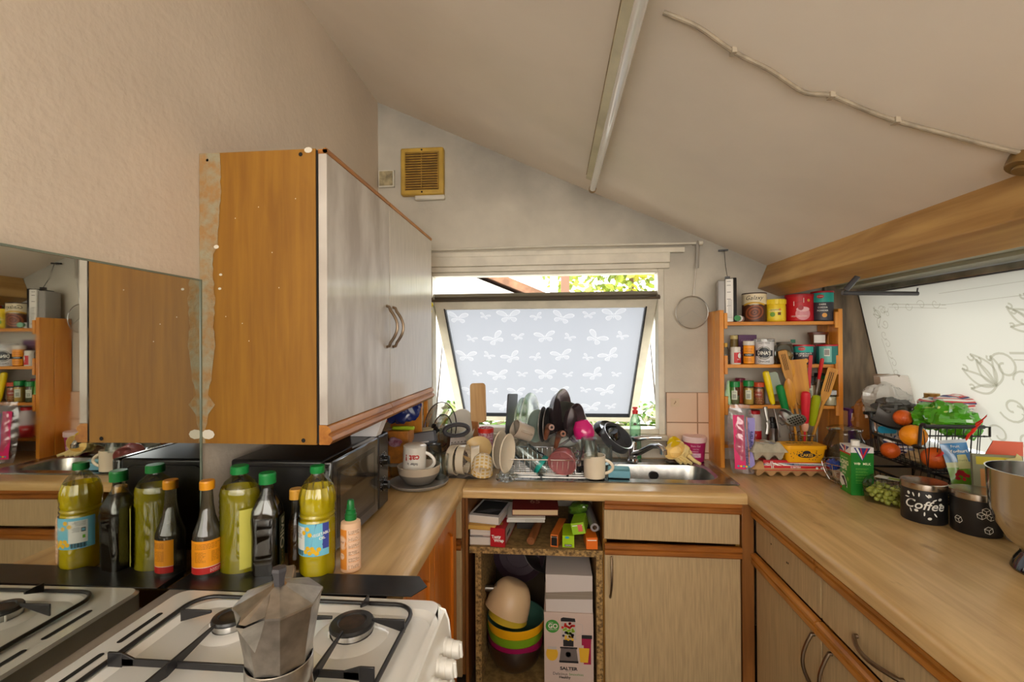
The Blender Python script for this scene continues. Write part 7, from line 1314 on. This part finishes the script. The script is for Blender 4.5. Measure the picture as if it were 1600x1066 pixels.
# blue foil sachet leaning
p=Yp(1522,712,1.80); t=thing('drink_sachet','blue and green fruit printed foil sachet leaning against the basket','packet',(p.x-.012,1.815,1.0),(R(-14),R(-8),R(-14))); g=G(); 
def sa_(a,b_): return ((a-.5)*.082*(1-.05*math.sin(PI*b_)),-.014*math.sin(PI*a)*math.sin(PI*b_)**.6+.001*math.sin(b_*60)*(1 if b_<.08 or b_>.92 else 0),b_*.175)
g.grid(sa_,14,28); g.grid(lambda a,b_:(sa_(a,b_)[0],-sa_(a,b_)[1]+.0005,b_*.175),10,14)
for i in range(14*28): j=i//14; g.m[i]=3 if j>25 or j<1 else (0 if j>14 else 1 if j>11 else 2)
obj('wrapper',g,[pl('sachet_blue',(60,130,190),.2,coat=.6),pl('sachet_cream',(200,214,160),.3,coat=.5),pl('sachet_green2',(110,170,40),.25,coat=.5),pl('sachet_silver',(196,206,216),.2,coat=.6)],t)
g=G(); mp=pmap((0,-.0165,0),(1,0,0),(0,0,1)); rr=random.Random(8)
for k in range(16): g.mdisc(mp,rr.uniform(-.026,.026),rr.uniform(.03,.062),.006,10,mi=0)
g.mpoly(mp,[(-.012,.07),(-.006,.12),(.02,.12),(.024,.07)],mi=1); g.text(mp,'Yoghurt',.002,.132,.016,mi=2,bold=.02); g.text(mp,'Fruit',-.004,.150,.014,mi=2); g.text(mp,'cherry',.006,.10,.010,mi=3); obj('print',g,[lab('cherry_red',(190,30,40)),lab('cream_panel',(220,222,160)),W_,lab('ink_green',(60,110,60))],t,smooth=False)
# cards and green bottle at the right edge
p=Yp(1560,700,1.72); 
g=G(); g.bb((-.07,-.006,0),(.07,.006,.12)); mp=fmap((0,-.0065,0)); g.mi=1; g.mrect(mp,-.05,.01,.03,.07,mi=1); g.mrect(mp,-.06,.085,.06,.112,mi=2); t=one('greeting_card',g,[pl('card_olive',(140,140,110),.4),lab('card_orange_panel',(206,140,70)),lab('card_yellow_strip',(206,190,40))],'olive framed card with an orange panel standing behind the steel bowl','card',(1.532,1.74,CZ+.12),(R(-4),0,R(-12)))
g=G(); g.bb((-.07,-.02,0),(.07,.02,.119)); one('storage_tin',g,pl('tin_olive',(120,106,60),.4),'olive tin supporting the cards by the right window','tin',(1.535,1.75,CZ),(0,0,R(-12)),bevel=.003)
g=G(); g.prism([(-.06,0),(.06,0),(.06,.09),(-.02,.09)],-.002,.002,T=TR((0,0,0),(R(90),0,0))); one('red_card',g,lab('card_salmon',(220,100,70)),'salmon red card standing behind the olive framed card','card',(1.585,1.79,1.09),(0,0,R(-16)))
g=G(); g.prism([(-.02,0),(.022,.008),(.018,.03),(.006,.04),(.002,.026),(-.024,.02)],-.0015,.0015,T=TR((0,0,0),(R(90),0,0))); one('paper_tag',g,lab('tag_cream',(226,214,150)),'small cream paper tag tilted on the cards','tag',(1.572,1.725,1.11),(0,0,R(-12)))
t=thing('wine_bottle','green and dark squat bottle behind the steel bowl at the right edge','bottle',(1.575,1.63,CZ)); g=G(); g.lathe([(0,0),(.036,0),(.038,.005),(.038,.13),(.02,.17),(.014,.2),(0,.2)],30); obj('body',g,pl('bottle_vivid_green',(40,150,60),.2,coat=.5),t); g=G(); g.lathe([(.0385,.10),(.0385,.15),(.03,.17),(.016,.20),(.015,.24),(0,.24)],30); obj('dark_top',g,m_blackgl,t)
t.location=(1.577,1.665,CZ)
# ================= open shelf contents =================
z=.6345
def book(label,x0,x1,y0,y1,z0,z1,col,page=(214,206,196),rot=0,name='book',top=None,side='l'):
    t=thing(name,label,'book',((x0+x1)/2,(y0+y1)/2,z0),rot); w_,d_,h=(x1-x0),(y1-y0),(z1-z0); g=G(); g.bb((-w_/2,-d_/2,0),(w_/2,d_/2,.002)); g.bb((-w_/2,-d_/2,h-.002),(w_/2,d_/2,h)); g.bb((-w_/2,-d_/2,.002),(-w_/2+.002,d_/2,h-.002)); obj('cover',g,pl('cover_%d_%d_%d'%col,col,.5),t); g=G(); g.bb((-w_/2+.0022,-d_/2+.003,.0021),(w_/2-.004,d_/2-.003,h-.0021)); obj('pages',g,pl('pages_%d'%page[0],page,.8),t)
    if top: g=G(); top(g,pmap((0,0,h+.0006),(1,0,0),(0,1,0)),w_,d_); obj('cover_print',g,[pl('print_dark',(40,42,46),.5),pl('print_grey',(130,134,140),.5),pl('print_pale',(200,196,190),.5)],t,smooth=False)
    return t
book('bottom white paperback of the book stack on the open shelf',-.378,-.245,2.05,2.30,z,z+.034,(206,200,196))
g=G(); g.bb((-.02,-.09,0),(.025,.09,.008)); one('notepad',g,pl('pad_pink',(206,180,170),.6),'thin pinkish notepad between the two lowest books of the stack','notepad',(-.30,2.15,z+.0345))
book('white paperback second from the bottom of the book stack on the open shelf',-.378,-.235,2.05,2.30,z+.043,z+.07,(212,206,202),rot=R(1))
book('yellow edged book in the middle of the book stack on the open shelf',-.378,-.25,2.04,2.28,z+.0705,z+.09,(196,150,60),(200,160,80),rot=R(-4))
def tp(g,mp,w_,d_):
    g.mrect(mp,-w_*.42,-d_*.38,w_*.42,d_*.45,mi=0); 
    for k in range(5): g.mline(lambda u,v:Vector(mp(u,v))+Vector((0,0,.0005)),[(-w_*.3+k*.012,-d_*.3),(w_*.1+k*.012,-d_*.05)],.004,mi=1)
book('thick white book with a dark picture on top of the book stack',-.372,-.225,2.06,2.27,z+.091,z+.125,(206,204,204),rot=R(-10),top=tp)
# red box
a=Yp(763,862,2.04); t=thing('food_wrap_box','long red carton box with white lettering pointing out of the open shelf','box',(-.30,2.035,z+.0005),R(-6)); w_,h=.066,.082; g=G(); g.bb((0,0,0),(w_,.28,h)); obj('carton',g,pl('box_crimson',(176,24,34),.4),t,bevel=.001); g=G(); mp=pmap((w_/2,-.0007,h/2),(1,0,0),(0,0,1)); g.text(mp,'Tasty',-.006,.004,.019,bold=.03,rot=.05); g.text(mp,'Wrap',.006,-.012,.019,bold=.03,rot=.05); mp=pmap((w_/2,.1,h+.0007),(1,0,0),(0,1,0)); g.text(mp,'33 bags',0,.04,.02,mi=0); g.mrect(mp,-.02,-.06,.012,-.03,mi=1); g.mrect(mp,-.005,.10,.015,.12,mi=1); mp=pmap((w_+.0007,.14,h/2),(0,1,0),(0,0,1)); g.mrect(mp,-.12,-.03,.12,.034,mi=2); g.mrect(lambda u,v:Vector(mp(u,v))+Vector((.0005,0,0)),-.10,-.01,-.03,.005,mi=3); obj('print',g,[W_,lab('box_gold',(206,160,70)),lab('box_side_grey',(190,180,170)),K_],t,smooth=False)
t.location=(-.283,2.035,z+.0005)
# rolling pin
t=thing('rolling_pin','old wooden rolling pin lying end-on on the open shelf','rolling pin',(-.095,2.12,z+.02),(R(90),0,R(184))); g=G(); g.lathe([(0,0),(.017,0),(.019,.004),(.019,.24),(.0,.25)],26); g.cyl(.004,-.003,0,10); obj('roller',g,wood('old_pin',(150,92,50),(96,56,30),2,8,.5,20),t); t.location=(-.105,2.06,z+.0195); t.rotation_euler=(R(-90),0,R(-8))
t=book('dark red hardback tilted at the top of the open shelf',-.20,.01,2.10,2.32,.792,.822,(92,26,24),(206,180,140),rot=R(5)); g=G(); mp=pmap((0,0,.0306),(1,0,0),(0,1,0)); g.text(mp,'65',.0,-.04,.05); obj('gilt_title',g,pl('gilt',(170,130,110),.4),t,smooth=False); t.rotation_euler=(R(10),0,R(3)); t.location=(-.09,2.2,.775)
t=thing('notebook_pad','stack of white spiral pads under the dark red book','notepad',(-.13,2.13,.735),(R(2),0,R(3))); g=G(); g.bb((-.085,-.06,0),(.085,.13,.012)); g.bb((-.08,-.058,.013),(.088,.13,.02)); obj('pages',g,pl('pad_white',(206,204,198),.7),t); g=G(); 
for k in range(12): g.tube([(.0+k*.007,-.062,.002),(.0+k*.007,-.065,.008),(.0+k*.007,-.06,.013)],.001,5)
obj('spiral',g,m_steel,t)
g=G(); g.bb((-.05,-.02,0),(.05,.06,.10)); one('spice_tin',g,pl('dark_tin',(44,36,32),.6),'dark tin at the back of the open shelf holding up the pads','tin',(-.13,2.26,z+.0005))
# small cartons right
def small_box(label,px,py,w_,h,d_,col,rot,y=2.05,open_=False,txt=None,name='snack_box',zz=z+.0005,pc=None):
    p=Yp(px,py,y); t=thing(name,label,'box',(p.x,y,zz),rot); g=G(); g.bb((-w_/2,0,0),(w_/2,d_,h)); obj('carton',g,pl('sb_%d_%d'%(col[0],col[1]),col,.45),t,bevel=.0008)
    g=G(); mp=pmap((0,-.0006,0),(1,0,0),(0,0,1)); 
    if open_: g.mrect(mp,-w_*.38,h*.12,w_*.38,h*.9,mi=0)
    if txt: g.mrect(mp,-w_*.3,h*.08,w_*.3,h*.28,mi=1); g.text(pmap((0,-.001,0),(1,0,0),(0,0,1)),txt,0,h*.18,w_*.17,mi=2); g.mdisc(mp,-w_*.1,h*.85,w_*.18,12,mi=3,ry=h*.1)
    else: g.mrect(mp,-w_*.4,h*.75,w_*.4,h*.82,mi=2)
    obj('print',g,[m_dark,K_,W_,lab('sb_blue',(40,150,200))],t,smooth=False); return t
small_box('narrow open orange and white carton on the right of the open shelf',866,856,.034,.055,.2,(206,110,40),R(-12),open_=True)
small_box('lime green tea bag box standing on the open shelf',888,852,.052,.052,.14,(160,200,20),R(-2),txt='GREEN')
t=small_box('lime green packet with a pink mark stacked on the small boxes',905,828,.058,.05,.12,(150,196,40),(0,R(-12),R(-10)),zz=z+.056,y=2.06); g=G(); g.mrect(pmap((0,-.0012,0),(1,0,0),(0,0,1)),.0,.012,.02,.042); obj('label',g,lab('pink_mark',(220,110,100)),t)
small_box('bright orange small box at the right end of the open shelf',925,853,.05,.05,.1,(226,110,20),R(3),y=2.04)
g=G(); g.bb((-.05,-.0,0),(.05,.12,.048)); one('snack_box',g,pl('dark_box',(40,34,30),.6),'dark flat box behind the lime green boxes','box',(.12,2.20,z+.0005))
t=thing('foil_roll','grey cling film roll lying on the boxes at the right of the open shelf','roll',(.178,2.06,z+.088),(R(-90),0,R(3))); g=G(); g.lathe([(.010,0),(.0185,0),(.0185,.32),(.010,.32)],24); g.lathe([(.0095,0.001),(.0095,.32)],18,mi=1); obj('film',g,[M('film_grey',(150,146,148),.3,.3),lab('core_card',(150,120,96))],t)
t=thing('foil_roll','thin dark foil roll beside the grey cling film roll','roll',(.20,2.08,z+.075),(R(-90),0,R(3))); g=G(); g.lathe([(.008,0),(.0125,0),(.0125,.3),(.008,.3)],20); obj('film',g,M('film_dark',(96,92,92),.35,.5),t); t.location=(.194,2.1,z+.070)
t=thing('snack_bag','green printed fruit snack bag lying behind the lime packet','bag',(.115,2.23,z+.11),(R(-25),0,R(10))); g=G(); blob(g,(0,0,0),.045,.10,.03,95,.2,3,28,crease=.2); obj('bag',g,pl('bag_dkgreen',(80,120,40),.3,coat=.4),t); g=G(); g.mdisc(pmap((.01,-.05,.034),(1,0,0),(0,1,.1)),0,0,.022,16,mi=0); obj('fruit_print',g,[lab('fig_red',(170,80,50))],t)
g=G(); g.tube([(0,0,0),(.02,-.08,-.01),(.05,-.12,-.03)],.012,10); one('black_cable',g,m_black,'black coiled cord on the open shelf beside the orange carton','cord',(.03,2.22,z+.04))
# ---- lower compartment ----
zb=.0125
def bowl(label,c,r,h,mat,rot=(0,0,0),inner=None,group=None,name='mixing_bowl',base=.5):
    t=thing(name,label,'bowl',c,rot,group); g=G(); pr=[]; n=9
    for i in range(n+1):
        q=i/n; pr.append((r*(base+(1-base)*math.sin(q*PI/2)**.8),h*q**1.5))
    g.lathe([(0,0)]+pr+[(r+.002,h+.001)],52); b=obj('outside',g,mat,t); g=G(); pr2=[(max(a_-.003,0),z_+.003) for a_,z_ in pr]; g.lathe([(0,.003)]+pr2[:-1]+[(r-.003,h),(r+.002,h+.001)],52); obj('inside',g,inner or mat,t); return t
cx_=-.186; cyb=2.20
S1=M('dull_steel_bowl',(140,130,122),.3,1)
bowl('brushed steel bowl at the bottom of the bowl stack',(cx_-.004,cyb,zb),.130,.125,S1)
stk='nested coloured bowls in the stack'
bowl('magenta plastic bowl second from the bottom of the stack',(cx_,cyb,zb+.04),.130,.108,pl('bowl_magenta',(150,20,80),.35),group=stk,base=.45)
bowl('green plastic bowl nested in the magenta bowl',(cx_,cyb,zb+.075),.133,.112,pl('bowl_green',(120,160,30),.35),group=stk,base=.45)
bowl('yellow plastic bowl on top of the green bowl',(cx_+.002,cyb,zb+.118),.136,.112,pl('bowl_yellow',(240,176,20),.35),inner=pl('bowl_teal_inside',(70,110,96),.4),group=stk,base=.45)
bowl('small mustard bowl turned over inside the yellow bowl',(cx_-.012,cyb-.012,zb+.325),.092,.10,pl('bowl_mustard',(206,176,50),.35),(R(180-6),R(14),0))
bowl('cream plastic bowl turned over and tilted on top of the mustard bowl',(cx_+.006,cyb-.02,zb+.398),.104,.135,pl('bowl_cream',(214,184,144),.35),(R(180-10),R(20),0),base=.4)
t=thing('steel_bowl_tilted','large dull steel bowl on its side at the back of the bowl compartment','bowl',(cx_+.15,2.42,zb+.46),(R(70),R(48),0)); t.name='steel_bowl'; g=G(); g.lathe([(0,-.08),(.06,-.075),(.11,-.04),(.128,0),(.126,0),(.108,-.037),(.058,-.072),(0,-.077)],44); obj('body',g,M('dark_steel_bowl',(150,146,144),.35,1),t)
t=thing('frying_pan','dark purple frying pan with a cream handle standing behind the bowls','pan',(cx_-.0,2.46,zb+.40),(R(80),0,R(0))); g=G(); g.lathe([(0,0),(.11,0),(.135,.03),(.133,.03),(.108,.003),(0,.003)],44); g.tube([(.07*math.cos(a),.07*math.sin(a),.004) for a in [i*PI/16 for i in range(32)]],.002,6,closed=True); obj('pan_body',g,pl('pan_purple',(60,42,52),.4),t); g=G(); q=Vector((-.085,.10,.02)); g.tube([q,(-.10,.14,.04),(-.125,.175,.05)],[.012,.014,.016],12,flat=.6); g.mi=0
for (a_,b_) in ((-.075,.085),(-.095,.075),(-.085,.115)): g.ball((a_,b_,.022),.013,10)
obj('handle',g,pl('handle_cream',(206,190,156),.4),t)
g=G(); g.cyl(.025,0,.004,20,T=TR((0,0,0),(0,R(90),0))); g.cyl(.014,-.05,0,16,T=TR((0,0,0),(0,R(90),0))); one('tool_knob',g,m_steel,'steel knob poking out at the left wall of the bowl compartment','knob',(-.275,2.16,zb+.37))
# white box and blender box
a=Yp(852,955,2.06).x; b_=Yp(927,955,2.06).x
bz=zb+.355
t=thing('blender_box','white cardboard blender box with a printed picture in the lower compartment','box',((a+b_)/2-.003,2.06,zb)); w_=b_-a+.006; g=G(); g.bb((-w_/2,0,0),(w_/2,.26,.328)); obj('carton',g,pl('carton_pinkish',(206,184,172),.55),t,bevel=.001)
g=G(); mp=pmap((-w_/2,-.0008,0),(1,0,0),(0,0,1)); m2=pmap((-w_/2,-.0014,0),(1,0,0),(0,0,1)); m3=pmap((-w_/2,-.002,0),(1,0,0),(0,0,1)); U=w_/375.; V=0
def XX(x): return (x-44)*U
def BY(y): return .328-(y-543)*U*.93
# coordinates follow the printed picture: x 44..418, y 543..1066
g.mdisc(mp,XX(108),BY(656),52*U,26,mi=0,ry=50*U); g.text(m2,'GO',XX(112),BY(655),48*U,mi=1,bold=.03); g.text(m2,"LET'S",XX(96),BY(628),16*U,mi=1); g.text(m2,'HEALTHY',XX(112),BY(682),15*U,mi=1)
g.mpoly(mp,[(XX(174),BY(760)),(XX(290),BY(760)),(XX(284),BY(600)),(XX(176),BY(600))],mi=8); g.mpoly(m2,[(XX(172),BY(612)),(XX(284),BY(612)),(XX(280),BY(584)),(XX(190),BY(578)),(XX(172),BY(588))],mi=2)
rr=random.Random(3)
for (y0,y1,mi,n_) in ((622,668,3,12),(670,712,4,14),(700,735,5,10),(732,758,6,8)):
    for k in range(n_): g.mdisc(m3,XX(rr.uniform(184,272)),BY(rr.uniform(y0,y1)),10*U,8,mi=mi)
g.mrect(m2,XX(190),BY(815),XX(268),BY(762),mi=2); g.mpoly(m2,[(XX(160),BY(935)),(XX(302),BY(935)),(XX(290),BY(830)),(XX(172),BY(830))],mi=7); g.mrect(m2,XX(158),BY(950),XX(304),BY(932),mi=2); g.mdisc(m3,XX(228),BY(880),22*U,18,mi=2); g.mdisc(m3,XX(228),BY(880),17*U,18,mi=8); g.mrect(m2,XX(166),BY(834),XX(296),BY(820),mi=2)
g.mline(m2,[(XX(290),BY(625)),(XX(336),BY(632)),(XX(338),BY(700)),(XX(296),BY(730))],5*U,mi=8)
g.mpoly(m2,[(XX(330),BY(800)),(XX(400),BY(800)),(XX(404),BY(740)),(XX(330),BY(740))],mi=9); g.mrect(m3,XX(330),BY(745),XX(408),BY(715),mi=2); g.mrect(mp,XX(345),BY(955),XX(400),BY(800),mi=9)
g.mpoly(m3,[(XX(318),BY(940)),(XX(376),BY(940)),(XX(388),BY(822)),(XX(308),BY(822))],mi=6); g.mdisc(m2,XX(104),BY(880),46*U,20,mi=6,ry=55*U); g.mrect(m3,XX(70),BY(845),XX(138),BY(820),mi=8)
g.text(m2,'SALTER',XX(230),BY(998),33*U,mi=2,bold=.04,sx=1.2); g.text(m2,'SINCE 1760',XX(232),BY(1018),10*U,mi=7); g.text(m2,'Delicious',XX(165),BY(1043),30*U,mi=2); g.text(m2,'Smoothies',XX(288),BY(1043),26*U,mi=0); g.text(m2,'Healthy',XX(200),BY(1070),28*U,mi=2,bold=.02); g.text(m2,'NUTRI BLEND',XX(230),BY(1100),20*U,mi=2) if 0 else None
obj('printed_face',g,[lab('go_green',(60,140,50)),lab('print_white2',(226,216,206)),lab('print_black2',(34,32,34)),lab('straw_red',(200,40,30)),lab('lime_green',(150,190,50)),lab('blue_black',(50,40,60)),lab('juice_yellow',(226,176,50)),lab('print_steel',(110,100,96)),lab('print_glass',(190,180,174)),lab('drink_magenta',(160,30,70))],t,smooth=False)
t=thing('cardboard_box','plain white taped cardboard box on top of the blender box','box',((a+b_)/2,2.065,zb+.3285)); w2=b_-a-.004; g=G(); g.bb((-w2/2,0,0),(w2/2,.24,.165)); obj('carton',g,pl('carton_white2',(206,196,190),.6),t,bevel=.0012); g=G(); g.mpoly(pmap((0,-.0008,0),(1,0,0),(0,0,1)),[(-w2/2,.055),(w2/2,.062),(w2/2,.098),(-w2/2,.085)],mi=0); g.mline(pmap((0,-.0012,0),(1,0,0),(0,0,1)),[(-w2/2,.076),(w2/2,.076)],.0012,mi=1); obj('tape',g,[glassm('tape_film',(210,196,176),.3,.1,.5,(200,186,168)),lab('seam',(150,138,130))],t,smooth=False)
